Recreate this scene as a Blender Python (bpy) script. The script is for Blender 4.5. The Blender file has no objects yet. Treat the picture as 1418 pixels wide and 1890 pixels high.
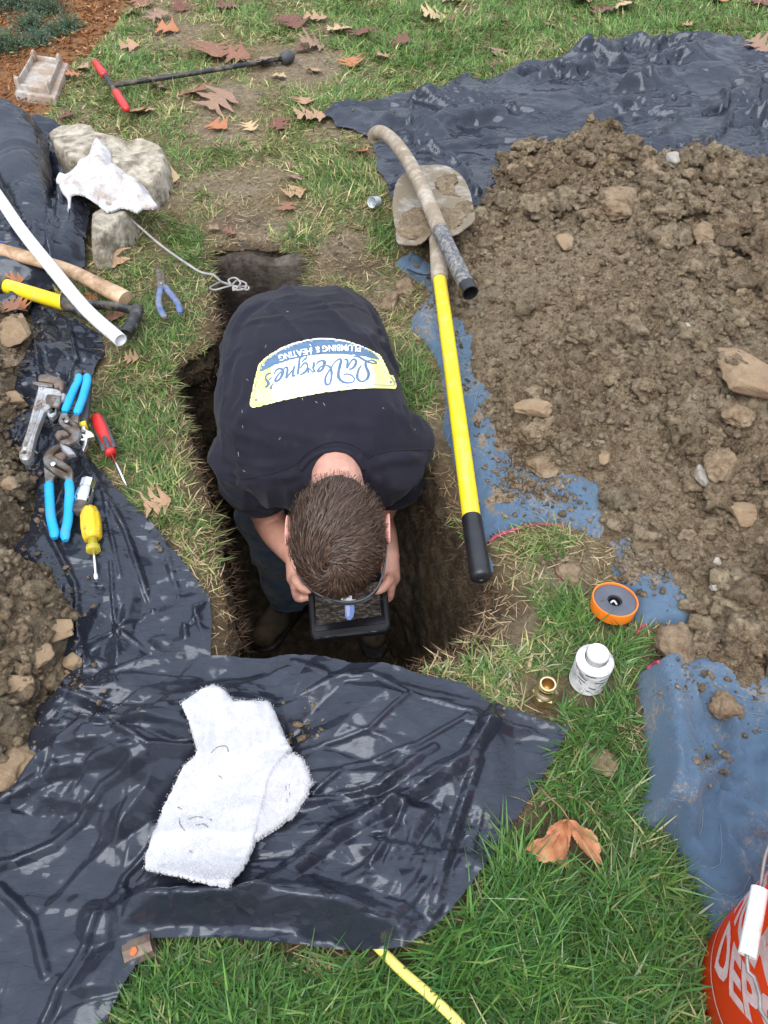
import bpy, bmesh, math, random
import numpy as np
from mathutils import Vector, Matrix
from mathutils.bvhtree import BVHTree
R = math.radians
sc = bpy.context.scene
COL = sc.collection
# ------------------------------------------------------------------ camera
CAM_H, DEP, FOC = 1.25, R(49.0), 1428.0          # height, downward pitch, focal length in photo pixels
CC = np.array([0.0, 0.0, CAM_H])
FW = np.array([0.0, math.cos(DEP), -math.sin(DEP)])
UP = np.array([0.0, math.sin(DEP), math.cos(DEP)])
cam_d = bpy.data.cameras.new('camera'); cam = bpy.data.objects.new('camera', cam_d); COL.objects.link(cam)
cam.location = CC; cam.rotation_euler = (math.pi/2 - DEP, 0, 0)
cam_d.sensor_fit = 'VERTICAL'; cam_d.angle_y = 2*math.atan(945/FOC); cam_d.clip_start = .02; cam_d.clip_end = 500
cam_d.dof.use_dof = True; cam_d.dof.focus_distance = 1.5; cam_d.dof.aperture_fstop = 2.4 ; cam_d.dof.aperture_fstop = 2.2
cam_d.sensor_height = 5.6; cam_d.angle_y = 2*math.atan(945/FOC)
sc.camera = cam
# ------------------------------------------------------------------ light and exposure (overcast day)
SUN_EL, SUN_AZ = R(58), R(200)
w = bpy.data.worlds.new('World'); sc.world = w; w.use_nodes = True
nt = w.node_tree; bg = nt.nodes['Background']
sky = nt.nodes.new('ShaderNodeTexSky'); sky.sky_type = 'NISHITA'; sky.sun_disc = False
sky.sun_elevation = SUN_EL; sky.sun_rotation = SUN_AZ; sky.air_density = 1.0; sky.dust_density = 3.0; sky.ozone_density = 1.0
hs = nt.nodes.new('ShaderNodeHueSaturation'); hs.inputs['Saturation'].default_value = .34; hs.inputs['Value'].default_value = 1.0
nt.links.new(sky.outputs[0], hs.inputs['Color'])
# a closed cloud cover over the clear sky, with the standard overcast fall-off from zenith to horizon: (1 + 2 sin h) / 3
cl = nt.nodes.new('ShaderNodeMix'); cl.data_type = 'RGBA'; cl.inputs[0].default_value = .8; cl.inputs[7].default_value = (6.2, 6.9, 8.1, 1)
nt.links.new(hs.outputs[0], cl.inputs[6])
tcw = nt.nodes.new('ShaderNodeTexCoord'); sx = nt.nodes.new('ShaderNodeSeparateXYZ'); nt.links.new(tcw.outputs['Generated'], sx.inputs[0])
mr = nt.nodes.new('ShaderNodeMapRange'); mr.inputs[1].default_value = 0; mr.inputs[2].default_value = 1; mr.inputs[3].default_value = .42; mr.inputs[4].default_value = 1.26
nt.links.new(sx.outputs['Z'], mr.inputs[0]); vm = nt.nodes.new('ShaderNodeVectorMath'); vm.operation = 'SCALE'
nt.links.new(cl.outputs[2], vm.inputs[0]); nt.links.new(mr.outputs[0], vm.inputs['Scale']); nt.links.new(vm.outputs[0], bg.inputs[0])
bg.inputs[1].default_value = 0.135
sd_ = bpy.data.lights.new('sun', 'SUN'); sun = bpy.data.objects.new('sun', sd_); COL.objects.link(sun)
sd_.energy = 1.5; sd_.angle = R(50); sd_.color = (1, .965, .91)
sdir = Vector((math.sin(SUN_AZ)*math.cos(SUN_EL), math.cos(SUN_AZ)*math.cos(SUN_EL), math.sin(SUN_EL)))
sun.rotation_euler = sdir.to_track_quat('Z', 'Y').to_euler()
sun['kind'] = 'helper'
vs = sc.view_settings; vs.view_transform = 'Standard'; vs.look = 'None'; vs.gamma = 1; vs.use_curve_mapping = False
vs.exposure = 0.9
sc.render.engine = 'CYCLES'
sc.cycles.use_denoising = True
sc.cycles.max_bounces = 6; sc.cycles.diffuse_bounces = 3; sc.cycles.glossy_bounces = 3; sc.cycles.transmission_bounces = 4; sc.cycles.transparent_max_bounces = 4
# ------------------------------------------------------------------ pixel of the photograph <-> point of the place
def ray(px, py):
    d = FW + np.array([1., 0, 0])*(px-709)/FOC + UP*(945-py)/FOC
    return d
def P(px, py, z=0.0):
    d = ray(px, py); t = (z-CAM_H)/d[2]
    return CC + d*t
def PP(pts, z=0.0): return np.array([P(a[0], a[1], z) for a in pts])
def proj(p):
    d = np.asarray(p)-CC; ax = d@FW
    return 709+FOC*d[..., 0]/ax, 945-FOC*(d@UP)/ax
rng = np.random.default_rng(7)
# ------------------------------------------------------------------ noise
def _h(i, j, k, s):
    n = (i.astype(np.int64)*374761393 + j.astype(np.int64)*668265263 + k.astype(np.int64)*2147483647 + s*1274126177) & 0xffffffff
    n = ((n ^ (n >> 13))*1274126177) & 0xffffffff
    n = ((n ^ (n >> 15))*2246822519) & 0xffffffff
    return ((n ^ (n >> 16)) & 0xffffff)/float(0x7fffff) - 1.0
def noise(x, y, z=0.0, s=0):
    x, y, z = np.broadcast_arrays(np.asarray(x, float), y, z)
    i, j, k = np.floor(x), np.floor(y), np.floor(z); a, b, c = x-i, y-j, z-k
    a = a*a*a*(a*(a*6-15)+10); b = b*b*b*(b*(b*6-15)+10); c = c*c*c*(c*(c*6-15)+10)
    i = i.astype(np.int64); j = j.astype(np.int64); k = k.astype(np.int64)
    def L(u, v, t): return u+(v-u)*t
    return L(L(L(_h(i,j,k,s), _h(i+1,j,k,s), a), L(_h(i,j+1,k,s), _h(i+1,j+1,k,s), a), b),
             L(L(_h(i,j,k+1,s), _h(i+1,j,k+1,s), a), L(_h(i,j+1,k+1,s), _h(i+1,j+1,k+1,s), a), b), c)
def fbm(x, y, z=0.0, s=0, o=4, g=.5):
    t = 0; a = 1; f = 1
    for q in range(o):
        t = t+a*noise(x*f+q*17.3, y*f-q*9.1, z*f+q*3.7, s+q); a *= g; f *= 2.03
    return t
def facets(x, y, sc_, rot, st=1.0, s=0, wp=.35):
    """piecewise linear surface over warped triangles: straight sharp creases with flat facets between"""
    c, sn = math.cos(rot), math.sin(rot)
    u = (x*c+y*sn)/(sc_*st); v = (-x*sn+y*c)/sc_
    wu = wp*fbm(u*.8, v*.8, 1.3, s+50, 2); wv = wp*fbm(u*.8+31, v*.8, 4.2, s+60, 2)
    u, v = u+wu, v+wv
    k = (u+v)*.366; u, v = u+k, v+k
    i, j = np.floor(u).astype(np.int64), np.floor(v).astype(np.int64); a, b = u-i, v-j
    z = np.zeros_like(i)
    h00, h10, h01, h11 = _h(i,j,z,s), _h(i+1,j,z,s), _h(i,j+1,z,s), _h(i+1,j+1,z,s)
    return np.where(a > b, h00*(1-a)+h10*(a-b)+h11*b, h00*(1-b)+h01*(b-a)+h11*a)
def tin(x, y, cell, rot, st, seed, jag=1.0):
    """crumpled film: random points joined to irregular triangles, each a flat facet; heights in units of the cell"""
    from mathutils.geometry import delaunay_2d_cdt
    c, sn = math.cos(rot), math.sin(rot); u = (x*c+y*sn)/(cell*st); v = (-x*sn+y*c)/cell; r_ = np.random.default_rng(seed)
    u0, u1, v0, v1 = u.min()-2, u.max()+2, v.min()-2, v.max()+2; nx, ny = int(u1-u0)+1, int(v1-v0)+1
    gx_, gy_ = np.meshgrid(np.arange(nx), np.arange(ny)); p = np.stack([gx_.ravel(), gy_.ravel()], 1)+r_.uniform(-.48, .48, (nx*ny, 2)); p += [u0, v0]
    p = p[r_.random(len(p)) > .22]; res = delaunay_2d_cdt([Vector(a) for a in p.tolist()], [], [], 0, 1e-6)
    P_ = np.array([a[:] for a in res[0]]); h = r_.normal(0, .42, len(P_))*jag; B = BVHTree.FromPolygons(np.c_[P_, h].tolist(), res[2])
    dn = Vector((0, 0, -1)); out = np.empty(len(u)); last = 0.0
    for i, (a, b) in enumerate(zip(u.tolist(), v.tolist())):
        k = B.ray_cast(Vector((a, b, 9)), dn)[0]; last = k[2] if k is not None else last; out[i] = last
    return out*cell
def sstep(a, b, x):
    t = np.clip((x-a)/(b-a), 0, 1); return t*t*(3-2*t)
# ------------------------------------------------------------------ 2D outline tools
def smooth_poly(p, step=.02, closed=True):
    p = np.asarray(p, float)[:, :2]; n = len(p); out = []
    for i in range(n if closed else n-1):
        p0 = p[(i-1) % n] if closed or i else p[i]; p1 = p[i]; p2 = p[(i+1) % n]; p3 = p[(i+2) % n] if closed or i+2 < n else p2
        m = max(1, int(np.linalg.norm(p2-p1)/step))
        for t in np.arange(m)/m:
            out.append(.5*((2*p1)+(p2-p0)*t+(2*p0-5*p1+4*p2-p3)*t*t+(3*p1-p0-3*p2+p3)*t**3))
    if not closed: out.append(p[-1])
    return np.array(out)
def resample(p, step):
    p = np.asarray(p, float)[:, :2]; out = []
    for i in range(len(p)):
        a, b = p[i], p[(i+1) % len(p)]; m = max(1, int(round(np.linalg.norm(b-a)/step)))
        out += [a+(b-a)*t for t in np.arange(m)/m]
    return np.array(out)
def inside(q, poly):
    x, y = q[:, 0], q[:, 1]; r = np.zeros(len(q), bool); n = len(poly)
    for i in range(n):
        a, b = poly[i], poly[(i+1) % n]
        if a[1] == b[1]: continue
        c = (a[1] > y) != (b[1] > y)
        r ^= c & (x < (b[0]-a[0])*(y-a[1])/(b[1]-a[1])+a[0])
    return r
def edge_dist(q, poly, closed=True):
    best = np.full(len(q), 1e9); cp = np.zeros((len(q), 2)); n = len(poly)
    for i in range(n if closed else n-1):
        a, b = poly[i], poly[(i+1) % n]; d = b-a; L = d@d
        if L < 1e-12: continue
        t = np.clip(((q-a)@d)/L, 0, 1); c = a+t[:, None]*d; e = np.hypot(*(q-c).T)
        m = e < best; best[m] = e[m]; cp[m] = c[m]
    return best, cp
def outline_grid(poly, res):
    """regular grid clipped to an outline, its border snapped to it -> xy, faces, distance to the border"""
    lo, hi = poly.min(0)-res, poly.max(0)+res
    nx, ny = int((hi[0]-lo[0])/res)+2, int((hi[1]-lo[1])/res)+2
    X, Y = np.meshgrid(lo[0]+np.arange(nx)*res, lo[1]+np.arange(ny)*res)
    q = np.stack([X.ravel(), Y.ravel()], 1); 
    c = (q.reshape(ny, nx, 2)[:-1, :-1]+res/2).reshape(-1, 2); keep = inside(c, poly)
    idx = np.arange(nx*ny).reshape(ny, nx)
    f = np.stack([idx[:-1, :-1], idx[:-1, 1:], idx[1:, 1:], idx[1:, :-1]], -1).reshape(-1, 4)[keep]
    used = np.unique(f); mp = np.full(nx*ny, -1); mp[used] = np.arange(len(used)); f = mp[f]; q = q[used]
    ins = inside(q, poly); d, cp = edge_dist(q, poly)
    sn = (~ins) | (d < .3*res); q[sn] = cp[sn]; d[sn] = 0
    return q, f, d
# ------------------------------------------------------------------ objects
def mesh_data(name, v, f, smooth=True, sharp=None):
    me = bpy.data.meshes.new(name)
    v = np.asarray(v, np.float32)
    if isinstance(f, np.ndarray):
        k = f.shape[1]; me.vertices.add(len(v)); me.vertices.foreach_set('co', v.ravel())
        me.loops.add(f.size); me.loops.foreach_set('vertex_index', f.astype(np.int32).ravel())
        me.polygons.add(len(f)); me.polygons.foreach_set('loop_start', np.arange(0, f.size, k, dtype=np.int32))
        me.polygons.foreach_set('loop_total', np.full(len(f), k, np.int32))
        me.update(calc_edges=True); me.validate(clean_customdata=False)
    else:
        me.from_pydata([tuple(map(float, a)) for a in v], [], [tuple(int(b) for b in a) for a in f]); me.update()
    if smooth: me.shade_smooth()
    if sharp: me.set_sharp_from_angle(angle=R(sharp))
    return me
def obj(name, v, f, mat, parent=None, smooth=True, sharp=None, fix=False, loc=None):
    v = np.asarray(v, float)
    if loc is None: loc = np.array(parent['_o']) if parent is not None and '_o' in parent else np.zeros(3)
    me = mesh_data(name, v-loc, f, smooth, None)
    if fix:
        bm = bmesh.new(); bm.from_mesh(me); bmesh.ops.remove_doubles(bm, verts=bm.verts, dist=1e-6)
        bmesh.ops.recalc_face_normals(bm, faces=bm.faces); bm.to_mesh(me); bm.free()
        if smooth: me.shade_smooth()
    if sharp and smooth: me.set_sharp_from_angle(angle=R(sharp))
    o = bpy.data.objects.new(name, me); COL.objects.link(o)
    if mat: me.materials.append(mat)
    if parent is not None:
        o.parent = parent
        o['_o'] = [float(a) for a in loc]
    elif loc is not None and np.any(loc): o.location = loc
    return o
def tag(o, label=None, cat=None, group=None, kind=None):
    if label: o['label'] = label
    if cat: o['category'] = cat
    if group: o['group'] = group
    if kind: o['kind'] = kind
    return o
def thing(name, label, cat, loc=(0, 0, 0), group=None):
    o = bpy.data.objects.new(name, None); COL.objects.link(o); o.empty_display_size = .03
    o.location = [float(a) for a in loc]; o['_o'] = [float(a) for a in loc]
    return tag(o, label, cat, group)
def solo(name, label, cat, v, f, mat, group=None, **k):
    v = np.asarray(v, float); loc = v.mean(0); loc[2] = v[:, 2].min()
    return tag(obj(name, v, f, mat, None, loc=loc, **k), label, cat, group)
def join(*vf):
    V, F, n = [], [], 0
    for v, f in vf:
        V.append(np.asarray(v, float)); F += [tuple(int(b)+n for b in a) for a in f]; n += len(v)
    return np.concatenate(V), F
def colattr(o, c, name='tint'):
    a = o.data.attributes.new(name, 'FLOAT_COLOR', 'POINT')
    c = np.asarray(c, np.float32)
    if c.shape[1] == 3: c = np.concatenate([c, np.ones((len(c), 1), np.float32)], 1)
    a.data.foreach_set('color', c.ravel())
# ------------------------------------------------------------------ shapes
def frames(p):
    p = np.asarray(p, float); n = len(p); T = np.zeros_like(p)
    T[1:-1] = p[2:]-p[:-2]; T[0] = p[1]-p[0]; T[-1] = p[-1]-p[-2]
    for i in range(n):
        if np.linalg.norm(T[i]) < 1e-9: T[i] = T[i-1] if i else (p[-1]-p[0])
    T /= np.linalg.norm(T, axis=1)[:, None]
    a = np.array([0, 0, 1.]) if abs(T[0][2]) < .9 else np.array([1., 0, 0])
    u = np.cross(a, T[0]); u /= np.linalg.norm(u); U = [u]
    for i in range(1, n):
        u = U[-1]-T[i]*(U[-1]@T[i]); u /= np.linalg.norm(u); U.append(u)
    U = np.array(U); return T, U, np.cross(T, U)
def tube(p, r, n=12, cap=True, flat=1.0, ph=0.0):
    p = np.asarray(p, float); r = np.broadcast_to(np.asarray(r, float), (len(p),)); T, U, W = frames(p)
    a = np.arange(n)/n*2*math.pi+ph
    v = p[:, None]+r[:, None, None]*(np.cos(a)[None, :, None]*U[:, None]+flat*np.sin(a)[None, :, None]*W[:, None])
    v = v.reshape(-1, 3); f = []
    for i in range(len(p)-1):
        for j in range(n): f.append((i*n+j, i*n+(j+1) % n, (i+1)*n+(j+1) % n, (i+1)*n+j))
    if cap: f.append(tuple(range(n))[::-1]); f.append(tuple((len(p)-1)*n+j for j in range(n)))
    return v, f
def lathe(o, ax, prof, n=24, ph=0.0, cap=True):
    """prof: (distance along the axis, radius)"""
    o = np.asarray(o, float); ax = np.asarray(ax, float); ax = ax/np.linalg.norm(ax)
    a = np.array([0, 0, 1.]) if abs(ax[2]) < .9 else np.array([1., 0, 0])
    u = np.cross(a, ax); u /= np.linalg.norm(u); w_ = np.cross(ax, u); t = np.arange(n)/n*2*math.pi+ph
    v = np.concatenate([o+ax*s+max(r, 1e-5)*(np.cos(t)[:, None]*u+np.sin(t)[:, None]*w_) for s, r in prof]); f = []
    for i in range(len(prof)-1):
        for j in range(n): f.append((i*n+j, i*n+(j+1) % n, (i+1)*n+(j+1) % n, (i+1)*n+j))
    if cap: f.append(tuple(range(n))[::-1]); f.append(tuple((len(prof)-1)*n+j for j in range(n)))
    return v, f
def spl(pts, step=.008):
    """smooth 3D curve through points"""
    p = np.asarray(pts, float); out = []
    for i in range(len(p)-1):
        p0 = p[i-1] if i else p[i]*2-p[i+1]; p1, p2 = p[i], p[i+1]; p3 = p[i+2] if i+2 < len(p) else p2*2-p1
        m = max(1, int(np.linalg.norm(p2[:3]-p1[:3])/step))
        for t in np.arange(m)/m: out.append(.5*((2*p1)+(p2-p0)*t+(2*p0-5*p1+4*p2-p3)*t*t+(3*p1-p0-3*p2+p3)*t**3))
    out.append(p[-1]); return np.array(out)
def prism(poly, z0, z1, bev=.0012, holes=()):
    """plan outline (world xy) as a plate with a bevelled top; optional holes joined by a key cut"""
    poly = [np.asarray(a, float)[:2] for a in poly]
    ar = sum(poly[i-1][0]*poly[i][1]-poly[i][0]*poly[i-1][1] for i in range(len(poly)))
    if ar < 0: poly = poly[::-1]
    for h in holes:
        h = [np.asarray(a, float)[:2] for a in h]
        ah = sum(h[i-1][0]*h[i][1]-h[i][0]*h[i-1][1] for i in range(len(h)))
        if ah > 0: h = h[::-1]
        b = min(((np.linalg.norm(p-q), i, j) for i, p in enumerate(poly) for j, q in enumerate(h)))
        i, j = b[1], b[2]; poly = poly[:i+1]+h[j:]+h[:j+1]+poly[i:]
    p = np.array(poly); n = len(p)
    d1 = np.roll(p, -1, 0)-p; d0 = p-np.roll(p, 1, 0)
    n1 = np.stack([d1[:, 1], -d1[:, 0]], 1)/(np.linalg.norm(d1, axis=1)[:, None]+1e-9)
    n0 = np.stack([d0[:, 1], -d0[:, 0]], 1)/(np.linalg.norm(d0, axis=1)[:, None]+1e-9)
    nn = n1+n0; nn /= np.linalg.norm(nn, axis=1)[:, None]+1e-9
    q = p-nn*bev
    z0 = np.broadcast_to(z0, (n,)); z1 = np.broadcast_to(z1, (n,))
    v = np.concatenate([np.c_[p, z0], np.c_[p, z1-bev], np.c_[q, z1]]); f = []
    for k in range(2):
        for i in range(n): f.append((k*n+i, k*n+(i+1) % n, (k+1)*n+(i+1) % n, (k+1)*n+i))
    f.append(tuple(range(2*n, 3*n))); f.append(tuple(range(n))[::-1])
    return v, f
def box(c, s, rz=0.0, bev=0.0):
    x, y, z = np.array(s)/2.; co, si = math.cos(rz), math.sin(rz)
    pl = [(-x, -y), (x, -y), (x, y), (-x, y)]
    pl = [(c[0]+a*co-b*si, c[1]+a*si+b*co) for a, b in pl]
    return prism(pl, c[2]-z, c[2]+z, bev)
_ico = {}
def ico(k):
    if k not in _ico:
        bm = bmesh.new(); bmesh.ops.create_icosphere(bm, subdivisions=k, radius=1)
        _ico[k] = (np.array([v.co[:] for v in bm.verts]), np.array([[v.index for v in f.verts] for f in bm.faces])); bm.free()
    return _ico[k]
def rock(c, s, seed, k=4, amp=.32, chip=5):
    """an uneven stone: sphere with noise and flat chipped faces; s = half sizes"""
    v, f = ico(k); r_ = np.random.default_rng(seed); v = v.copy()
    v *= (1+amp*fbm(v[:, 0]*1.3+seed*3.1, v[:, 1]*1.3, v[:, 2]*1.3, seed, 4, .45))[:, None]
    for q in range(chip):
        n = r_.normal(size=3); n /= np.linalg.norm(n); d = r_.uniform(.62, .85); e = np.maximum(v@n-d, 0); v -= e[:, None]*n*.9
    a = r_.uniform(0, 6.28); v = v*np.array(s); ca, sa = math.cos(a*.0), math.sin(a*.0)
    v = np.stack([v[:, 0]*ca-v[:, 1]*sa, v[:, 0]*sa+v[:, 1]*ca, v[:, 2]], 1)
    return v+np.asarray(c), f
# ------------------------------------------------------------------ materials
def nodemat(name):
    m = bpy.data.materials.new(name); m.use_nodes = True; t = m.node_tree
    return m, t, t.nodes['Principled BSDF']
def NN(t, typ, **k):
    n = t.nodes.new(typ)
    for a, b in k.items():
        if a in n.inputs.keys(): n.inputs[a].default_value = b
        else: setattr(n, a, b)
    return n
def ramp(t, fac, stops):
    r = NN(t, 'ShaderNodeValToRGB'); e = r.color_ramp.elements
    while len(e) < len(stops): e.new(.5)
    for q, (p, c) in zip(e, stops): q.position = p; q.color = (*c, 1) if len(c) == 3 else c
    t.links.new(fac, r.inputs[0]); return r.outputs[0]
def mixc(t, fac, a, b, mode='MIX'):
    m = NN(t, 'ShaderNodeMix', data_type='RGBA', blend_type=mode)
    for s, i in ((fac, 0), (a, 6), (b, 7)):
        if hasattr(s, 'node'): t.links.new(s, m.inputs[i])
        else: m.inputs[i].default_value = s if i == 0 else ((*s, 1) if len(s) == 3 else s)
    return m.outputs[2]
def tex(t, scale, detail=6, rough=.6, typ='ShaderNodeTexNoise', vec=None, **k):
    if vec is None:
        tc = t.nodes.get('TC') or NN(t, 'ShaderNodeTexCoord'); tc.name = 'TC'; vec = tc.outputs['Object']
    n = NN(t, typ, **k); n.inputs['Scale'].default_value = scale
    if 'Detail' in n.inputs.keys(): n.inputs['Detail'].default_value = detail
    if 'Roughness' in n.inputs.keys(): n.inputs['Roughness'].default_value = rough
    t.links.new(vec, n.inputs['Vector']); return n.outputs[0]
def bump(t, h, strength, dist, prev=None):
    b = NN(t, 'ShaderNodeBump'); b.inputs['Strength'].default_value = strength; b.inputs['Distance'].default_value = dist
    t.links.new(h, b.inputs['Height'])
    if prev: t.links.new(prev, b.inputs['Normal'])
    return b.outputs[0]
def simple(name, c1, c2=None, scale=30, rough=.5, metal=0, b=(200, .3, .001), spec=.5, dirt=None, dirt_scale=12, dirt_amt=.5, rough2=None, coat=0):
    m, t, p = nodemat(name); c2 = c2 or tuple(a*.8 for a in c1)
    n = tex(t, scale); c = ramp(t, n, [(.35, c1), (.65, c2)])
    if dirt:
        d = tex(t, dirt_scale, 9, .7); df = ramp(t, d, [(.5-.12+(.5-dirt_amt)*.4, (0, 0, 0)), (.5+.06+(.5-dirt_amt)*.4, (1, 1, 1))])
        c = mixc(t, df, c, dirt)
        rr = NN(t, 'ShaderNodeMapRange'); t.links.new(df, rr.inputs[0]); rr.inputs[3].default_value = rough; rr.inputs[4].default_value = .9
        t.links.new(rr.outputs[0], p.inputs['Roughness'])
    else: p.inputs['Roughness'].default_value = rough
    t.links.new(c, p.inputs['Base Color']); p.inputs['Metallic'].default_value = metal
    p.inputs['Specular IOR Level'].default_value = spec; p.inputs['Coat Weight'].default_value = coat
    if b:
        h = tex(t, b[0], 8, .65); t.links.new(bump(t, h, b[1], b[2]), p.inputs['Normal'])
    return m
SOIL_D, SOIL_M, SOIL_L = (.085, .053, .030), (.255, .178, .106), (.52, .41, .275)
def soilmat(name, dark=1.0, light=.5, grass=False):
    m, t, p = nodemat(name)
    n1 = tex(t, 3.2, 8, .65); n2 = tex(t, 42, 6, .75); n3 = tex(t, 260, 3, .7)
    k = lambda c, q: tuple(a*q for a in c)
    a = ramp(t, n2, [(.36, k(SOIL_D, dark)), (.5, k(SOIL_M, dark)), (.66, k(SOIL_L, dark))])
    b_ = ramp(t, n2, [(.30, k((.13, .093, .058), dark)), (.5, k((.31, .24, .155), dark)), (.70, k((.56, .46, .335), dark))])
    f = ramp(t, n1, [(.5-.1*light, (0, 0, 0)), (.60, (1, 1, 1))])
    c = mixc(t, f, a, b_)
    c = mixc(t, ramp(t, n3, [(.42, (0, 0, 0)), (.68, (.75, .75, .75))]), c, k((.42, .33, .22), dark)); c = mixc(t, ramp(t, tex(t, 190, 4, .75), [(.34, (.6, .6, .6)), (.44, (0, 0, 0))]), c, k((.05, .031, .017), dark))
    at = NN(t, 'ShaderNodeAttribute', attribute_name='tint'); 
    c = mixc(t, 1.0, c, at.outputs['Color'], 'MULTIPLY')
    t.links.new(c, p.inputs['Base Color']); p.inputs['Roughness'].default_value = .95; p.inputs['Specular IOR Level'].default_value = .2
    nb = bump(t, tex(t, 260, 6, .85), 1, .010); nb = bump(t, tex(t, 80, 8, .75), 1, .020, nb)
    t.links.new(nb, p.inputs['Normal'])
    return m
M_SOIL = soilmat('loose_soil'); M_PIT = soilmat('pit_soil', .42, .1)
def groundmat():
    m, t, p = nodemat('lawn_soil')
    n2 = tex(t, 55, 8, .75); n3 = tex(t, 400, 4, .7)
    soil = ramp(t, n2, [(.28, (.09, .062, .04)), (.5, (.20, .155, .105)), (.72, (.36, .30, .22))])
    that = ramp(t, n2, [(.32, (.05, .038, .015)), (.5, (.13, .10, .045)), (.68, (.30, .235, .12))])
    at = NN(t, 'ShaderNodeAttribute', attribute_name='tint'); sp = NN(t, 'ShaderNodeSeparateColor'); t.links.new(at.outputs['Color'], sp.inputs[0])
    c = mixc(t, sp.outputs[0], that, soil)                      # red: bare soil
    dk = ramp(t, n2, [(.3, (.030, .018, .011)), (.7, (.095, .055, .032))]); c = mixc(t, sp.outputs[1], c, dk)     # green: dark torn sod, plus painted shade between lush blades
    mu = ramp(t, n2, [(.3, (.10, .035, .012)), (.7, (.34, .15, .05))]); c = mixc(t, sp.outputs[2], c, mu)     # blue: mulch bed
    c = mixc(t, ramp(t, n3, [(.4, (0, 0, 0)), (.75, (.45, .45, .45))]), c, (.33, .27, .17))
    t.links.new(c, p.inputs['Base Color']); p.inputs['Roughness'].default_value = .95; p.inputs['Specular IOR Level'].default_value = .2
    nb = bump(t, n3, .8, .004); nb = bump(t, n2, .8, .012, nb); t.links.new(nb, p.inputs['Normal'])
    return m
M_GROUND = groundmat()
def plasticmat():
    m, t, p = nodemat('black_plastic_film')
    n = tex(t, 5, 4); c = ramp(t, n, [(.3, (.016, .018, .026)), (.7, (.024, .027, .038))])
    dn = tex(t, 9, 9, .8); ds = tex(t, 230, 4, .8)
    df = ramp(t, mixc(t, 1.0, dn, ds, 'MULTIPLY'), [(.385, (0, 0, 0)), (.44, (.8, .8, .8))])
    c = mixc(t, df, c, (.33, .29, .23)); t.links.new(c, p.inputs['Base Color'])
    rr = NN(t, 'ShaderNodeMapRange'); t.links.new(tex(t, 7, 5), rr.inputs[0]); rr.inputs[3].default_value = .12; rr.inputs[4].default_value = .20; p.inputs['Specular Tint'].default_value = (.84, .91, 1, 1)
    t.links.new(rr.outputs[0], p.inputs['Roughness']); p.inputs['Specular IOR Level'].default_value = .44
    p.inputs['IOR'].default_value = 1.55
    mp = NN(t, 'ShaderNodeMapping'); mp.inputs['Scale'].default_value = (1, 3.2, 1); mp.inputs['Rotation'].default_value = (0, 0, .5)
    t.links.new(t.nodes['TC'].outputs['Object'], mp.inputs[0])
    vo = NN(t, 'ShaderNodeTexVoronoi', feature='DISTANCE_TO_EDGE'); vo.inputs['Scale'].default_value = 11
    wn = tex(t, 6, 3, vec=mp.outputs[0]); 
    wa = NN(t, 'ShaderNodeVectorMath', operation='ADD'); t.links.new(mp.outputs[0], wa.inputs[0]); t.links.new(wn, wa.inputs[1]); t.links.new(wa.outputs[0], vo.inputs['Vector'])
    nb = None
    for sc3, stx, rot, sl in ((7, 1.8, .5, .13), (16, 2.8, 1.9, .20), (36, 2.8, .9, .22)):            # every Voronoi cell is one tilted flat facet of crumpled film
        m2 = NN(t, 'ShaderNodeMapping'); m2.inputs['Scale'].default_value = (sc3, sc3*stx, sc3*1.5); m2.inputs['Rotation'].default_value = (0, 0, rot); t.links.new(t.nodes['TC'].outputs['Object'], m2.inputs[0])
        w2 = NN(t, 'ShaderNodeTexNoise'); w2.inputs['Scale'].default_value = .35; w2.inputs['Detail'].default_value = 0; t.links.new(m2.outputs[0], w2.inputs['Vector'])
        s2 = NN(t, 'ShaderNodeVectorMath', operation='SCALE'); s2.inputs['Scale'].default_value = .8; t.links.new(w2.outputs['Color'], s2.inputs[0])
        a2 = NN(t, 'ShaderNodeVectorMath', operation='ADD'); t.links.new(m2.outputs[0], a2.inputs[0]); t.links.new(s2.outputs[0], a2.inputs[1])
        v2 = NN(t, 'ShaderNodeTexVoronoi'); v2.inputs['Scale'].default_value = 1; t.links.new(a2.outputs[0], v2.inputs['Vector'])
        d2 = NN(t, 'ShaderNodeVectorMath', operation='SUBTRACT'); t.links.new(a2.outputs[0], d2.inputs[0]); t.links.new(v2.outputs['Position'], d2.inputs[1])
        c2 = NN(t, 'ShaderNodeVectorMath', operation='SUBTRACT'); t.links.new(v2.outputs['Color'], c2.inputs[0]); c2.inputs[1].default_value = (.5, .5, .5)
        o2 = NN(t, 'ShaderNodeVectorMath', operation='DOT_PRODUCT'); t.links.new(d2.outputs[0], o2.inputs[0]); t.links.new(c2.outputs[0], o2.inputs[1])
        mk = ramp(t, tex(t, 3.5+sc3*.12, 2, .5), [(.47+sc3*.0012, (.06, .06, .06)), (.62+sc3*.0008, (1, 1, 1))])
        mm = NN(t, 'ShaderNodeMath', operation='MULTIPLY'); t.links.new(o2.outputs['Value'], mm.inputs[0]); t.links.new(mk, mm.inputs[1]); nb = bump(t, mm.outputs[0], 1.0, sl/sc3, nb)
    t.links.new(nb, p.inputs['Normal'])
    return m
M_PLASTIC = plasticmat()
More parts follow.
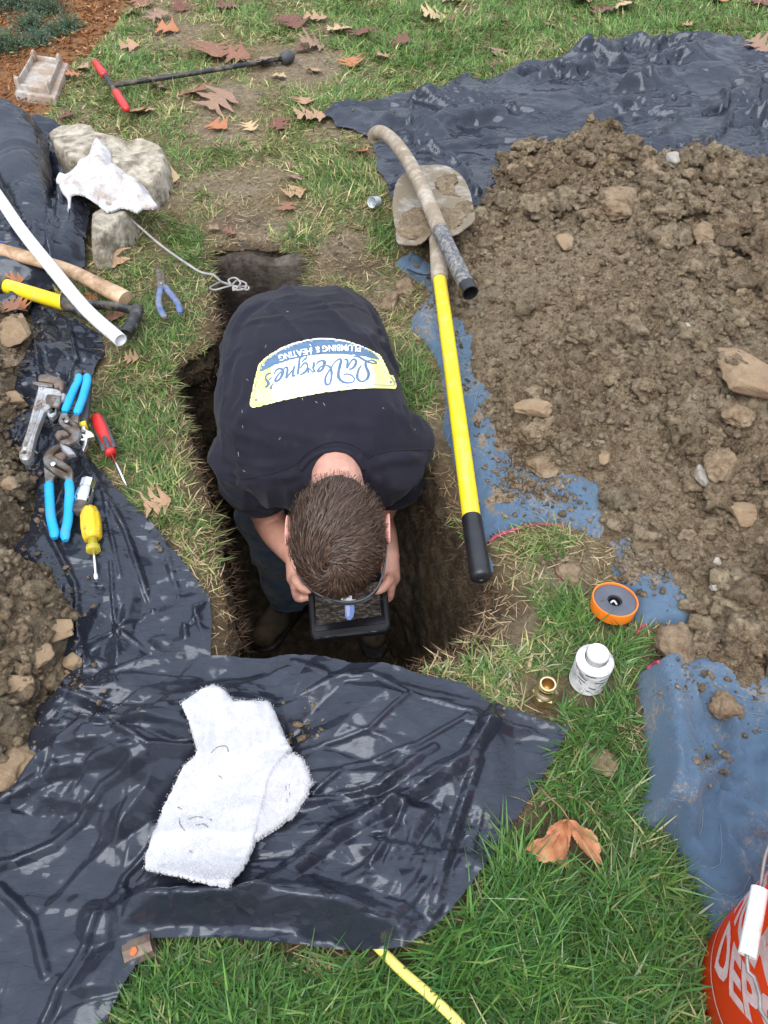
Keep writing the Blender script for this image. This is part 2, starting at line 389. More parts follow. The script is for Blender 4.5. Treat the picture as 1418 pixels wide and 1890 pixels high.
# ------------------------------------------------------------------ ground and trench
TR_PX = [(392,455),(480,448),(566,462),(568,520),(600,600),(640,680),(700,770),(790,860),(835,945),(882,1035),(903,1100),(885,1150),(835,1190),(745,1236),
         (600,1246),(436,1240),(424,1150),(408,1050),(396,950),(366,850),(338,760),(322,690),(350,655),(398,618),(396,540)]
TR = smooth_poly(PP(TR_PX), .012)
_dn = fbm(TR[:, 0]*14, TR[:, 1]*14, 0, 5, 4)
_t = np.roll(TR, -1, 0)-np.roll(TR, 1, 0); _t /= np.linalg.norm(_t, axis=1)[:, None]
ar_ = np.sum(TR[:, 0]*np.roll(TR[:, 1], -1)-np.roll(TR[:, 0], -1)*TR[:, 1]); _nrm = np.stack([_t[:, 1], -_t[:, 0]], 1)*(1 if ar_ > 0 else -1)   # outward
TRC = TR.copy(); TR = TR+_nrm*(_dn*.008)[:, None]
FLOOR = -.78
def gz0(x, y):
    return .014*fbm(x*1.7, y*1.7, 0, 11, 3)+.004*fbm(x*18, y*18, 0, 12, 3)
def trd(x, y):
    q = np.stack([np.ravel(x), np.ravel(y)], 1).astype(float); d = np.full(len(q), .5)
    m = (q[:, 0] > -.75) & (q[:, 0] < .45) & (q[:, 1] > .4) & (q[:, 1] < 2.5)
    if m.any(): d[m] = edge_dist(q[m], TR[::2])[0]
    return d.reshape(np.shape(x))
def gz(x, y):
    x = np.asarray(x, float); y = np.asarray(y, float); z = gz0(x, y); d = trd(x, y)
    cx, cy = P(865, 1130)[:2]; wide = np.exp(-((x-cx)**2+(y-cy)**2)/.012)
    return z-.022*np.exp(-d/.022)-.05*wide*np.exp(-d/.07)
def gauss(px, py, blobs):
    r = np.zeros(np.shape(px))
    for a in blobs:
        x, y, rx, ry, w_ = a[:5]; r = np.maximum(r, w_*np.exp(-(((px-x)/rx)**2+((py-y)/ry)**2)**1.5))
    return r
BARE = [(560,120,90,45,.95),(330,60,70,40,.6),(430,190,90,40,.85),(450,330,110,45,.8),(600,60,80,30,.6),(360,340,50,30,.5),(470,420,90,40,1),(620,455,60,35,1),(700,540,50,50,.7),
        (620,240,70,30,.5),(420,240,80,35,.7),(1040,1050,90,45,.9),(940,1160,70,60,.9),(1100,1300,60,40,.7),(330,380,60,40,.4),(560,400,60,30,.3),(720,650,40,60,.5),(790,800,40,60,.8),
        (230,640,40,30,.5),(1130,1180,60,40,.5),(960,1270,40,30,.6),(90,210,80,20,.5),(1120,1400,40,20,.6),(290,30,70,40,.5),(700,130,40,18,1),(230,300,60,30,.3),(860,1220,60,20,.5)]
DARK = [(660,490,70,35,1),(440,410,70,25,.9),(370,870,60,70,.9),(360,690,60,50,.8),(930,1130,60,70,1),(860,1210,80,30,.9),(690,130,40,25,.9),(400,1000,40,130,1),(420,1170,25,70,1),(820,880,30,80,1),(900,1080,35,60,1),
        (660,15,40,15,.3),(850,20,50,20,1),(1180,1280,50,60,.7),(390,600,30,60,.5)]
LUSH = [(800,60,230,110,1),(1200,30,300,80,1),(900,1700,420,300,1.2),(1090,1450,170,220,1.1),(640,330,80,60,.8),(340,450,60,60,.9),(560,440,60,30,.9),(260,870,90,180,.75),(400,1860,300,110,1.1),
        (340,150,40,30,.6),(220,130,70,40,.7),(230,180,60,40,.6),(380,300,60,30,.7),(620,200,120,40,.6),(1060,1140,80,50,.8),(1140,1220,60,40,.7),(460,280,80,30,.5),(730,680,50,60,.9),(760,740,50,50,1),(700,430,50,60,.8),
        (660,90,80,40,.7),(480,200,60,30,.5),(960,1350,90,40,.9),(860,1260,60,20,.6),(290,640,80,60,.8),(1010,1010,40,25,.9),(60,200,60,12,.4),(440,20,60,25,.5),(250,60,50,20,.4)]
MULCH_PX = [(-400,-60),(255,-60),(232,20),(205,60),(170,95),(120,135),(112,190),(75,212),(60,235),(-300,260)]
MULCH = smooth_poly(PP(MULCH_PX), .05)
gx = np.concatenate([np.arange(-2.7, -.8, .03), np.arange(-.8, .6, .0125), np.arange(.6, 2.9, .03)])
gy = np.concatenate([np.arange(-.35, .4, .025), np.arange(.4, 2.4, .0125), np.arange(2.4, 6.0, .035)])
X, Y = np.meshgrid(gx, gy); q = np.stack([X.ravel(), Y.ravel()], 1); ny, nx = X.shape
cen = (q.reshape(ny, nx, 2)[:-1, :-1]+q.reshape(ny, nx, 2)[1:, 1:]).reshape(-1, 2)/2
box_m = (cen[:, 0] > -.75) & (cen[:, 0] < .45) & (cen[:, 1] > .4) & (cen[:, 1] < 2.5)
hole = np.zeros(len(cen), bool); hole[box_m] = inside(cen[box_m], TR)
idx = np.arange(nx*ny).reshape(ny, nx); f = np.stack([idx[:-1, :-1], idx[:-1, 1:], idx[1:, 1:], idx[1:, :-1]], -1).reshape(-1, 4)[~hole]
used = np.unique(f); mp_ = np.full(nx*ny, -1); mp_[used] = np.arange(len(used)); f = mp_[f]; q = q[used]
m = (q[:, 0] > -.75) & (q[:, 0] < .45) & (q[:, 1] > .4) & (q[:, 1] < 2.5); qi = np.where(m)[0]
ii = inside(q[qi], TR); dd, cp = edge_dist(q[qi], TR); s_ = ii | (dd < .004); q[qi[s_]] = cp[s_]
GV = np.c_[q, gz(q[:, 0], q[:, 1])]; GF = f
gpx, gpy = proj(GV)
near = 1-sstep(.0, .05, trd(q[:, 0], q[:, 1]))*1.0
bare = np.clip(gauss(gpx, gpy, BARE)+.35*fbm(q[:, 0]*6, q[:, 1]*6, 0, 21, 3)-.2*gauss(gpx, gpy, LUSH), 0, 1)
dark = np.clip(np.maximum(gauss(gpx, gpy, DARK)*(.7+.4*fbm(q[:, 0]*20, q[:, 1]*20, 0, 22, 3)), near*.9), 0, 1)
mul = inside(q, MULCH).astype(float)
ground = tag(obj('ground', GV, GF, M_GROUND), kind='structure')
lush_shade = np.clip(gauss(gpx, gpy, LUSH), 0, 1)*(gpy > 1000)*.8; colattr(ground, np.c_[bare, np.maximum(dark, lush_shade)*(1-mul), mul])  # shadow between the lush near blades is painted into the ground colour
# the ground beyond, out to the horizon: a frame of sheets that butts against the lawn in view
x0, x1, y0, y1 = gx[0], gx[-1], gy[0], gy[-1]; e = 60
V = []; F = []
for (a, b, c, d) in ((-e, x0+.03, -e, e), (x1-.03, e, -e, e), (x0+.03, x1-.03, -e, y0+.03), (x0+.03, x1-.03, y1-.03, e)):
    k = len(V); V += [(a, c, -.03), (b, c, -.03), (b, d, -.03), (a, d, -.03)]; F.append((k, k+1, k+2, k+3))
far = tag(obj('ground', V, F, M_GROUND, smooth=False), kind='structure'); colattr(far, np.tile([0., 0, 0], (len(V), 1)))
# trench wall and floor
LV = np.concatenate([np.linspace(0, .12, 14), np.linspace(.14, -FLOOR+.02, 42)]); ring = TRC[::1]; nr = _nrm
V = []
for i, d in enumerate(LV):
    wob = .011*fbm(ring[:, 0]*7, ring[:, 1]*7, d*7, 31, 4)+.007*fbm(ring[:, 0]*40, ring[:, 1]*40, d*40, 32, 3)
    bell = .014-.02*sstep(0, .06, d)-.075*sstep(.05, .78, d)*sstep(-.1, .3, ring[:, 0]+.25)+.03*sstep(.02, .2, d)*(ring[:, 0] < -.25)
    o = (.010 if i == 0 else 0)+wob*sstep(0, .02, d)+bell
    p = ring+nr*o[:, None]; V.append(np.c_[p, np.full(len(p), -d-.006)+(gz0(p[:, 0], p[:, 1])-.018)*(1-sstep(0, .1, d))])
V = np.concatenate(V); n = len(ring); k = len(LV)
a = np.arange((k-1)*n).reshape(k-1, n); F = np.stack([a, np.roll(a, -1, 1), np.roll(a, -1, 1)+n, a+n], -1).reshape(-1, 4)
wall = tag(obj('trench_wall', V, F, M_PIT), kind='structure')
tn = np.clip(1.05-.75*sstep(.1, .6, -V[:, 2]), .1, 1)*0+1
colattr(wall, np.tile([1., 1, 1], (len(V), 1)))
fp = resample((TRC+_nrm*.15)[::4], .03)
q, f, d = outline_grid(fp, .015)
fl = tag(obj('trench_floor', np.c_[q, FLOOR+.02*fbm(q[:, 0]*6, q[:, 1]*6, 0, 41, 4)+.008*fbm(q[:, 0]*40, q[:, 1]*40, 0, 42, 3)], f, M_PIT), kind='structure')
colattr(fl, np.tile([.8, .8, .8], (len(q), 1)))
# ------------------------------------------------------------------ sheets
SURF = [(GV, GF)]
EXCL = []                                     # outlines where no grass grows
BASEZ = []
def lays(z):  SURF.append(z)
def seg_ridges(q, ridges, pw=1.3):
    """explicit long folds: (pixel points, half width m, height m)"""
    h = np.zeros(len(q))
    for pts, wd, hh in ridges:
        l = PP(pts)[:, :2]; d = edge_dist(q, l, False)[0]
        h += hh*np.clip(1-d/wd, 0, 1)**pw
    return h
def plastic(name, label, px, res, seed, amp, ridges=(), lift=.014, grp='black plastic sheets on the ground', step=.03, jit=.004, gain=1.0, th=.5):
    poly = resample(PP(px), step); j = fbm(poly[:, 0]*9, poly[:, 1]*9, 0, seed, 3); poly = poly+jit*np.stack([j, np.roll(j, 7)], 1)
    q, f, d = outline_grid(poly, res); x, y = q.T
    wx, wy = x+.05*fbm(x*2.2, y*2.2, 0, seed+40, 2), y+.05*fbm(x*2.2, y*2.2, 5, seed+41, 2)      # slow drift of the fold direction
    k = np.clip(.10+1.5*np.clip(.30+1.1*fbm(x*4, y*4, 0, seed+9, 2), 0, 1), 0, 1); k2 = np.clip(.04+1.6*np.clip(.22+1.2*fbm(x*6, y*6, 3, seed+19, 2), 0, 1), 0, 1)
    h = tin(x, y, .16, th, 1.4, seed, .40*amp/.03)+gain*(tin(wx, wy, .055, th+.3, 2.6, seed+1, .80)*(.25+.75*k)+tin(wx, wy, .024, th-.4, 4.0, seed+2, 1.0)*k*.9+tin(wx, wy, .013, th+.9, 3.2, seed+3, .8)*k2*k)
    h += seg_ridges(q, [(a, b*.5, c*.9) for a, b, c in ridges], .8)
    e_ = sstep(0, .05, d); z = gz0(x, y)+lift*(.75+.25*e_)+(h+amp*.35)*(.45+.55*e_)
    v = np.c_[q, np.maximum(z, gz0(x, y)+.004)]; EXCL.append(poly); lays((v, f))
    return solo(name, label, 'plastic sheet', v, f, M_PLASTIC, grp), poly
A_PX = [(430,1223),(520,1219),(600,1224),(740,1243),(850,1275),(925,1318),(1045,1356),(1003,1430),(960,1500),(915,1580),(870,1645),(830,1700),(790,1738),(742,1764),(660,1762),(560,1757),(470,1752),(380,1742),(292,1740),
        (270,1775),(240,1820),(200,1890),(120,1990),(-150,2000),(-260,1700),(-150,1520),(-20,1452),(58,1400),(62,1335),(98,1280),(140,1232),(250,1226)]
A_R = [([(1040,1356),(925,1322),(780,1290),(620,1262),(520,1225)],.018,.006),([(918,1320),(860,1420),(760,1475),(620,1560),(470,1690)],.035,.022),([(880,1420),(830,1560),(800,1700)],.022,.012),([(560,1500),(700,1470),(800,1400)],.02,.012),
       ([(190,1700),(330,1668),(480,1672),(620,1700),(740,1735)],.075,.040),([(235,1640),(300,1600)],.018,.012),([(0,1500),(120,1440),(300,1420),(470,1400)],.025,.014),([(100,1290),(240,1340),(330,1345)],.02,.014),
       ([(130,1350),(220,1375),(300,1420),(400,1400)],.014,.010),([(0,1600),(100,1560),(200,1470),(300,1430)],.022,.013),([(90,1890),(150,1780),(190,1700),(235,1620),(290,1560)],.02,.016),([(0,1640),(60,1700),(90,1800)],.02,.012),
       ([(200,1230),(230,1290),(170,1300)],.012,.006),([(560,1400),(680,1370),(760,1300)],.012,.007),([(640,1250),(780,1310),(870,1330)],.010,.006),([(580,1480),(640,1430),(760,1400),(860,1340)],.012,.007),([(640,1640),(700,1600),(750,1500)],.014,.008)]
sheetA, polyA = plastic('plastic_sheet', 'large crumpled black plastic sheet in the foreground under the white towel', A_PX, .0026, 3, .030, A_R, .026, th=.35)
B_PX = [(62,572),(130,596),(188,625),(197,660),(180,690),(150,760),(150,835),(170,858),(230,928),(290,985),(335,1040),(386,1108),(393,1160),(389,1232),(300,1240),(90,1300),(40,1200),(60,1100),(18,1050),(60,1000),(75,930),(40,850),(-60,800),(-60,700),(45,690),(70,640)]
B_R = [([(300,985),(330,1100),(345,1180)],.02,.012),([(165,860),(240,1000),(280,1120),(300,1160)],.016,.012),([(100,1000),(150,1100),(160,1230)],.016,.014),([(150,880),(100,1000)],.02,.012),([(70,640),(90,760),(40,830)],.018,.014),
       ([(130,600),(150,680),(110,740)],.012,.012),([(215,1165),(300,1120),(345,1160),(385,1110)],.012,.012),([(215,1165),(290,1210)],.012,.008),([(215,1060),(215,1165),(225,1220)],.01,.008),([(215,1165),(140,1210)],.012,.010),([(200,930),(230,1080)],.01,.006)]
sheetB, polyB = plastic('plastic_sheet', 'narrow crinkled black plastic sheet along the left of the trench under the pliers', B_PX, .0028, 17, .026, B_R, .014, th=-1.1)
C_PX = [(-120,240),(60,256),(100,252),(140,250),(140,300),(142,345),(165,362),(176,395),(170,450),(163,505),(130,520),(90,560),(60,600),(-120,600)]
C_R = [([(60,330),(120,360),(130,420)],.03,.03),([(40,380),(90,430),(80,500)],.025,.022),([(100,400),(110,500)],.02,.018),([(130,365),(125,440),(100,540)],.02,.018),([(0,400),(40,470)],.03,.02)]
sheetC, polyC = plastic('plastic_sheet', 'black plastic sheet at the left edge under the white pipe and tool handles', C_PX, .007, 29, .04, C_R, .02)
D_PX = [(598,216),(640,190),(700,188),(790,168),(862,138),(905,150),(960,132),(1010,128),(1060,105),(1110,96),(1180,82),(1250,74),(1365,70),(1420,105),(1560,190),(1800,420),(1700,520),(1100,520),(890,480),(820,490),(736,462),(728,380),(700,320),(682,262),(650,248),(618,242)]
D_R = [([(605,218),(700,205),(800,200),(860,150)],.03,.02),([(760,200),(755,250),(770,290)],.02,.02),([(690,260),(760,270),(850,310),(880,360)],.035,.03),([(780,290),(900,260),(1050,255),(1200,270)],.03,.018),([(865,140),(900,190),(950,215)],.02,.016),
       ([(1000,140),(1080,190),(1200,215),(1300,205)],.025,.014),([(1110,98),(1210,190),(1300,220),(1418,190)],.015,.010),([(1200,280),(1250,240),(1350,200),(1418,240)],.03,.025),([(1330,190),(1340,250),(1290,300)],.03,.03),([(1050,260),(1130,290),(1150,240)],.02,.016),
       ([(1390,130),(1400,260),(1420,320)],.03,.014),([(900,200),(1000,230),(1100,200)],.015,.010)]
sheetD, polyD = plastic('plastic_sheet', 'large shiny black plastic sheet behind the big soil pile', D_PX, .0074, 41, .020, D_R, .02, jit=.008, gain=1.5, th=.2)
# the loose roll of sheeting at the left edge
rp = spl([P(-10,235,.10), P(30,262,.09), P(42,330,.075), P(60,400,.06), P(66,450,.045)], .01)
v, f = tube(rp, np.interp(np.arange(len(rp))/len(rp), [0, .5, 1], [.10, .085, .05]), 40)
v[:, 2] = np.maximum(v[:, 2], .006)
v += .010*np.c_[facets(v[:, 1], v[:, 2], .05, .3, 3, 3), facets(v[:, 1], v[:, 2], .06, 1.3, 3, 4), facets(v[:, 1], v[:, 0], .05, .9, 3, 6)]
solo('plastic_roll', 'loosely rolled end of black plastic film at the far left edge', 'plastic roll', v, f, M_PLASTIC)
lays((v[:, :3], f))
# ------------------------------------------------------------------ blue moving blankets
def blanketmat():
    m, t, p = nodemat('blue_quilt_cloth')
    n = tex(t, 4, 6, .6); c = ramp(t, n, [(.3, (.060, .102, .158)), (.7, (.100, .155, .220))])
    n2 = tex(t, 420, 3, .8); c = mixc(t, ramp(t, n2, [(.45, (0, 0, 0)), (.8, (.5, .5, .5))]), c, (.13, .18, .25))
    dn = tex(t, 7, 9, .75); ds = tex(t, 150, 5, .85)
    df = ramp(t, mixc(t, 1.0, dn, ds, 'MULTIPLY'), [(.27, (0, 0, 0)), (.36, (1, 1, 1))]); c = mixc(t, df, c, (.27, .21, .14))
    at = NN(t, 'ShaderNodeAttribute', attribute_name='tint'); c = mixc(t, at.outputs['Fac'], c, ramp(t, tex(t, 200, 5, .8), [(.35, (.10, .07, .042)), (.65, (.29, .22, .145))]))
    t.links.new(c, p.inputs['Base Color']); p.inputs['Roughness'].default_value = .9; p.inputs['Sheen Weight'].default_value = .12
    p.inputs['Specular IOR Level'].default_value = .04
    nb = bump(t, n2, .5, .001); nb = bump(t, tex(t, 45, 5, .6), .5, .005, nb); t.links.new(nb, p.inputs['Normal'])
    return m
M_BLANKET = blanketmat()
def blanket(label, px, res, seed, thick, ridges, dirt=(), rot=.5, amp=.012):
    poly = smooth_poly(PP(px), .02); j = fbm(poly[:, 0]*18, poly[:, 1]*18, 0, seed, 3); poly = poly+.004*np.stack([j, np.roll(j, 5)], 1)
    q, f, d = outline_grid(poly, res); x, y = q.T
    c, s = math.cos(rot), math.sin(rot); u, v = x*c+y*s, -x*s+y*c
    zig = v+.030*np.cos(u/.12*6.2832)                         # zigzag quilting rows
    st = np.abs((zig/.045) % 1-.5)*2; st = np.minimum(1, (1-st)*4)
    h = sstep(0, 1, seg_ridges(q, ridges, 1.0)/.045)*.045*1.3+amp*fbm(x*5, y*5, 0, seed, 4)+.0085*np.abs(np.sin(math.pi*zig/.045))**.6+.006*facets(x, y, .05, .3, 2, seed)+.004*(1-np.abs(noise(x*18, y*7, 0, seed+7)))**4+.003*fbm(x*40, y*40, 0, seed+8, 3)+(thick*.35)*(1-np.abs(noise((x*c+y*s)*13+2*noise(x*3, y*3, 0, seed), (-x*s+y*c)*3.5, 0, seed+9)))**3
    e_ = np.sqrt(np.clip(d/.022, 0, 1)*(2-np.clip(d/.022, 0, 1)))
    z = gz0(x, y)-.004+thick*e_+h*sstep(0, .03, d)
    v3 = np.c_[q, np.maximum(z, gz0(x, y)-.004)]; EXCL.append(poly); lays((v3, f))
    t = thing('moving_blanket', label, 'blanket', [*poly.mean(0), 0], 'blue moving blankets')
    o = obj('quilted_cloth', v3, f, M_BLANKET, t)
    px_, py_ = proj(v3); dr = sstep(.62, .85, gauss(px_, py_, dirt)+.45*fbm(x*45, y*45, 0, 77, 4)); colattr(o, np.repeat(dr[:, None], 3, 1))
    # stitches: thin pale thread lifted on the quilting lines
    V, F = [], []
    bv = BVHTree.FromPolygons([tuple(a) for a in v3], [tuple(a) for a in f.tolist()])
    vmin, vmax, umin, umax = v.min(), v.max(), u.min(), u.max()
    for row in np.arange(math.floor(vmin/.045), math.ceil(vmax/.045)+1):
        pts = []
        for uu in np.arange(umin, umax, .012):
            vv = row*.045-.030*math.cos(uu/.12*6.2832)
            h_ = bv.ray_cast(Vector((uu*c-vv*s, uu*s+vv*c, 1)), Vector((0, 0, -1)))
            ok = h_[0] is not None and noise(uu*7, vv*7, 0, seed+3) > -.12
            if ok: pts.append(np.array(h_[0])+[0, 0, .0008])
            if (not ok) or uu+.012 >= umax:
                if len(pts) > 2: V.append(tube(pts, .0005, 3, False))
                pts = []
    if V:
        vv, ff = join(*V); o2 = obj('stitching', vv, ff, M_THREAD, t); o2['kind'] = 'stuff'
    return t, poly, v3, f
M_THREAD = simple('pale_thread', (.28, .36, .46), b=None, rough=.8)
E1 = [(727,492),(762,474),(800,500),(860,560),(1000,700),(1230,900),(1290,1080),(1270,1160),(1215,1150),(1180,1170),(1165,1140),(1172,1105),(1130,1060),(1132,1015),(1078,985),(1040,972),(975,972),(930,985),(900,1005),(916,1052),(905,1070),(893,1030),(868,960),(848,880),(830,820),(813,775),
      (838,720),(845,690),(820,675),(790,650),(757,608),(772,575),(790,545),(755,518)]
E1 = [(727,492),(762,474),(800,500),(860,560),(1000,700),(1230,900),(1290,1080),(1270,1160),(1215,1150),(1180,1170),(1165,1140),(1172,1105),(1130,1060),(1132,1015),(1078,985),(1040,972),(975,972),(930,985),(900,1005),(916,1052),(905,1070),(880,1010),(860,930),(838,860),(815,790),(822,750),(800,665),(757,608),(772,575),(790,545),(755,518)]
b1, polyE1, vE1, fE1 = blanket('dirty torn blue moving blanket between trench and soil pile, under the shovel handle', E1, .0065, 61, .012,
        [([(870,720),(900,850),(990,930)],.03,.008),([(770,600),(800,560)],.02,.01)], [(960,800,70,60,.9),(900,760,40,90,.6),(930,930,50,40,.8),(1180,1040,60,40,.9),(780,620,40,50,.4),(1020,900,50,40,.7)], .4, .007)
E2 = [(1176,1250),(1195,1232),(1216,1222),(1245,1228),(1300,1215),(1420,1200),(1620,1200),(1700,1500),(1640,1830),(1500,1860),(1380,1810),(1310,1747),(1295,1690),(1270,1635),(1240,1560),(1228,1540),(1205,1545),(1180,1530),(1170,1500),(1182,1470),(1192,1430),(1188,1350),(1182,1300)]
b2, polyE2, vE2, fE2 = blanket('bunched blue quilted moving blanket at the right, bucket standing on its corner', E2, .0045, 67, .03,
        [([(1205,1240),(1210,1330),(1235,1430),(1225,1500)],.06,.05),([(1250,1290),(1300,1400),(1310,1520),(1350,1640)],.022,.014),([(1330,1340),(1360,1480),(1400,1600)],.02,.014),([(1235,1500),(1290,1460),(1330,1420)],.02,.016),
         ([(1250,1560),(1290,1680)],.03,.012),([(1390,1330),(1410,1420)],.03,.02),([(1340,1600),(1400,1740)],.02,.012),([(1280,1260),(1330,1370),(1418,1440)],.016,.010),([(1300,1430),(1380,1560),(1418,1580)],.012,.008)], [(1290,1300,60,30,.25)], .45, .010)
# ------------------------------------------------------------------ soil piles
def pile(name, label, px, res, H, run, seed, rough=1.0):
    poly = smooth_poly(PP(px), .03); j = fbm(poly[:, 0]*10, poly[:, 1]*10, 0, seed, 4)*.022
    poly = poly+np.stack([j, fbm(poly[:, 0]*10, poly[:, 1]*10, 5, seed+1, 4)*.022], 1)
    q, f, d = outline_grid(poly, res); x, y = q.T
    lump = sstep(-.1, .5, fbm(x*2.2, y*2.2, 0, seed+2, 2)+(.5 if rough > 1 else 0))
    z = H*(1-np.exp(-d/run))+.042*fbm(x*3.2, y*3.2, 0, seed+3, 3)*sstep(0, .2, d)
    b1_ = 1-np.abs(fbm(x*11, y*11, 0, seed+4, 4)); b2_ = 1-np.abs(fbm(x*33, y*33, 0, seed+5, 4)); b3_ = fbm(x*95, y*95, 0, seed+6, 3)
    z += (.045*b1_*lump*rough+.017*b2_*(.5+.8*lump)+.0060*b3_)*sstep(0, .04, d)
    z = gz0(x, y)-.008+z+.018*sstep(0, .03, d); z[d == 0] = gz0(x, y)[d == 0]-.01
    v = np.c_[q, z]; EXCL.append(poly); lays((v, f))
    o = solo(name, label, 'soil pile', v, f, M_SOIL, 'dug soil piles')
    colattr(o, np.tile([1., 1, 1], (len(v), 1)))
    return o, poly, v, f
PR = [(912,345),(925,308),(960,292),(1010,286),(1060,282),(1120,282),(1165,296),(1200,318),(1215,335),(1235,310),(1262,300),(1300,298),(1340,292),(1362,318),(1418,326),(1700,360),(2050,560),(2250,900),(2100,1230),(1700,1300),(1418,1312),(1365,1330),(1335,1345),(1300,1300),(1270,1262),(1215,1235),
      (1212,1180),(1270,1165),(1250,1120),(1205,1060),(1150,1015),(1100,1010),(1075,975),(1060,915),(1000,880),(940,850),(905,800),(880,740),(865,690),(850,640),(815,612),(800,570),(820,520),(835,470),(870,430),(888,395)]
pileR, polyR, vR, fR = pile('soil_pile', 'huge heap of brown dug soil filling the right side', PR, .0058, .20, .30, 101)
PL1 = [(-220,540),(0,556),(30,575),(58,600),(70,640),(52,690),(40,740),(55,790),(-20,800),(-220,800)]
PL2 = [(-240,800),(0,806),(38,828),(62,880),(74,930),(60,990),(38,1040),(60,1062),(108,1080),(140,1130),(142,1185),(120,1230),(98,1275),(62,1325),(58,1400),(0,1448),(-120,1500),(-260,1300)]
pile1, polyL1, v1, f1 = pile('soil_pile', 'small lumpy soil heap at the left edge beside the pipe wrench', PL1, .0062, .10, .12, 131, 1.6)
pile2, polyL2, v2, f2 = pile('soil_pile', 'dark moist soil heap at the left edge beside the blue pliers', PL2, .0055, .12, .14, 151, 1.6)
def bvh_of(lst):
    V, F, n = [], [], 0
    for v, f in lst:
        V += [tuple(a) for a in np.asarray(v, float)[:, :3].tolist()]; F += [tuple(b+n for b in a) for a in (f.tolist() if hasattr(f, 'tolist') else f)]; n += len(v)
    return BVHTree.FromPolygons(V, F)
BV = bvh_of(SURF)
def hit(px, py):
    d = ray(px, py); r = BV.ray_cast(Vector(CC), Vector(d).normalized())
    return (np.array(r[0]), np.array(r[1])) if r[0] is not None else (P(px, py), np.array([0, 0, 1.]))
def drop(x, y):
    r = BV.ray_cast(Vector((x, y, 2)), Vector((0, 0, -1)))
    return r[0][2] if r[0] is not None else 0.0
# clods and crumbs over the piles
def clods(name, centres, sizes, k, seed, mat, parent=None, amp=.62):
    b, f = ico(k); n = len(centres); r_ = np.random.default_rng(seed); nb = len(b)
    pr = b[None]+r_.uniform(-50, 50, (n, 1, 3))
    rr = np.clip(1+amp*fbm(pr[..., 0]*1.5, pr[..., 1]*1.5, pr[..., 2]*1.5, seed, 3, .6), .35, 2)
    a = r_.uniform(0, 6.28, n); sx = sizes[:, None]*r_.uniform(.7, 1.3, (n, 3))*np.array([1, 1, .75])
    v = b[None]*rr[..., None]*sx[:, None]
    c, s = np.cos(a)[:, None], np.sin(a)[:, None]; v = np.stack([v[..., 0]*c-v[..., 1]*s, v[..., 0]*s+v[..., 1]*c, v[..., 2]], -1)
    v = (v+centres[:, None]).reshape(-1, 3); F = (f[None]+(np.arange(n)*nb)[:, None, None]).reshape(-1, 3)
    o = tag(obj(name, v, F, mat), kind='stuff')
    t = r_.uniform(.72, 1.28, (n, 1))*np.array([[1, 1, 1]])+r_.uniform(-.02, .02, (n, 3)); colattr(o, np.repeat(t, nb, 0))
    return o
def scatter(v, n, seed, pred=None):
    r_ = np.random.default_rng(seed); c = v[r_.integers(0, len(v), n)]+r_.uniform(-.004, .004, (n, 3)); return c
rr_ = np.random.default_rng(5)
def inview(c, mg=60):
    a, b = proj(c); return (a > -mg) & (a < 1418+mg) & (b > -mg) & (b < 1890+mg)
cR = scatter(vR, 38000, 1); cR = cR[inview(cR)]; lum = sstep(-.3, .5, fbm(cR[:, 0]*2.2, cR[:, 1]*2.2, 0, 103, 2)); cR = cR[rr_.random(len(cR)) < .55+.45*lum]
sR = .0020+.0080*rr_.random(len(cR))**5; clods('soil_crumbs', cR, sR, 1, 201, M_SOIL)
cR = scatter(vR, 4400, 2); cR = cR[inview(cR)]; ap, bp = proj(cR); lum = sstep(-.2, .5, fbm(cR[:, 0]*2.2, cR[:, 1]*2.2, 0, 103, 2))+gauss(ap, bp, [(1250,1150,200,160,1.3),(1330,880,130,100,1.2),(1350,470,140,140,1.0),(1050,320,220,50,1.3),(900,470,60,60,.6),(880,600,60,60,.6),(1310,320,110,40,.8),(1000,860,120,60,.6)])
cR = cR[rr_.random(len(cR)) < .05+.75*np.clip(lum-.35, 0, 1)]; sR = .007+.024*rr_.random(len(cR))**2.2; clods('soil_clods', cR, sR, 3, 202, M_SOIL)
cL = np.concatenate([scatter(v1, 3500, 3), scatter(v2, 8000, 4)]); cL = cL[inview(cL)]; clods('soil_crumbs', cL, .0026+.009*rr_.random(len(cL))**3, 1, 203, M_SOIL)
cL = np.concatenate([scatter(v1, 90, 7), scatter(v2, 160, 8)]); cL = cL[inview(cL)]; clods('soil_clods', cL, .012+.016*rr_.random(len(cL))**2, 3, 204, M_SOIL)
# spilled crumbs: along pile edges, over the blanket, sheets, turf and shovel mouth
sp = []
for poly_, n_ in ((polyR, 2600), (polyL1, 500), (polyL2, 900)):
    k_ = rr_.integers(0, len(poly_), n_); c_ = poly_[k_]+rr_.normal(0, .022, (n_, 2)); sp.append(c_)
for px_, py_, r_px, n_ in ((1180,1040,50,900),(940,900,40,350),(960,850,40,500),(905,770,20,300),(1010,890,40,300),(1040,1050,70,260),(800,560,40,220),(760,560,40,80),(680,520,50,120),(1000,930,70,350),(150,1260,30,25),(560,1355,40,40),(190,1350,60,30),(1290,1440,40,70),(1240,1300,50,60),(620,440,60,60),(860,1200,60,120),
                             (1030,1300,90,80),(330,1000,60,80),(700,130,20,60),(800,480,50,150),(450,335,90,260),(560,120,80,160),(430,190,80,160),(470,425,70,240),(620,455,50,220),(590,300,80,100)):
    q_ = rr_.normal(0, .5, (n_, 2))*r_px; sp.append(np.array([P(px_+a, py_+b)[:2] for a, b in q_]))
sp = np.concatenate(sp); sp = sp[inview(np.c_[sp, np.zeros(len(sp))])]; sz = .0013+.006*rr_.random(len(sp))**6
sp = sp[~inside(sp, TR)]; sz = sz[:len(sp)]
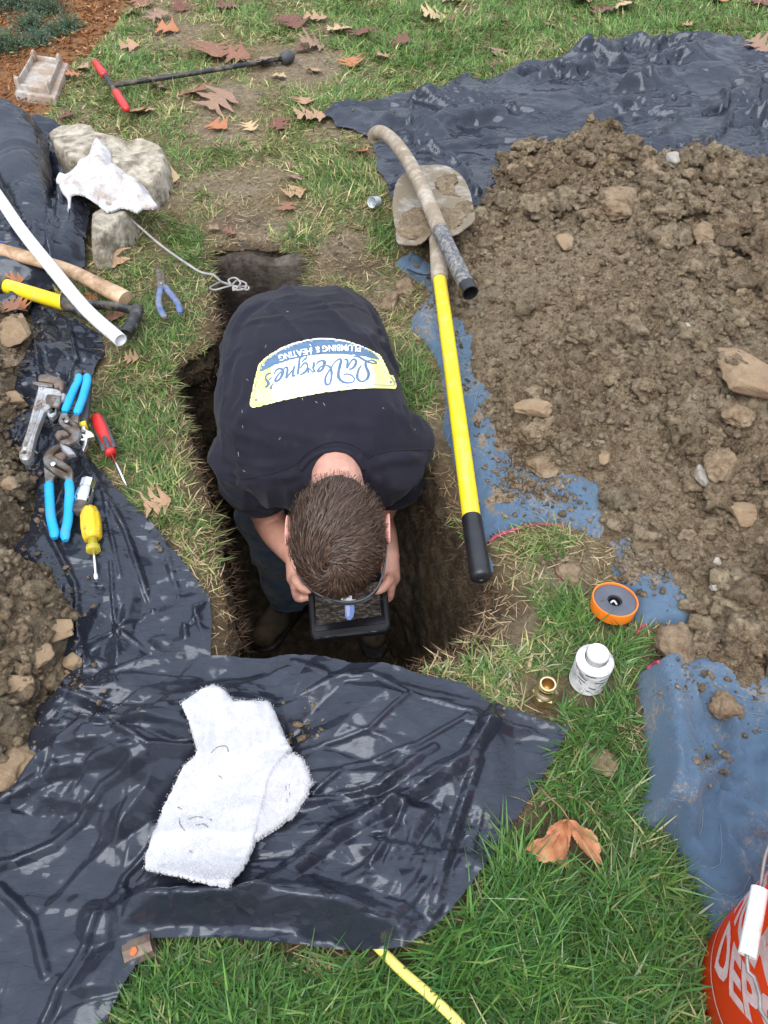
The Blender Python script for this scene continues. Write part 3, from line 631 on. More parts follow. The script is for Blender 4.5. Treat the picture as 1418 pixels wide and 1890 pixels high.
clods('soil_crumbs', np.c_[sp, [drop(a, b) for a, b in sp]]+np.c_[np.zeros((len(sp), 2)), sz*.4], sz, 1, 205, M_SOIL)
# ------------------------------------------------------------------ grass
def grassmat(name, rough=.6):
    m, t, p = nodemat(name)
    at = NN(t, 'ShaderNodeAttribute', attribute_name='tint'); t.links.new(at.outputs['Color'], p.inputs['Base Color'])
    p.inputs['Roughness'].default_value = rough; p.inputs['Specular IOR Level'].default_value = .35
    tr = NN(t, 'ShaderNodeBsdfTranslucent'); t.links.new(at.outputs['Color'], tr.inputs[0])
    mx = NN(t, 'ShaderNodeMixShader'); mx.inputs[0].default_value = .28
    t.links.new(p.outputs[0], mx.inputs[1]); t.links.new(tr.outputs[0], mx.inputs[2]); t.links.new(mx.outputs[0], t.nodes['Material Output'].inputs[0])
    return m
M_GRASS = grassmat('grass_blades', .45); M_STRAW = grassmat('dry_straw', .8)
def blades(name, root, L, W, az, lean, curl, col, mat, tip=None):
    n = len(root); T = np.array([0, .52, 1.0]); ws = np.array([.85, 1.0, 0])
    ca, sa = np.cos(az), np.sin(az); pos = []
    for t in T:
        th = lean+curl*t*.5; hx = L*t*np.sin(th); hz = L*t*np.cos(th)
        pos.append(np.stack([root[:, 0]+ca*hx, root[:, 1]+sa*hx, root[:, 2]+np.maximum(hz, .0025)+.0], 1))
    px_ = np.stack([-sa, ca, np.zeros(n)], 1); tw = np.random.default_rng(3).uniform(-.6, .6, n)
    px_ = px_*np.cos(tw)[:, None]+np.array([0, 0, 1])*np.sin(tw)[:, None]
    V = np.empty((n, 5, 3)); C = np.empty((n, 5, 3)); base = col*np.array([1.25, 1.1, 1.1])+.01
    for k in range(2):
        V[:, 2*k] = pos[k]-px_*(W*ws[k]/2)[:, None] if np.ndim(W) else pos[k]-px_*W*ws[k]/2
        V[:, 2*k+1] = pos[k]+px_*(W*ws[k]/2)[:, None]
        C[:, 2*k] = C[:, 2*k+1] = base*(1-T[k])+col*T[k]
    V[:, 4] = pos[2]; C[:, 4] = col if tip is None else tip
    o = np.arange(n)[:, None]*5
    F = np.concatenate([o+np.array([[0, 1, 3]]), o+np.array([[0, 3, 2]]), o+np.array([[2, 3, 4]])]).reshape(-1, 3)
    ob = tag(obj(name, V.reshape(-1, 3), F, mat), kind='stuff'); colattr(ob, C.reshape(-1, 3)); return ob
def allowed(c, marg=0.0):
    ok = np.ones(len(c), bool)
    for p_ in EXCL+[MULCH, TR]:
        lo, hi = p_.min(0), p_.max(0); m = ok & (c[:, 0] > lo[0]) & (c[:, 0] < hi[0]) & (c[:, 1] > lo[1]) & (c[:, 1] < hi[1])
        i = np.where(m)[0]
        if len(i): ok[i[inside(c[i], p_)]] = False
        if p_ is not TR and p_ is not MULCH and marg > 0:
            m = ok & (c[:, 0] > lo[0]-marg) & (c[:, 0] < hi[0]+marg) & (c[:, 1] > lo[1]-marg) & (c[:, 1] < hi[1]+marg); i = np.where(m)[0]
            if len(i): ok[i[edge_dist(c[i], p_)[0] < marg]] = False
    for (px, py, r) in CLEAR:
        a = P(px, py); ok &= np.hypot(c[:, 0]-a[0], c[:, 1]-a[1]) > r
    for l, r in CLINES: ok &= edge_dist(c, PP(l)[:, :2], False)[0] > r
    return ok
CLEAR = [(1470,1862,.135),(1004,1285,.045),(1004,1315,.035),(1083,1262,.055),(1083,1295,.035),(1130,1125,.052),(1130,1150,.045),(1114,1410,.035),(1048,1068,.04),(1215,1255,.05)]
CLINES = [([(700,1750),(745,1795),(795,1838),(850,1893),(880,1945)],.024),([(185,775),(208,840),(236,898)],.016),([(288,495),(298,525),(298,585)],.014),([(298,525),(332,578)],.014),([(1000,1562),(1045,1530),(1095,1580)],.045),([(1000,1590),(1095,1600)],.03),([(176,118),(236,205)],.02),([(214,155),(530,104)],.02),([(230,560),(245,620)],.02),([(150,515),(230,552)],.02),([(214,385),(300,457),(372,505)],.010)]
def gdens(c):
    a, b = proj(np.c_[c, np.zeros(len(c))])
    lush = gauss(a, b, LUSH); ba = np.maximum(gauss(a, b, BARE), gauss(a, b, DARK)); nn = fbm(c[:, 0]*4, c[:, 1]*4, 0, 301, 3)
    fr = fbm(c[:, 0]*13, c[:, 1]*13, 0, 302, 2)
    base = .62+.55*lush+.45*nn*(1-.6*lush)+.30*fr; base = base-1.15*ba*(1-.35*lush)
    return np.clip(base, .0, 1.15), lush, ba
def tufts(n_try, seed):
    r_ = np.random.default_rng(seed)
    # uniform over the view frustum footprint and a margin beside it
    yy = .02+5.6*r_.random(n_try)**1.35; half = .62+.43*yy; c = np.c_[(r_.random(n_try)*2-1)*half+.0, yy]
    c = c[(c[:, 0] < 2.85) & (c[:, 0] > -2.65)]
    d, lush, ba = gdens(c); k = r_.random(len(c)) < d; c, d, lush, ba = c[k], d[k], lush[k], ba[k]
    k = allowed(c, .016); return c[k], d[k], lush[k], ba[k], r_
c, d, lush, ba, r_ = tufts(88000, 11)
nb = 6; n = len(c)*nb; C2 = np.repeat(c, nb, 0)+r_.normal(0, .009, (n, 2)); far_ = np.repeat(sstep(1.6, 4, c[:, 1]), nb)
ld = np.repeat(lush, nb)
flow = np.repeat(6.28*fbm(c[:, 0]*2.3, c[:, 1]*2.3, 0, 311, 2), nb)
az = flow+r_.normal(0, 1.25, n); nearpit = np.exp(-trd(C2[:, 0], C2[:, 1])/.05); L = (.020+.026*r_.random(n)+.014*ld)*(1-.4*nearpit)*(1+.35*(r_.random(n) < .12)); L *= np.repeat(r_.uniform(.7, 1.25, len(c)), nb)
pxy = proj(np.c_[C2, np.zeros(n)]); L *= 1+.45*sstep(1250, 1650, pxy[1])*(pxy[0] > 560)
lean = np.clip(r_.normal(.95, .38, n), .08, 1.5); curl = r_.uniform(.1, 1.1, n); W = r_.uniform(.0018, .0036, n)*(1+.55*far_)
g1, g2, g3, g4 = np.array([.048, .112, .022]), np.array([.125, .225, .048]), np.array([.29, .29, .11]), np.array([.48, .40, .23])
dry = np.repeat(np.clip(.40-.34*lush+.35*ba+.32*fbm(c[:, 0]*5, c[:, 1]*5, 0, 312, 2), .04, .9), nb)
u = r_.random(n); pick = r_.random(n)
col = g1+(g2-g1)*u[:, None]; yel = pick < dry*.9; col[yel] = (g2+(g3-g2)*u[:, None])[yel]; st = pick < dry*.42; col[st] = (g3+(g4-g3)*u[:, None])[st]
col *= r_.uniform(.55, 1.5, (n, 1)); ls = np.clip(ld, 0, 1)[:, None]*(pxy[1] > 1000)[:, None]; col = col*(1-ls*.22*np.array([1.0, .15, .9])); col *= 1+.18*far_[:, None]; bl = (np.abs(pxy[1]-1600) < 400)&(r_.random(n) < .3); col[bl] *= np.array([.85, 1.0, 1.35])
keep = ~inside(C2, TR)
z = gz0(C2[:, 0], C2[:, 1])-.003-.02*np.exp(-trd(C2[:, 0], C2[:, 1])/.022)
blades('lawn_grass', np.c_[C2, z][keep], L[keep], W[keep], az[keep], lean[keep], curl[keep], col[keep], M_GRASS)
# the lawn beside the picture, thinner
m_ = 15000; ro = np.random.default_rng(77); co = np.stack([ro.uniform(-2.6, 2.8, m_), ro.uniform(-.3, 5.6, m_)], 1); a_, b_ = proj(np.c_[co, np.zeros(m_)]); co = co[((a_ < -20) | (a_ > 1440) | (b_ > 1910))]; co = co[allowed(co, .016)]
co = np.repeat(co, 5, 0)+ro.normal(0, .012, (len(co)*5, 2)); m_ = len(co); uo = ro.random((m_, 1)); 
blades('lawn_grass', np.c_[co, gz0(co[:, 0], co[:, 1])-.003], ro.uniform(.03, .07, m_), ro.uniform(.003, .006, m_), ro.random(m_)*6.28, np.clip(ro.normal(.95, .35, m_), .1, 1.5), ro.uniform(.1, 1.1, m_), (g1*(1-uo)+g2*uo)*ro.uniform(.6, 1.4, (m_, 1)), M_GRASS)
# matted dry thatch
n = 140000; yy = .02+5.4*r_.random(n)**1.3; C2 = np.c_[(r_.random(n)*2-1)*(.6+.43*yy), yy]; C2 = C2[(C2[:, 0] < 2.8) & (C2[:, 0] > -2.6)]
dd_, lush_, ba_ = gdens(C2); k = r_.random(len(C2)) < np.clip(.8-.3*lush_-.42*ba_, .22, 1); C2 = C2[k]; ba_ = ba_[k]; k = allowed(C2); C2 = C2[k]; ba_ = ba_[k]; n = len(C2)
u = r_.random((n, 1)); col = np.array([.13, .085, .035])*(1-u)+np.array([.50, .42, .24])*u
z = gz0(C2[:, 0], C2[:, 1])+.001+.006*r_.random(n)-.02*np.exp(-trd(C2[:, 0], C2[:, 1])/.022)
blades('dry_thatch', np.c_[C2, z], r_.uniform(.012, .045, n), r_.uniform(.0008, .0022, n), r_.random(n)*6.28, r_.normal(1.45, .12, n), r_.normal(0, .3, n), col, M_STRAW)
# roots and torn sod hanging over the rim of the trench
k_ = r_.integers(0, len(TRC), 4600); base = TRC[k_]+_nrm[k_]*r_.uniform(-.004, .04, (len(k_), 1)); n = len(k_)
u = r_.random((n, 1)); col = np.array([.05, .027, .015])*(1-u)+np.array([.17, .105, .055])*u
inn = np.arctan2(-_nrm[k_, 1], -_nrm[k_, 0])
blades('sod_roots', np.c_[base, gz0(base[:, 0], base[:, 1])-.024+.022*(r_.random(n))], r_.uniform(.008, .032, n), r_.uniform(.0005, .0011, n), inn+r_.normal(0, 1.1, n), r_.uniform(1.1, 1.9, n), r_.uniform(0, 1.6, n), col, M_STRAW)
k_ = r_.integers(0, len(TRC), 3000); dp = r_.uniform(.01, .25, len(k_)); base = TRC[k_]-_nrm[k_]*.012; n = len(k_); inn = np.arctan2(-_nrm[k_, 1], -_nrm[k_, 0])
blades('sod_roots', np.c_[base, -dp-.02], r_.uniform(.01, .04, n), r_.uniform(.0005, .001, n), inn+r_.normal(0, .9, n), r_.uniform(1.6, 2.6, n), r_.uniform(-.5, 1.2, n), np.repeat(np.array([[.13, .08, .045]]), n, 0), M_STRAW)
k_ = r_.integers(0, len(TRC), 1300); vis = (TRC[k_, 1] > .95) | (TRC[k_, 0] > .1); k_ = k_[vis]; sel = fbm(TRC[k_, 0]*5, TRC[k_, 1]*5, 0, 333, 2)+(TRC[k_, 1] > 1.9)*.6 > .05; k_ = k_[sel]
base = TRC[k_]+_nrm[k_]*r_.uniform(.0, .03, (len(k_), 1)); n = len(k_); inn = np.arctan2(-_nrm[k_, 1], -_nrm[k_, 0]); u = r_.random((n, 1))
blades('rim_grass', np.c_[base, gz0(base[:, 0], base[:, 1])-.016], r_.uniform(.02, .052, n), r_.uniform(.0014, .0026, n), inn+r_.normal(0, .8, n), r_.uniform(.9, 1.5, n), r_.uniform(.2, 1.6, n), g1*(1-u)+np.array([.26, .26, .09])*u, M_GRASS)
# ------------------------------------------------------------------ mulch bed of bark chips
n = 10500; lo, hi = MULCH.min(0), MULCH.max(0); c = lo+(hi-lo)*r_.random((n*4, 2)); c = c[inside(c, MULCH)]; a_, b_ = proj(np.c_[c, np.zeros(len(c))]); c = c[(a_ > -420) & (b_ > -90)][:n]; n = len(c)
L = r_.uniform(.006, .045, n)*(r_.random(n)**.6); W = L*r_.uniform(.12, .5, n); H = r_.uniform(.0015, .004, n)
bx = np.array([[-1,-1,-1],[1,-.6,-1],[1,.7,-1],[-.8,1,-1],[-1,-1,1],[1,-.6,1],[1,.7,1],[-.8,1,1]])*.5; bf = np.array([[0,3,2,1],[4,5,6,7],[0,1,5,4],[1,2,6,5],[2,3,7,6],[3,0,4,7]])
v = bx[None]*np.stack([L, W, H], 1)[:, None]; a_ = r_.random(n)*6.28; tl = r_.normal(0, .35, n)
x_ = v[..., 0]*np.cos(tl)[:, None]-v[..., 2]*np.sin(tl)[:, None]; z_ = v[..., 0]*np.sin(tl)[:, None]+v[..., 2]*np.cos(tl)[:, None]
v = np.stack([x_*np.cos(a_)[:, None]-v[..., 1]*np.sin(a_)[:, None], x_*np.sin(a_)[:, None]+v[..., 1]*np.cos(a_)[:, None], z_], -1)
v += np.c_[c, gz0(c[:, 0], c[:, 1])+.002+.016*r_.random(n)][:, None]
M_CHIP = grassmat('bark_chip', .85)
o = tag(obj('bark_mulch', v.reshape(-1, 3), (bf[None]+(np.arange(n)*8)[:, None, None]).reshape(-1, 4), M_CHIP, smooth=False), kind='stuff')
u = r_.random((n, 1)); cc = np.array([.11, .030, .012])*(1-u)+np.array([.47, .19, .065])*u; wv = r_.random(n) < .12; cc[wv] = np.array([.55, .37, .2]); colattr(o, np.repeat(cc, 8, 0))
# ------------------------------------------------------------------ juniper
jt = thing('juniper_shrub', 'low blue-green juniper shrub in the mulch at the top left corner', 'shrub', P(30, 60))
def sprays(cs, rad, hh, seed):
    r_ = np.random.default_rng(seed); V = []; C = []; B = []
    for (x, y, z), rd, h_ in zip(cs, rad, hh):
        m = int(150*rd/.1)
        for q in range(m):
            a = r_.random()*6.28; el = r_.uniform(.1, 1.35); l = rd*r_.uniform(.55, 1.15); dr = np.array([math.cos(a)*math.cos(el), math.sin(a)*math.cos(el), math.sin(el)*h_/rd])
            p0 = np.array([x, y, z]); B.append((p0+dr*l*.1, p0+dr*l)); 
            for s in np.linspace(.35, 1, 13):
                pt = p0+dr*l*s+r_.normal(0, .003, 3); aa = r_.random(3)-.5; aa /= np.linalg.norm(aa); dd = dr/np.linalg.norm(dr)*.7+aa*.9; dd /= np.linalg.norm(dd)
                sd = np.cross(dd, r_.normal(size=3)); sd /= np.linalg.norm(sd); ln = r_.uniform(.008, .017); V += [pt-sd*.0022, pt+sd*.0022, pt+dd*ln]
                u = r_.random(); C.append(np.array([.05, .105, .055])*(1-u)+np.array([.17, .26, .19])*u if q % 5 else np.array([.12, .17, .06]))
    return np.array(V), np.repeat(np.array(C), 3, 0), B
jc = [(-40,90),(20,95),(60,60),(90,30),(110,-5),(40,20),(-20,30),(130,60),(0,-30),(75,85),(-60,0),(70,-30),(105,68)]
cs = [P(x, y) for x, y in jc]; rad = [.13,.12,.11,.13,.14,.16,.17,.09,.2,.08,.2,.2,.07]; V, C, B = sprays(cs, rad, [r*.85 for r in rad], 5)
o = obj('foliage', V, np.arange(len(V)).reshape(-1, 3), M_GRASS, jt, smooth=False); colattr(o, C); o['kind'] = 'stuff'
M_TWIG = simple('twig_bark', (.10, .06, .035), (.2, .13, .08), b=None, rough=.9)
v, f = join(*[tube([a, b], [.002, .0007], 3, False) for a, b in B[::3]]); obj('twigs', v, f, M_TWIG, jt)['kind'] = 'stuff'
# ------------------------------------------------------------------ fallen leaves
def leafmat(name, c1, c2, c3):
    m, t, p = nodemat(name); n = tex(t, 34, 8, .7); c = ramp(t, n, [(.3, c1), (.5, c2), (.75, c3)])
    sp_ = tex(t, 260, 4, .8); c = mixc(t, ramp(t, sp_, [(.62, (0, 0, 0)), (.7, (.6, .6, .6))]), c, tuple(a*.35 for a in c1))
    t.links.new(c, p.inputs['Base Color']); p.inputs['Roughness'].default_value = .5; p.inputs['Specular IOR Level'].default_value = .4
    t.links.new(bump(t, tex(t, 120, 6, .7), .5, .0012), p.inputs['Normal']); return m
LM = {'tan': leafmat('tan_leaf', (.24, .13, .065), (.36, .215, .12), (.48, .32, .19)), 'brown': leafmat('brown_leaf', (.13, .055, .03), (.22, .10, .055), (.34, .18, .11)),
      'red': leafmat('red_leaf', (.075, .024, .016), (.15, .055, .035), (.26, .12, .08)), 'orange': leafmat('orange_leaf', (.24, .075, .03), (.38, .145, .06), (.50, .25, .12)),
      'pink': leafmat('dusty_leaf', (.17, .09, .058), (.26, .155, .10), (.38, .25, .17)), 'yellow': leafmat('pale_leaf', (.36, .24, .11), (.48, .34, .18), (.58, .45, .28))}
def oak(seed):
    r_ = np.random.default_rng(seed); nt_ = 56; nl = 2+(seed % 3 > 0); cols = np.linspace(-1, 1, 9); V = []
    ph = r_.uniform(-.08, .08); amp = r_.uniform(.46, .60); bend = r_.uniform(-.10, .10)
    for t in np.linspace(0, 1, nt_):
        env = math.sin(math.pi*min(1, t*.86+.12))**.6
        s = (t*nl+ph) % 1; tooth = (1-abs(2*s-1))**1.25; w = env*(.10+amp*tooth)+.025
        w *= 1+.20*math.sin(t*31+seed)*tooth
        if t > .96: w *= (1-t)/.04
        for c_ in cols:
            a = abs(c_); V.append((c_*w+bend*math.sin(t*3), t*.82+.30*a*w*(1 if t < .9 else 0)*1.1, 0))
    V = np.array(V); F = [(i*9+j, i*9+j+1, (i+1)*9+j+1, (i+1)*9+j) for i in range(nt_-1) for j in range(8)]
    x, y = V[:, 0].copy(), V[:, 1].copy(); k = r_.uniform(.25, .9)
    V[:, 2] = k*.55*x*x+.10*np.sin(y*4+seed)+.05*fbm(x*4, y*4, seed, seed, 3)+r_.uniform(-.15, .2)*x*y+.03*np.abs(np.sin(y*14))*np.abs(x); V[:, 2] += .018*np.exp(-(x/.02)**2); V[:, 2] -= V[:, 2].min()
    for kk in range(nl*2+1):                                   # side veins stand a little proud
        yy = .12+.7*kk/(nl*2+1); V[:, 2] += .010*np.exp(-((y-yy-.75*np.abs(x))/.014)**2)
    sv, sf = tube(spl([(0, .02, V[:, 2].mean()), (.01*bend, -.12, .03), (.03, -.26, .05)], .05), .009, 4)
    F = F+[tuple(a+len(V) for a in q) for q in sf]; V = np.concatenate([V, sv])
    V[:, 1] -= .42
    return V, F
OAKS = [oak(s) for s in range(8)]
LEAVES = [  # px, py, size px, turn, kind, colour words, where
 (265,213,62,170,'tan','tan oak leaf by the end of the red probe handle'),(205,487,66,200,'tan','light brown oak leaf on grass below the small stone'),(292,165,55,100,'pink','pinkish oak leaf just under the black probe rod'),
 (365,178,75,60,'brown','brown curled oak leaf of the pair under the probe rod'),(408,197,78,150,'pink','large flat pinkish oak leaf below the probe rod'),(330,20,45,20,'red','dark red leaf near the mulch at the top'),
 (395,103,95,20,'brown','large upright brown oak leaf behind the probe rod'),(440,112,60,80,'brown','brown oak leaf lying on the probe rod'),(480,122,80,100,'pink','pale brown oak leaf in front of the probe rod'),
 (405,238,50,60,'orange','small orange-brown curled leaf on bare soil'),(462,242,34,30,'yellow','tiny pale leaf on bare soil'),(518,238,52,190,'red','dark red-brown oak leaf on bare soil'),
 (560,195,52,10,'tan','upper tan oak leaf touching the black plastic corner'),(575,225,75,100,'tan','large tan oak leaf at the tip of the black plastic'),(668,287,36,50,'orange','small orange leaf under the edge of the black plastic'),
 (540,335,44,190,'pink','dusty pink leaf, top of the row of three'),(546,364,54,120,'tan','light tan oak leaf, middle of the row of three'),(528,388,46,160,'brown','reddish brown leaf, bottom of the row of three'),
 (668,68,52,170,'red','red oak leaf in the grass near the top centre'),(626,62,60,90,'yellow','cream oak leaf beside the red one near the top'),(535,50,72,30,'red','big russet oak leaf near the top'),(583,42,56,80,'tan','tan oak leaf near the top left of the cream one'),
 (652,122,48,10,'orange','bright orange leaf beside a worm cast of dark soil'),(708,112,38,80,'tan','small tan leaf right of the worm cast'),(580,137,40,120,'tan','small tan leaf right of the probe tip'),(515,147,38,60,'yellow','small yellowish leaf below the probe tip'),
 (576,90,60,110,'pink','flat dusty leaf on bare soil behind the probe tip'),(558,98,34,100,'red','dark leaf next to the probe tip'),(740,85,46,80,'red','small dark oak leaf in tall grass'),(800,38,60,90,'yellow','cream oak leaf at the top of the grass'),
 (827,42,34,60,'brown','little brown leaf beside the cream one in the grass'),(915,103,40,200,'pink','pinkish oak leaf above the large plastic sheet'),(909,124,30,90,'red','dark red scrap of leaf above the large plastic sheet'),
 (833,5,55,80,'tan','tan leaf cut by the top edge'),(1068,8,60,90,'tan','tan leaf next to the soil clump at the top edge'),(1110,28,62,95,'red','dark red oak leaf below the soil clump at the top'),(1150,20,60,90,'yellow','pale underside leaf by the soil clump at the top'),
 (1165,3,55,70,'brown','brown leaf at the very top right of the soil clump'),(1325,6,58,10,'orange','orange leaf at the top right'),(1402,12,60,40,'red','dark red leaf in the top right corner'),(1013,52,30,50,'pink','little pink leaf in the bright grass'),
 (1268,50,26,40,'tan','tiny tan leaf near the tip of the back plastic sheet'),(1400,92,56,40,'pink','pink leaf right of the back plastic sheet'),(245,30,52,100,'pink','pinkish oak leaf on mulch edge'),(295,38,50,120,'pink','dusty pink leaf right of the mulch edge'),
 (262,15,50,60,'brown','brown leaf on the mulch at the top'),(420,20,56,110,'red','dark leaf near the top left of the lawn'),(310,62,56,80,'orange','rust leaf in the dry grass'),(240,92,46,100,'tan','tan leaf at the mulch edge above the red handle'),
 (155,130,36,70,'tan','small tan leaf beside the concrete block'),(135,145,36,120,'orange','rust leaf beside the concrete block'),(125,222,42,80,'red','dark pink leaf behind the big stone'),(314,335,46,100,'yellow','pale curled leaf at the corner of the big stone'),
 (425,436,30,80,'brown','small brown leaf on soil beyond the trench'),(292,936,64,110,'tan','tan pointed oak leaf on the grass left of the trench'),(395,430,30,80,'pink','faded leaf at the far rim of the trench'),
 (165,560,46,110,'orange','rust leaf under the wooden handle'),(212,592,52,100,'brown','brown leaf inside the black grip'),(30,525,40,100,'orange','rust leaf between the wooden and yellow handles'),(250,610,34,80,'red','dark leaf by the black grip'),
 (20,578,60,80,'brown','brown leaf above the small soil heap'),(40,572,40,40,'orange','orange scrap beside the yellow handle'),(245,668,34,80,'tan','tan scrap in the grass left of the trench')]
LMESH = {}
for i, (px, py, s, rot, kd, lab) in enumerate(LEAVES):
    p, nrm = hit(px, py); d_ = np.linalg.norm(p-CC); S = s/FOC*((p-CC)@FW)*.95; k = (i*5+3) % 8
    if (k, kd) not in LMESH:
        me = mesh_data('leaf', *OAKS[k]); me.materials.append(LM[kd]); LMESH[(k, kd)] = me
    o = bpy.data.objects.new('oak_leaf', LMESH[(k, kd)]); COL.objects.link(o); o.location = (p[0], p[1], p[2]+.012)
    r1 = random.Random(i); o.scale = (S, S, S*.7); o.rotation_euler = (r1.uniform(-.22, .30), r1.uniform(-.25, .25), R(rot)+r1.uniform(-.2, .2))
    tag(o, lab, 'leaf', 'fallen oak leaves')
# the big orange folded leaf in the foreground
for nm, out, tilt, ax_ in (('left_lobe', [(1048,1509),(1030,1516),(1012,1530),(1004,1548),(985,1553),(968,1568),(985,1577),(990,1590),(1003,1596),(1018,1592),(1032,1594),(1046,1602),(1049,1590),(1046,1580),(1052,1560),(1058,1532)], .5, 0),
                         ('right_lobe', [(1048,1509),(1062,1512),(1076,1522),(1092,1530),(1106,1546),(1112,1566),(1108,1576),(1116,1596),(1098,1588),(1082,1578),(1070,1566),(1056,1545),(1050,1530)], .4, 0)):
    pass
lt = thing('maple_leaf', 'big orange-brown leaf folded in two on the foreground grass', 'leaf', P(1050, 1540, .02))
for nm, out in (('leaf_blade', [(1048,1509),(1030,1516),(1012,1530),(1004,1548),(985,1553),(968,1568),(985,1577),(990,1590),(1003,1596),(1018,1592),(1032,1594),(1046,1602),(1049,1590),(1046,1580),(1052,1560),(1056,1532)]),
                ('leaf_blade', [(1048,1509),(1062,1512),(1076,1522),(1092,1530),(1106,1546),(1112,1566),(1108,1576),(1116,1596),(1098,1588),(1082,1578),(1070,1566),(1058,1545),(1052,1530)])):
    q, f, d = outline_grid(resample(PP(out, .035), .004), .0025); ax0 = P(1052, 1540, .035); fold = np.abs(q[:, 0]-ax0[0]-(q[:, 1]-ax0[1])*.1)
    left = out[3][0] < 1048
    z = .030+(.75*fold if left else .35*fold)+.004*fbm(q[:, 0]*45, q[:, 1]*45, 0, 3, 3)-.30*fold**2/.03+.9*np.clip(.008-d, 0, 1)*(fbm(q[:, 0]*30, q[:, 1]*30, 0, 8, 2)+.2)
    v = np.c_[q, z]; f2 = np.concatenate([f, f[:, ::-1]+len(v)]); obj(nm, np.concatenate([v, v-[0, 0, .0006]]), f2, LM['orange'], lt)
for a_, b_ in (((1049,1512),(985,1568)), ((1049,1512),(1005,1590)), ((1049,1512),(1046,1592)), ((1049,1512),(1112,1590)), ((1062,1530),(1104,1552)), ((1030,1535),(1008,1550))):
    qq = np.linspace(P(*a_, .036), P(*b_, .036), 14); fo = np.abs(qq[:, 0]-P(1052,1540,.035)[0]); qq[:, 2] = .0312+np.where(qq[:, 0] < P(1050,1540,.035)[0], .75, .35)*fo-.3*fo**2/.03; obj('vein', *tube(qq, .0007, 5), LM['brown'], lt)
obj('stem', *tube(spl([P(1050,1512,.030), P(1035,1490,.035), P(1010,1468,.04), P(998,1452,.038)]), .0011, 6), LM['brown'], lt)
# ------------------------------------------------------------------ materials of the objects
M_STONE = simple('weathered_stone', (.40, .345, .265), (.56, .50, .40), 9, .9, b=(60, .8, .01), dirt=(.17, .14, .10), dirt_scale=16, dirt_amt=.42)
M_CONC = simple('cast_concrete', (.34, .31, .28), (.50, .47, .43), 22, .9, b=(180, .5, .003), dirt=(.30, .22, .16), dirt_scale=14, dirt_amt=.45)
M_TERRY = simple('white_terry', (.54, .54, .555), (.63, .63, .645), 90, .95, b=(520, .9, .003), spec=.1, dirt=(.50, .47, .46), dirt_scale=30, dirt_amt=.02)
M_RAG = simple('white_cotton', (.50, .49, .50), (.62, .61, .62), 40, .95, b=(260, .6, .002), spec=.1, dirt=(.36, .29, .24), dirt_scale=22, dirt_amt=.28)
M_PVC = simple('white_pvc', (.78, .80, .82), (.83, .84, .85), 10, .3, b=None, dirt=(.45, .40, .33), dirt_scale=26, dirt_amt=.12)
M_WOOD = simple('ash_wood', (.48, .30, .17), (.63, .44, .28), 14, .55, b=(120, .3, .002), dirt=(.26, .16, .09), dirt_scale=11, dirt_amt=.3)
M_YEL = simple('yellow_fibreglass', (.78, .58, .01), (.84, .66, .02), 12, .33, b=(300, .1, .0006), dirt=(.50, .38, .16), dirt_scale=30, dirt_amt=.14)
M_BLK = simple('black_rubber', (.014, .014, .015), (.025, .025, .027), 40, .45, b=(260, .4, .001), dirt=(.16, .13, .10), dirt_scale=22, dirt_amt=.25)
M_BLKCLEAN = simple('black_plastic', (.012, .012, .014), (.018, .018, .02), 40, .35, b=(400, .15, .0005))
M_STEEL = simple('brushed_steel', (.42, .41, .40), (.55, .54, .53), 60, .38, metal=.9, b=(300, .25, .0006), dirt=(.17, .13, .10), dirt_scale=30, dirt_amt=.3)
M_ALU = simple('cast_aluminium', (.50, .50, .50), (.60, .60, .60), 50, .45, metal=.75, b=(420, .4, .0008), dirt=(.22, .17, .13), dirt_scale=24, dirt_amt=.25)
M_DSTEEL = simple('dark_steel', (.19, .18, .17), (.30, .28, .26), 70, .42, metal=.85, b=(400, .4, .0008), dirt=(.14, .10, .07), dirt_scale=28, dirt_amt=.35)
M_RUST = simple('worn_rusty_steel', (.11, .075, .055), (.22, .165, .13), 40, .6, metal=.4, b=(300, .5, .001))
M_CHROME = simple('chrome', (.75, .75, .76), (.82, .82, .83), 20, .16, metal=1, b=(500, .05, .0003))
M_BLUEGRIP = simple('bright_blue_grip', (.0, .30, .66), (.01, .36, .74), 20, .38, b=(300, .1, .0005), dirt=(.10, .22, .32), dirt_scale=40, dirt_amt=.12)
M_DBLUE = simple('worn_blue_grip', (.045, .10, .26), (.09, .15, .32), 60, .6, b=(300, .4, .001), dirt=(.20, .19, .20), dirt_scale=40, dirt_amt=.35)
M_RED = simple('red_plastic', (.52, .018, .018), (.60, .03, .025), 20, .35, b=(300, .1, .0005))
M_GREY = simple('grey_rubber', (.045, .045, .048), (.07, .07, .075), 60, .6, b=(500, .5, .0008))
M_ORANGE = simple('orange_plastic', (.78, .17, .01), (.84, .22, .02), 20, .35, b=None)
M_TAPE = simple('grey_tape', (.075, .08, .10), (.095, .10, .125), 30, .4, b=(300, .2, .0005))
M_BRASS = simple('brass', (.80, .62, .34), (.88, .72, .45), 30, .32, metal=1, b=(400, .15, .0005))
M_BRASSD = simple('brass_bore', (.36, .20, .06), (.42, .26, .09), 30, .4, metal=.9, b=None)
M_CANW = simple('white_can_label', (.72, .73, .75), (.80, .81, .82), 14, .42, b=None, dirt=(.30, .28, .27), dirt_scale=34, dirt_amt=.24)
M_INK = simple('black_print', (.02, .02, .022), b=None, rough=.6)
M_MUDPIPE = simple('mud_caked_pipe', (.36, .31, .245), (.47, .42, .345), 34, .85, b=(130, .8, .003), dirt=(.26, .20, .14), dirt_scale=22, dirt_amt=.5)
M_DARKPIPE = simple('dark_pipe', (.05, .055, .07), (.10, .105, .12), 40, .5, b=(130, .4, .001), dirt=(.30, .27, .23), dirt_scale=90, dirt_amt=.30)
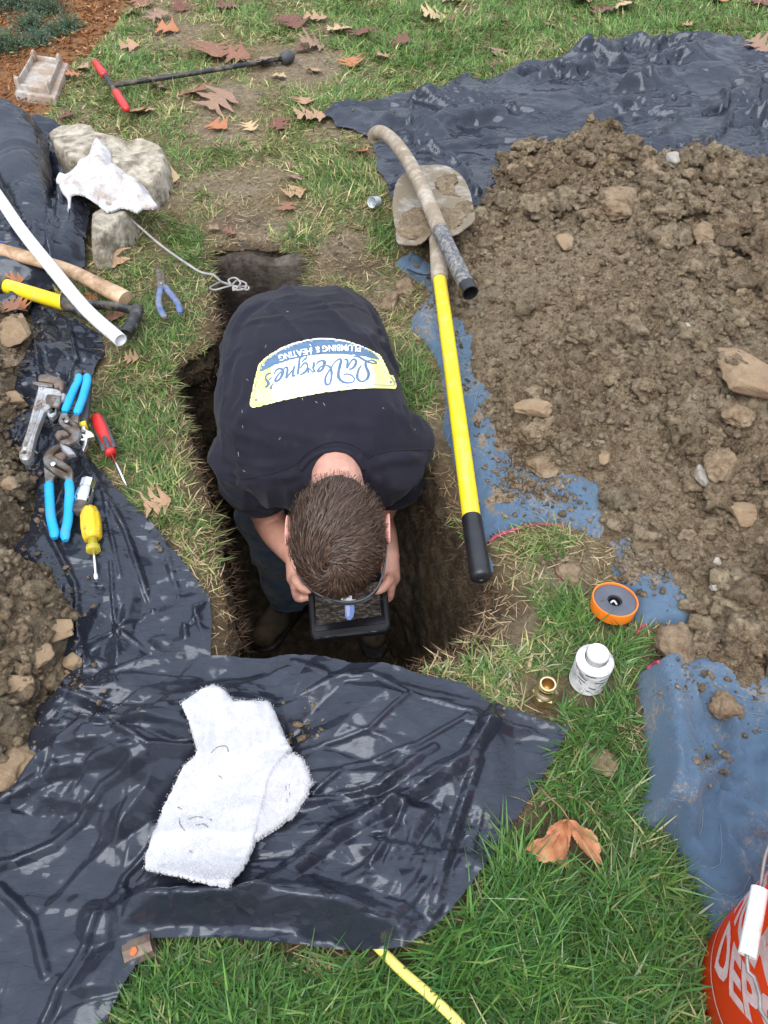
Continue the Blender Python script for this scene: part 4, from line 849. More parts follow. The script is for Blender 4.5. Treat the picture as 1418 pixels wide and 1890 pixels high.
M_BLADE = simple('muddy_shovel_blade', (.31, .295, .265), (.42, .40, .355), 14, .6, metal=.2, b=(120, .6, .003), dirt=(.20, .16, .11), dirt_scale=15, dirt_amt=.6)
M_HOSE = simple('yellow_tubing', (.74, .62, .12), (.80, .68, .18), 12, .4, b=None, dirt=(.5, .42, .2), dirt_scale=40, dirt_amt=.15)
M_BUCKET = simple('orange_bucket', (.92, .11, .022), (.95, .13, .03), 6, .34, b=None)
_m = M_BUCKET; _t = _m.node_tree; _p = _t.nodes['Principled BSDF']; _tr = NN(_t, 'ShaderNodeBsdfTranslucent'); _tr.inputs[0].default_value = (.95, .16, .03, 1)
_mx = NN(_t, 'ShaderNodeMixShader'); _mx.inputs[0].default_value = .5; _t.links.new(_p.outputs[0], _mx.inputs[1]); _t.links.new(_tr.outputs[0], _mx.inputs[2]); _t.links.new(_mx.outputs[0], _t.nodes['Material Output'].inputs[0])
M_LOGO = simple('pale_print', (.70, .52, .52), (.78, .60, .60), 60, .5, b=None, dirt=(.62, .40, .38), dirt_scale=50, dirt_amt=.4)
M_WIRE = simple('grey_wire', (.20, .19, .19), (.30, .29, .28), 50, .5, metal=.5, b=None)
M_CORD = simple('dirty_cord', (.25, .23, .22), (.38, .35, .33), 50, .8, b=None)
def trans_mat(name, c, al):
    m, t, p = nodemat(name); p.inputs['Base Color'].default_value = (*c, 1); p.inputs['Roughness'].default_value = .15; p.inputs['Transmission Weight'].default_value = al; p.inputs['IOR'].default_value = 1.35
    return m
M_CLEARY = trans_mat('clear_yellow_plastic', (.85, .72, .10), .55); M_CLEARW = trans_mat('translucent_white_plastic', (.78, .82, .86), .45)
def hfield(px, z0, res, fn, jit=0, solid=.0, smooth=.012, closed_smooth=True):
    """height-field body over an outline given at height z0; fn(x, y, d) -> z"""
    poly = smooth_poly(PP(px, z0), smooth) if closed_smooth else resample(PP(px, z0), smooth)
    if jit: poly = poly+jit*np.stack([fbm(poly[:, 0]*60, poly[:, 1]*60, 0, 5, 2), fbm(poly[:, 0]*60, poly[:, 1]*60, 7, 6, 2)], 1)
    q, f, d = outline_grid(poly, res); return np.c_[q, fn(q[:, 0], q[:, 1], d)], f, poly
# ------------------------------------------------------------------ stones and the concrete tray
S_ = lambda l, k=4.431, ox=0, oy=200: [(ox+a/k, oy+b/k) for a, b in l]
def stone_z(H, seed, r=.025):
    return lambda x, y, d: gz0(x, y)-.01+H*np.clip(d/r, 0, 1)**.6*(1-.10*(1-sstep(0, r*1.6, d)))+.006*fbm(x*7, y*7, 0, seed, 4)+.002*facets(x, y, .06, .4, 1, seed)
st1 = S_([(375,245),(430,185),(500,142),(600,140),(790,180),(815,215),(1060,262),(1100,250),(1180,255),(1340,315),(1385,380),(1385,470),(1330,580),(1240,660),(1150,640),(1000,610),(850,560),(700,520),(560,480),(430,350)])
v, f, _ = hfield(st1, .07, .004, stone_z(.10, 3, .014), closed_smooth=False); v[:, 2] -= .03*np.exp(-((v[:, 0]-P(240,262,.1)[0])**2+(v[:, 1]-P(240,262,.1)[1])**2)/.0018)
EXCL.append(_); solo('stone_block', 'big weathered L-shaped stone block carrying the white rag', 'stone', v, f, M_STONE, 'stone blocks behind the plastic sheet'); SURF.append((v, f))
st2 = S_([(735,935),(790,895),(860,850),(960,815),(1085,820),(1110,880),(1080,950),(1040,1010),(960,1080),(905,1140),(885,1190),(800,1200),(735,1180)])
v, f, _ = hfield(st2, .06, .004, stone_z(.10, 5, .018)); EXCL.append(_); solo('stone_block', 'smaller mossy stone block just below the white rag', 'stone', v, f, M_STONE, 'stone blocks behind the plastic sheet'); SURF.append((v, f))
BV = bvh_of(SURF)
cz = 8.594; tr = thing('concrete_tray', 'rectangular grey concrete splash tray lying on the bark mulch', 'tray', P(80, 160))
bl, br, trr, tl = [P(a/cz, b/cz, .02)[:2] for a, b in ((245,1500),(890,1610),(1095,1040),(560,960))]
obj('base', *prism([bl, br, trr, tl], -.01, .03, .004), M_CONC, tr, sharp=40)
L_ = lambda u, w_: (bl*(1-u)*(1-w_)+br*u*(1-w_)+trr*u*w_+tl*(1-u)*w_)
def rectp(u0, u1, w0, w1): return [L_(u0, w0), L_(u1, w0), L_(u1, w1), L_(u0, w1)]
for u0, u1, w0, w1, h in ((.02,.07,.08,.97,.055),(.80,.85,.08,.97,.055),(.07,.80,.08,.13,.048),(.07,.80,.92,.97,.048)): obj('rim', *prism(rectp(u0, u1, w0, w1), .0295, h, .003), M_CONC, tr, sharp=40)
for u0, u1, w0, w1 in ((.015,.12,.075,.17),(.75,.855,.075,.17),(.015,.12,.88,.975),(.75,.855,.88,.975)): obj('corner_post', *prism(rectp(u0, u1, w0, w1), .0297, .068, .005), M_CONC, tr, sharp=40)
c_ = L_(.47, .2); obj('drain_hole', *lathe([*c_, .0296], (0, 0, 1), [(0, .008), (.0012, .008)], 12), M_INK, tr)
# ------------------------------------------------------------------ soil probe with T handle
t = thing('soil_probe', 'T-handled soil probe with red grips and long black rod on the grass', 'probe', P(212, 157, .04))
a, b = P(176, 116, .05), P(194, 140, .05); c, d = P(214, 170, .05), P(235, 203, .05)
obj('grip', *lathe(a, b-a, [(0, .010), (.006, .015), (np.linalg.norm(b-a)*.9, .0165), (np.linalg.norm(b-a), .013)], 12), M_RED, t)
obj('grip', *lathe(c, d-c, [(0, .013), (.01, .0165), (np.linalg.norm(d-c)*.9, .015), (np.linalg.norm(d-c), .009)], 12), M_RED, t)
obj('crossbar', *tube([b, c], .010, 10), M_BLK, t)
obj('rod', *tube([P(212, 157, .045), P(360, 135, .05), P(522, 108, .035)], .0095, 10), M_BLK, t)
obj('tip', *lathe(P(520, 109, .035), P(548, 100, .03)-P(520, 109, .035), [(0, .012), (.01, .024), (.05, .026), (.068, .014)], 12), M_GREY, t)
# ------------------------------------------------------------------ white rag, cord, pipe
rg = S_([(735,340),(780,300),(850,300),(900,350),(912,430),(885,480),(1000,520),(1060,590),(1150,610),(1200,660),(1250,740),(1285,790),(1250,815),(1165,810),(1120,845),(1000,805),(880,840),(780,765),(680,705),(590,700),(575,790),(552,835),(550,740),(480,650),(458,570),(500,530),(545,548),(620,490),(640,430),(720,410)])
zb = .105
def rag_z(x, y, d):
    a, b = proj(np.c_[x, y, np.full(len(x), zb)]); h = gauss(a, b, [(185,292,24,24,.018),(150,325,35,18,.025),(200,345,60,26,.03),(255,360,22,14,.03),(112,335,14,20,.01)])
    base = np.clip(.10-.0*x, 0, 1)*sstep(-.02, .02, np.full(len(x), 1.))
    return zb-.002+.008*np.clip(d/.01, 0, 1)**.7+h*sstep(0, .03, d)+(.006*fbm(x*16, y*16, 0, 9, 2)+.014*(1-np.abs(noise(x*17+y*8, y*7, 0, 8)))**3+.7*tin(x, y, .035, .6, 1.6, 5, .8))*sstep(0, .02, d)
v, f, _ = hfield(rg, zb, .0035, rag_z); edge = v.copy(); 
v2 = v.copy(); v2[:, 2] -= .004; 
solo('white_rag', 'crumpled dirty white cotton rag heaped on the big stone', 'rag', *join((v, f), (v2, f[:, ::-1])), M_RAG)
pts = spl([P(196,372,.115), P(222,388,.09), P(250,412,.05), P(300,455,.035), P(350,490,.035), P(372,503,.03), P(395,508,.03), P(408,520,.01), P(430,527,-.01)], .01)
w_ = join(tube(pts, .0036, 6), *[tube(spl([P(428,527,-.01)]+[P(428+a, 527+b, -.01+.006*k) for k, (a, b) in enumerate(l)]+[P(430,528,-.01)], .004), .0028, 6) for l in
     ([(-20,-6),(-40,4),(-30,8),(-8,2)], [(10,-9),(26,-4),(24,6),(8,8)], [(-6,-10),(6,-14),(16,-4),(4,9)], [(12,2),(30,2),(28,8)])])
solo('knotted_cord', 'thin grey cord ending in a loose knot at the far end of the trench', 'cord', *w_, M_CORD)
t = thing('plastic_pipe', 'long white plastic pipe crossing the handles at the left edge', 'pipe', P(222, 630, .1))
pts = spl([P(-70, 270, .15), P(-10, 352, .14), P(40, 425, .13), P(100, 500, .12), P(160, 572, .11), P(223, 628, .10)], .02)
obj('tube', *tube(pts, .0172, 20, False), M_PVC, t); e_ = pts[-1]; dr = pts[-1]-pts[-2]; dr /= np.linalg.norm(dr)
obj('end_face', *lathe(e_-dr*.002, dr, [(0, .0172), (.002, .0172), (.002, .0135), (-.004, .013), (-.004, .0)], 20, cap=False), M_PVC, t)
# ------------------------------------------------------------------ handles at the left
t = thing('wooden_handle', 'pale wooden pick handle under the white pipe', 'handle', P(120, 500, .06))
pts = spl([P(-60, 448, .08), P(0, 462, .08), P(60, 478, .07), P(130, 500, .065), P(190, 530, .06), P(232, 551, .055)], .015)
r_a = np.interp(np.linspace(0, 1, len(pts)), [0, .2, .5, .8, .93, 1], [.024, .024, .021, .022, .026, .025]); obj('shaft', *tube(pts, r_a, 20, flat=.72), M_WOOD, t, sharp=50)
obj('blue_band', *tube([P(-40, 452, .08), P(1, 461, .08)], .0255, 20, flat=.75), simple('blue_paint', (.08, .12, .5), b=None), t)
t = thing('d_handle_shovel', 'yellow shovel shaft with black D-shaped grip at the left edge', 'shovel', P(120, 560, .06))
a, b = P(12, 528, .07), P(120, 560, .065); obj('shaft', *tube([a, b], .0195, 20), M_YEL, t, sharp=40)
obj('collar', *tube([P(-60, 508, .075), P(13, 528, .07)], .0225, 20), M_BLK, t, sharp=40)
obj('yoke', *join(tube(spl([P(118,559,.065), P(140,560,.065), P(170,562,.065), P(215,566,.065), P(250,574,.065)], .01), [.020]+[.013]*0+list(np.interp(np.arange(len(spl([P(118,559,.065), P(140,560,.065), P(170,562,.065), P(215,566,.065), P(250,574,.065)], .01))-1), [0, 3, 6, 40], [.019, .015, .010, .009])), 10, flat=1.3),
     tube(spl([P(120,562,.062), P(150,578,.06), P(185,596,.06), P(215,610,.06), P(233,616,.06)], .01), .0105, 10, flat=1.3)), M_BLK, t)
obj('grip', *tube(spl([P(254, 570, .065), P(247, 592, .065), P(233, 618, .062)], .006), .0165, 14), M_BLK, t, sharp=50)
# ------------------------------------------------------------------ pliers and wrenches
def Z(l, k, ox, oy): return [(ox+a/k, oy+b/k) for a, b in l]
def plate(nm, l, z0, th, mat, t, holes=(), K=(6.165, 20, 670), bev=.0015, sm=True):
    pl = [P(a, b, z0+th)[:2] for a, b in Z(l, *K)]
    if sm: pl = list(smooth_poly(np.array(pl), .006))
    return obj(nm, *prism(pl, z0, z0+th, bev, [[P(a, b, z0+th)[:2] for a, b in Z(h, *K)] for h in holes]), mat, t, sharp=35)
K2, K3 = (6.165, 20, 670), (7.0, 60, 820)
def grip(nm, l, z, r, mat, t, K): 
    pts = spl([P(a, b, z+dz) for (a, b), dz in zip(Z([(q[0], q[1]) for q in l], *K), [q[2] if len(q) > 2 else 0 for q in l])], .008)
    rr = np.full(len(pts), r); rr[0] *= .75; rr[-1] *= .6; 
    return obj(nm, *tube(pts, rr*1.0, 14, flat=.75), mat, t, sharp=60)
def circ(cx, cy, r, n=12): return [(cx+r*math.cos(i/n*6.2832), cy+r*math.sin(i/n*6.2832)) for i in range(n)]
z0 = hit(60, 780)[0][2]+.012
t = thing('pipe_wrench', 'silver aluminium pipe wrench on black plastic beside the blue pliers', 'wrench', P(60, 780, z0))
plate('handle', [(312,250),(425,272),(520,285),(600,320),(628,355),(618,400),(575,445),(520,402),(435,400),(425,440),(460,462),(435,500),(372,540),(330,650),(275,800),(240,950),(222,1045),(185,1088),(130,1090),(90,1062),(86,1020),(112,950),(180,750),(240,520),(290,340)], z0, .018, M_ALU, t, holes=[circ(152, 1000, 24)], sm=False, bev=.004)
plate('handle_web', [(330,330),(385,345),(330,560),(250,790),(180,950),(145,945),(210,740),(270,520)], z0+.0179, .0012, M_STEEL, t, sm=False)
plate('hook_jaw', [(308,150),(330,125),(400,122),(500,145),(570,170),(602,215),(590,310),(565,330),(540,262),(492,275),(480,225),(420,203),(310,192)], z0+.004, .020, M_RUST, t, sm=False, bev=.003)
plate('heel_jaw', [(245,205),(380,222),(482,236),(472,262),(400,262),(310,252),(243,228)], z0+.006, .016, M_DSTEEL, t, sm=False)
plate('hook_shank', [(440,470),(520,490),(512,572),(470,608),(425,598),(408,570),(428,520)], z0-.002, .014, M_ALU, t, holes=[[(452,500),(495,508),(482,560),(450,572),(438,560)]], sm=False, bev=.003)
for k in range(4):
    a, b = [P(*Z([q], *K2)[0], z0+.012) for q in ((428, 412+k*18), (572, 432+k*20))]; obj('nut_ring', *tube([a, b], .0115-.0006*k, 14), M_DSTEEL, t)
a = P(*Z([(355, 292)], *K2)[0], z0+.018); obj('rivet', *lathe(a, (0, 0, 1), [(0, .0042), (.0025, .0038), (.0032, .002)], 12), M_STEEL, t)
# adjustable wrench beneath the pliers
t = thing('adjustable_wrench', 'black-gripped adjustable wrench with yellow band under the upper blue pliers', 'wrench', P(150, 760, z0))
g_ = [(730,110),(745,80),(800,65),(860,70),(895,100),(905,160),(902,300),(885,480),(862,665),(780,665),(770,640),(740,500),(730,300)]
plate('handle', g_, z0-.006, .016, M_GREY, t, holes=[circ(815, 108, 22, 8)], bev=.004, sm=False)
plate('band', [(758,672),(852,652),(854,690),(765,702)], z0-.005, .0175, M_YEL, t, sm=False)
plate('head', [(768,704),(842,700),(858,752),(925,782),(948,828),(880,852),(868,925),(826,1012),(800,960),(765,905),(730,880),(790,850),(780,770)], z0-.004, .013, M_CHROME, t, sm=False)
plate('thumb_wheel', [(800,740),(850,760),(845,800),(800,790)], z0+.0085, .003, M_STEEL, t, sm=False)
plate('wrench_jaw', [(785,835),(945,800),(950,832),(790,868)], z0+.009, .003, M_CHROME, t, sm=False)
zu = z0+.014
t = thing('tongue_pliers', 'upper pair of bright blue tongue-and-groove pliers lying jaws down', 'pliers', P(145, 740, zu), 'blue tongue-and-groove pliers')
grip('handle_grip', [(772,140),(775,200),(735,270),(690,370),(650,470),(615,560)], zu+.008, .0098, M_BLUEGRIP, t, K2)
grip('handle_grip', [(868,140),(872,200),(850,290),(820,400),(785,490),(752,582)], zu+.012, .0098, M_BLUEGRIP, t, K2)
plate('jaw', [(538,650),(570,565),(642,565),(665,622),(765,700),(795,762),(785,832),(742,884),(655,918),(570,905),(552,882),(640,858),(695,812),(650,765),(555,690)], zu+.004, .009, M_DSTEEL, t, holes=[[(580,628),(606,618),(632,648),(704,702),(690,716),(630,690),(600,650)]], sm=False, bev=.002)
plate('lever', [(708,580),(782,584),(765,690),(700,660),(680,620)], zu+.002, .008, M_DSTEEL, t, sm=False, bev=.002)
plate('lower_jaw', [(555,898),(600,915),(680,955),(738,1032),(650,1040),(580,985),(550,930)], zu-.002, .010, M_STEEL, t, sm=False, bev=.003)
plate('jaw_hook', [(500,805),(525,765),(600,752),(650,778),(662,812),(585,820),(545,862),(512,845)], zu-.001, .009, M_RUST, t, sm=False, bev=.003)
a = P(*Z([(640, 662)], *K2)[0], zu+.013); obj('pivot', *lathe(a, (0, 0, 1), [(0, .0062), (.002, .006), (.0032, .0035)], 16), M_STEEL, t)
z3 = hit(110, 900)[0][2]+.014
t = thing('tongue_pliers', 'lower pair of bright blue tongue-and-groove pliers, open handles towards the viewer', 'pliers', P(110, 900, z3), 'blue tongue-and-groove pliers')
grip('handle_grip', [(213,495),(218,600),(225,760),(235,900),(258,1030),(285,1130),(290,1215)], z3+.008, .0098, M_BLUEGRIP, t, K3)
grip('handle_grip', [(470,465),(482,600),(475,750),(468,900),(450,1040),(425,1140),(428,1245)], z3+.010, .0098, M_BLUEGRIP, t, K3)
plate('jaw', [(128,185),(158,112),(250,30),(330,-12),(365,25),(275,108),(268,140),(300,165),(400,215),(500,290),(522,345),(522,470),(420,474),(410,430),(345,395),(250,345),(150,262)], z3+.006, .009, M_DSTEEL, t, holes=[[(285,262),(310,258),(462,336),(455,362),(430,358),(290,292)]], K=K3, sm=False, bev=.002)
plate('lever', [(145,290),(300,395),(268,440),(266,500),(162,510)], z3+.001, .008, M_DSTEEL, t, K=K3, sm=False, bev=.002)
plate('lower_jaw', [(262,150),(300,120),(380,90),(430,110),(440,150),(385,215),(330,180)], z3-.001, .010, M_RUST, t, K=K3, sm=False, bev=.002)
a = P(*Z([(268, 255)], *K3)[0], z3+.015); obj('pivot', *lathe(a, (0, 0, 1), [(0, .0068), (.002, .0065), (.003, .004)], 16), M_CHROME, t)
t = thing('needle_nose_pliers', 'needle-nose pliers with dark blue handles on the grass', 'pliers', P(300, 540, .03)); zn = .042
plate('jaw', [(286,488),(290,486),(297,503),(304,517),(305,528),(298,533),(291,528),(289,512)], zn, .010, M_DSTEEL, t, K=(1, 0, 0), sm=False)
plate('jaw', [(306,484),(302,500),(305,519),(300,530),(296,520),(298,505)], zn-.004, .008, M_DSTEEL, t, K=(1, 0, 0), sm=False)
obj('pivot', *lathe(P(298, 523, zn+.01), (0, 0, 1), [(0, .004), (.002, .0038)], 10), M_STEEL, t)
grip('handle_grip', [(297,530),(294,545),(293,560),(298,575),(305,586)], zn+.006, .0085, M_DBLUE, t, (1, 0, 0))
grip('handle_grip', [(305,528),(313,540),(323,552),(330,564),(333,578)], zn+.006, .0085, M_DBLUE, t, (1, 0, 0))
# ------------------------------------------------------------------ drivers and coupling
t = thing('screwdriver', 'red and dark grey handled screwdriver pointing down on the grass', 'screwdriver', P(205, 835, .03)); zs = .045
a, b, c = P(177, 767, zs), P(206, 838, zs), P(234, 897, zs-.02); L = np.linalg.norm(b-a)
obj('handle', *lathe(a, b-a, [(0, .004), (.003, .010), (.012, .0145), (L*.35, .0158), (L*.62, .0135), (L*.8, .0105), (L*.93, .0105), (L*.935, .0125), (L, .0115)], 20), M_RED, t)
for k in (0, 1, 2):
    v, f = tube(spl([a+(b-a)*s for s in (.10, .3, .5, .7, .9)], .01), .0062, 10, flat=.6); off = np.array([[.0015, -.004, .0105], [.0105, .004, .004], [-.0085, -.007, .004]])[k]
    obj('soft_pad', v+off*np.array([1, 1, .9]), f, M_GREY, t)
obj('shaft', *tube([b, b*.35+c*.65, c], [.0033, .0033, .0018], 10), M_CHROME, t)
t = thing('nut_driver', 'yellow nut driver on black plastic at the foot of the lower blue pliers', 'nut driver', P(168, 970, .05)); zn = hit(168, 970)[0][2]+.022
a, b, c, d = P(165.5, 939, zn), P(171, 994, zn), P(172.5, 1018, zn-.003), P(178, 1071, zn-.012); L = np.linalg.norm(b-a)
v, f = lathe(a, b-a, [(0, .009), (.003, .015), (L*.25, .0195), (L*.6, .0205), (L*.9, .019), (L, .0165)], 32); k = np.arange(len(v)) % 32; ax = (b-a)/L; cen_ = a+ax*((v-a)@ax)[:, None]; v = cen_+(v-cen_)*np.where(k % 4 == 0, .90, 1)[:, None]
obj('handle', v, f, simple('yellow_acetate', (.80, .50, .01), (.85, .58, .02), 12, .22, b=None, dirt=(.12, .09, .05), dirt_scale=55, dirt_amt=.14), t)
L2 = np.linalg.norm(c-b); obj('neck', *lathe(b, c-b, [(-.002, .0095), (L2*.55, .0095), (L2*.6, .0135), (L2*.95, .0135), (L2, .009)], 24), M_CLEARY, t)
obj('shaft', *tube([b, d], .0032, 12), M_CHROME, t); dr = (d-c)/np.linalg.norm(d-c); obj('socket', *lathe(d-dr*.016, dr, [(0, .0035), (.003, .0058), (.016, .0062), (.016, .0042), (.008, .004), (.008, 0)], 18, cap=False), M_CHROME, t)
t = thing('coupling', 'chrome pipe coupling with black rubber end between blue pliers and yellow driver', 'coupling', P(155, 920, .05)); zc_ = hit(155, 915)[0][2]+.018
a, b = P(164, 888, zc_+.004), P(144, 955, zc_); L = np.linalg.norm(b-a)
obj('hex_end', *lathe(a, b-a, [(0, .0135), (0, .0155), (L*.20, .0158), (L*.22, .0145)], 8), M_CHROME, t, sharp=30)
obj('barrel', *lathe(a+(b-a)*.2, b-a, [(0, .0145), (L*.10, .0185), (L*.32, .0185), (L*.36, .0155), (L*.46, .0150)], 24), M_CHROME, t, sharp=30)
obj('rubber_sleeve', *lathe(a+(b-a)*.64, b-a, [(0, .0155), (L*.3, .0158), (L*.31, .013)], 24), M_BLK, t, sharp=30)
# ------------------------------------------------------------------ long shovel and the muddy pipe
t = thing('long_shovel', 'long yellow-handled shovel with muddy round-point blade and black end grip', 'shovel', P(812, 515, .09))
sb = [(792,297),(812,297),(832,304),(853,324),(866,352),(873,385),(877,406),(872,417),(848,432),(832,440),(822,447),(800,446),(780,452),(750,456),(734,456),(730,430),(725,395),(726,365),(733,335),(750,312),(770,300)]
cx, cy = P(800, 380, .12)[:2]
def bz(x, y, d): u = (x-cx)/.12; vv = (y-cy)/.2; return .122+.016*np.abs(u)**2.0+.006*np.clip(-vv, -1, 1)-.004*np.exp(-d/.006)+.012*np.exp(-(u/.25)**2)*(vv < -.1)*np.clip(-vv-.1, 0, 1)*3
v, f, _ = hfield(sb, .125, .0045, bz); v2 = v-[0, 0, .0025]; obj('blade', *join((v, f), (v2, f[:, ::-1])), M_BLADE, t)
mud = [(740,400),(760,385),(790,380),(830,385),(865,370),(868,400),(840,425),(800,440),(760,448),(738,440)]
v, f, _ = hfield(mud, .128, .004, lambda x, y, d: bz(x, y, d*0+1)+.001+.010*np.sqrt(np.clip(d/.03, 0, 1))+.005*fbm(x*50, y*50, 0, 4, 4), jit=.012); o = obj('mud_cake', v, f, M_SOIL, t); colattr(o, np.tile([1.15, 1.15, 1.15], (len(v), 1)))
mud = [(805,330),(825,315),(845,328),(838,350),(850,365),(830,360),(812,352)]
v, f, _ = hfield(mud, .128, .003, lambda x, y, d: bz(x, y, d*0+1)+.001+.010*np.sqrt(np.clip(d/.02, 0, 1))+.005*fbm(x*50, y*50, 0, 6, 4), jit=.01); o = obj('mud_cake', v, f, M_SOIL, t); colattr(o, np.tile([1.15, 1.15, 1.15], (len(v), 1)))
a, b, c, d = P(806, 440, .135), P(812, 517, .115), P(871, 958, .055), P(889, 1072, .05)
obj('socket', *tube(spl([P(802, 405, .13), a, (a+b)/2, b], .012), np.interp(np.arange(len(spl([P(802, 405, .13), a, (a+b)/2, b], .012))), [0, 4, 20], [.008, .020, .0225]), 16), M_MUDPIPE, t)
obj('shaft', *tube([b-(c-b)*.02, b, (b+c)/2, c], [.0175, .0178, .0183, .0187], 24), M_YEL, t)
dr = (d-c)/np.linalg.norm(d-c); L = np.linalg.norm(d-c); obj('end_grip', *lathe(c-dr*.004, dr, [(0, .0195), (.003, .0208), (L*.85, .0214), (L*.88, .0205), (L*.90, .0214), (L*.97, .0205), (L, .016), (L, .006), (L-.002, .005)], 28), M_BLKCLEAN, t, sharp=50)
t = thing('bent_pipe', 'mud-caked bent black pipe lying across the shovel blade', 'pipe', P(790, 400, .14))
pts = spl([P(694, 264, .085), P(690, 250, .11), P(703, 244, .135), P(728, 262, .15), P(757, 303, .175), P(786, 362, .185), P(812, 425, .185)], .01)
pts = pts; obj('muddy_length', *tube(pts, .0215, 20), M_MUDPIPE, t)
q_ = spl([P(812, 425, .185), P(840, 483, .17), P(868, 540, .155)], .012); obj('bare_end', *tube(q_, .0212, 20, False), M_DARKPIPE, t); dr = q_[-1]-q_[-2]; dr /= np.linalg.norm(dr)
obj('mouth', *lathe(q_[-1], dr, [(-.03, .0213), (.002, .0213), (.002, .0185), (-.03, .018), (-.03, 0)], 20, cap=False), M_BLKCLEAN, t, sharp=40)
solo('plastic_strap', 'bit of black plastic strap in the soil beside the shovel socket', 'strap', *tube(spl([P(752, 497, .03), P(770, 505, .045), P(790, 508, .05), P(800, 502, .05)], .006), .005, 8, flat=.3), M_BLKCLEAN)
t = thing('plastic_cup', 'small translucent white plastic cup lying in the grass by the back sheet', 'cup', P(693, 372, .03)); a = P(686, 373, .035); dr = P(705, 370, .022)-a; dr /= np.linalg.norm(dr)
obj('cup', *lathe(a, dr, [(0, .018), (.03, .0155), (.034, .014), (.034, 0), (.031, 0), (.031, .013), (.001, .0165), (0, .018)], 24, cap=False), M_CLEARW, t)
# ------------------------------------------------------------------ tape tin, primer can, brass fitting
o_ = P(1130, 1122, .012); nrm = np.array([.04, .10, 1]); nrm /= np.linalg.norm(nrm)
t = thing('tape_roll', 'flat orange-rimmed roll of dark grey tape lying in the grass', 'tape', o_)
obj('rim', *lathe(o_, nrm, [(0, .040), (.001, .0425), (.024, .0435), (.0255, .043), (.0255, .0405), (.020, .0400), (.002, .039)], 48, cap=False), M_ORANGE, t, sharp=40)
obj('tape_disc', *lathe(o_, nrm, [(.002, .0398), (.0225, .0398), (.0228, .039), (.0228, .0150), (.0222, .0140), (.004, .0138)], 48, cap=False), M_TAPE, t, sharp=40)
obj('core', *lathe(o_, nrm, [(.0185, .0138), (.0185, .0112), (.004, .011), (.004, 0)], 32, cap=False), M_BLKCLEAN, t, sharp=40)
obj('liner_end', *tube(spl([o_+nrm*.012+[-.006, .002, 0], o_+nrm*.016+[0, .004, 0], o_+nrm*.013+[.006, -.003, 0]], .002), .0022, 6, flat=.3), M_RAG, t)
o_ = P(1083, 1256, .010); ax = np.array([.02, .02, 1]); ax /= np.linalg.norm(ax)
t = thing('primer_can', 'white scuffed screw-top can standing in the grass near the orange tape', 'can', o_)
obj('body', *lathe(o_, ax, [(0, .029), (.002, .0315), (.006, .0318), (.064, .0318), (.066, .0325), (.0685, .0325), (.070, .0312), (.074, .0285), (.0755, .024), (.0755, .019)], 48, cap=False), M_CANW, t, sharp=40)
obj('cap', *lathe(o_, ax, [(.0755, .0185), (.078, .0192), (.092, .0192), (.0945, .0175), (.0945, .0078), (.0935, .0075), (.0935, .0062), (.0942, .006), (.0942, 0)], 36, cap=False), simple('grey_white_cap', (.70, .70, .69), (.78, .78, .77), 20, .3, b=None, metal=.15), t, sharp=40)
for k in range(4): obj('cap_groove', *lathe(o_, ax, [(.0775+k*.0032, .0190), (.0783+k*.0032, .0199), (.0791+k*.0032, .0190)], 36, cap=False), M_STEEL, t)
def onlat(o_, ax, r, a0, a1, z0_, z1_, n=6):
    V = []; ax = ax/np.linalg.norm(ax); u = np.cross([0, 1, 0], ax); u /= np.linalg.norm(u); w_ = np.cross(ax, u)
    for i in range(n+1):
        aa = R(a0+(a1-a0)*i/n); zz = (z0_+(z1_-z0_)*i/n)
        for h in (0, .0028): V.append(o_+ax*(zz+h)+r*(math.cos(aa)*u+math.sin(aa)*w_))
    return np.array(V), [(2*i, 2*i+2, 2*i+3, 2*i+1) for i in range(n)]
for a0, a1, za, zb_ in ((-170,-130,.060,.054),(-128,-96,.0605,.0615),(-92,-50,.0440,.0385),(-150,-120,.042,.038),(-110,-96,.016,.014),(-150,-118,.052,.046),(-80,-40,.050,.053),(-105,-82,.028,.022),(-75,-62,.030,.038),(-140,-128,.034,.028),(-60,-48,.020,.017)): obj('label_print', *onlat(o_, ax, .03195, a0, a1, za, zb_), M_INK, t)
obj('label_print', *onlat(o_, ax, .03195, -178, -160, .060, .054), M_RED, t)
for k in (0, 1): obj('body_ring', *lathe(o_, ax, [(.056-k*.05, .0318), (.0566-k*.05, .0323), (.0572-k*.05, .0318)], 48, cap=False), M_CANW, t)
o_ = P(1004, 1288, .014); ax = np.array([.0, .03, 1]); ax /= np.linalg.norm(ax)
t = thing('brass_fitting', 'brass hose fitting with hexagonal base standing left of the white can', 'fitting', o_)
obj('hex_base', *lathe(o_, ax, [(0, .022), (.001, .0232), (.020, .0232), (.0225, .0208)], 6, ph=.35), M_BRASS, t, smooth=False)
obj('shoulder', *lathe(o_, ax, [(.0205, .0205), (.0235, .0200), (.027, .0165), (.031, .0148), (.033, .0140)], 36, cap=False), M_BRASS, t, sharp=40)
obj('spigot', *lathe(o_, ax, [(.032, .0128), (.036, .0128), (.037, .0142), (.040, .0142), (.0405, .0126), (.0425, .0126), (.043, .0146), (.047, .0146), (.0478, .014), (.0478, .0118), (.0478, .0112)], 36, cap=False), M_BRASS, t, sharp=30)
obj('bore', *lathe(o_, ax, [(.0478, .0112), (.024, .0108), (.024, 0)], 36, cap=False), M_BRASSD, t)
M_BIND = simple('red_binding', (.30, .03, .07), (.42, .06, .11), 60, .9, b=(300, .5, .001))
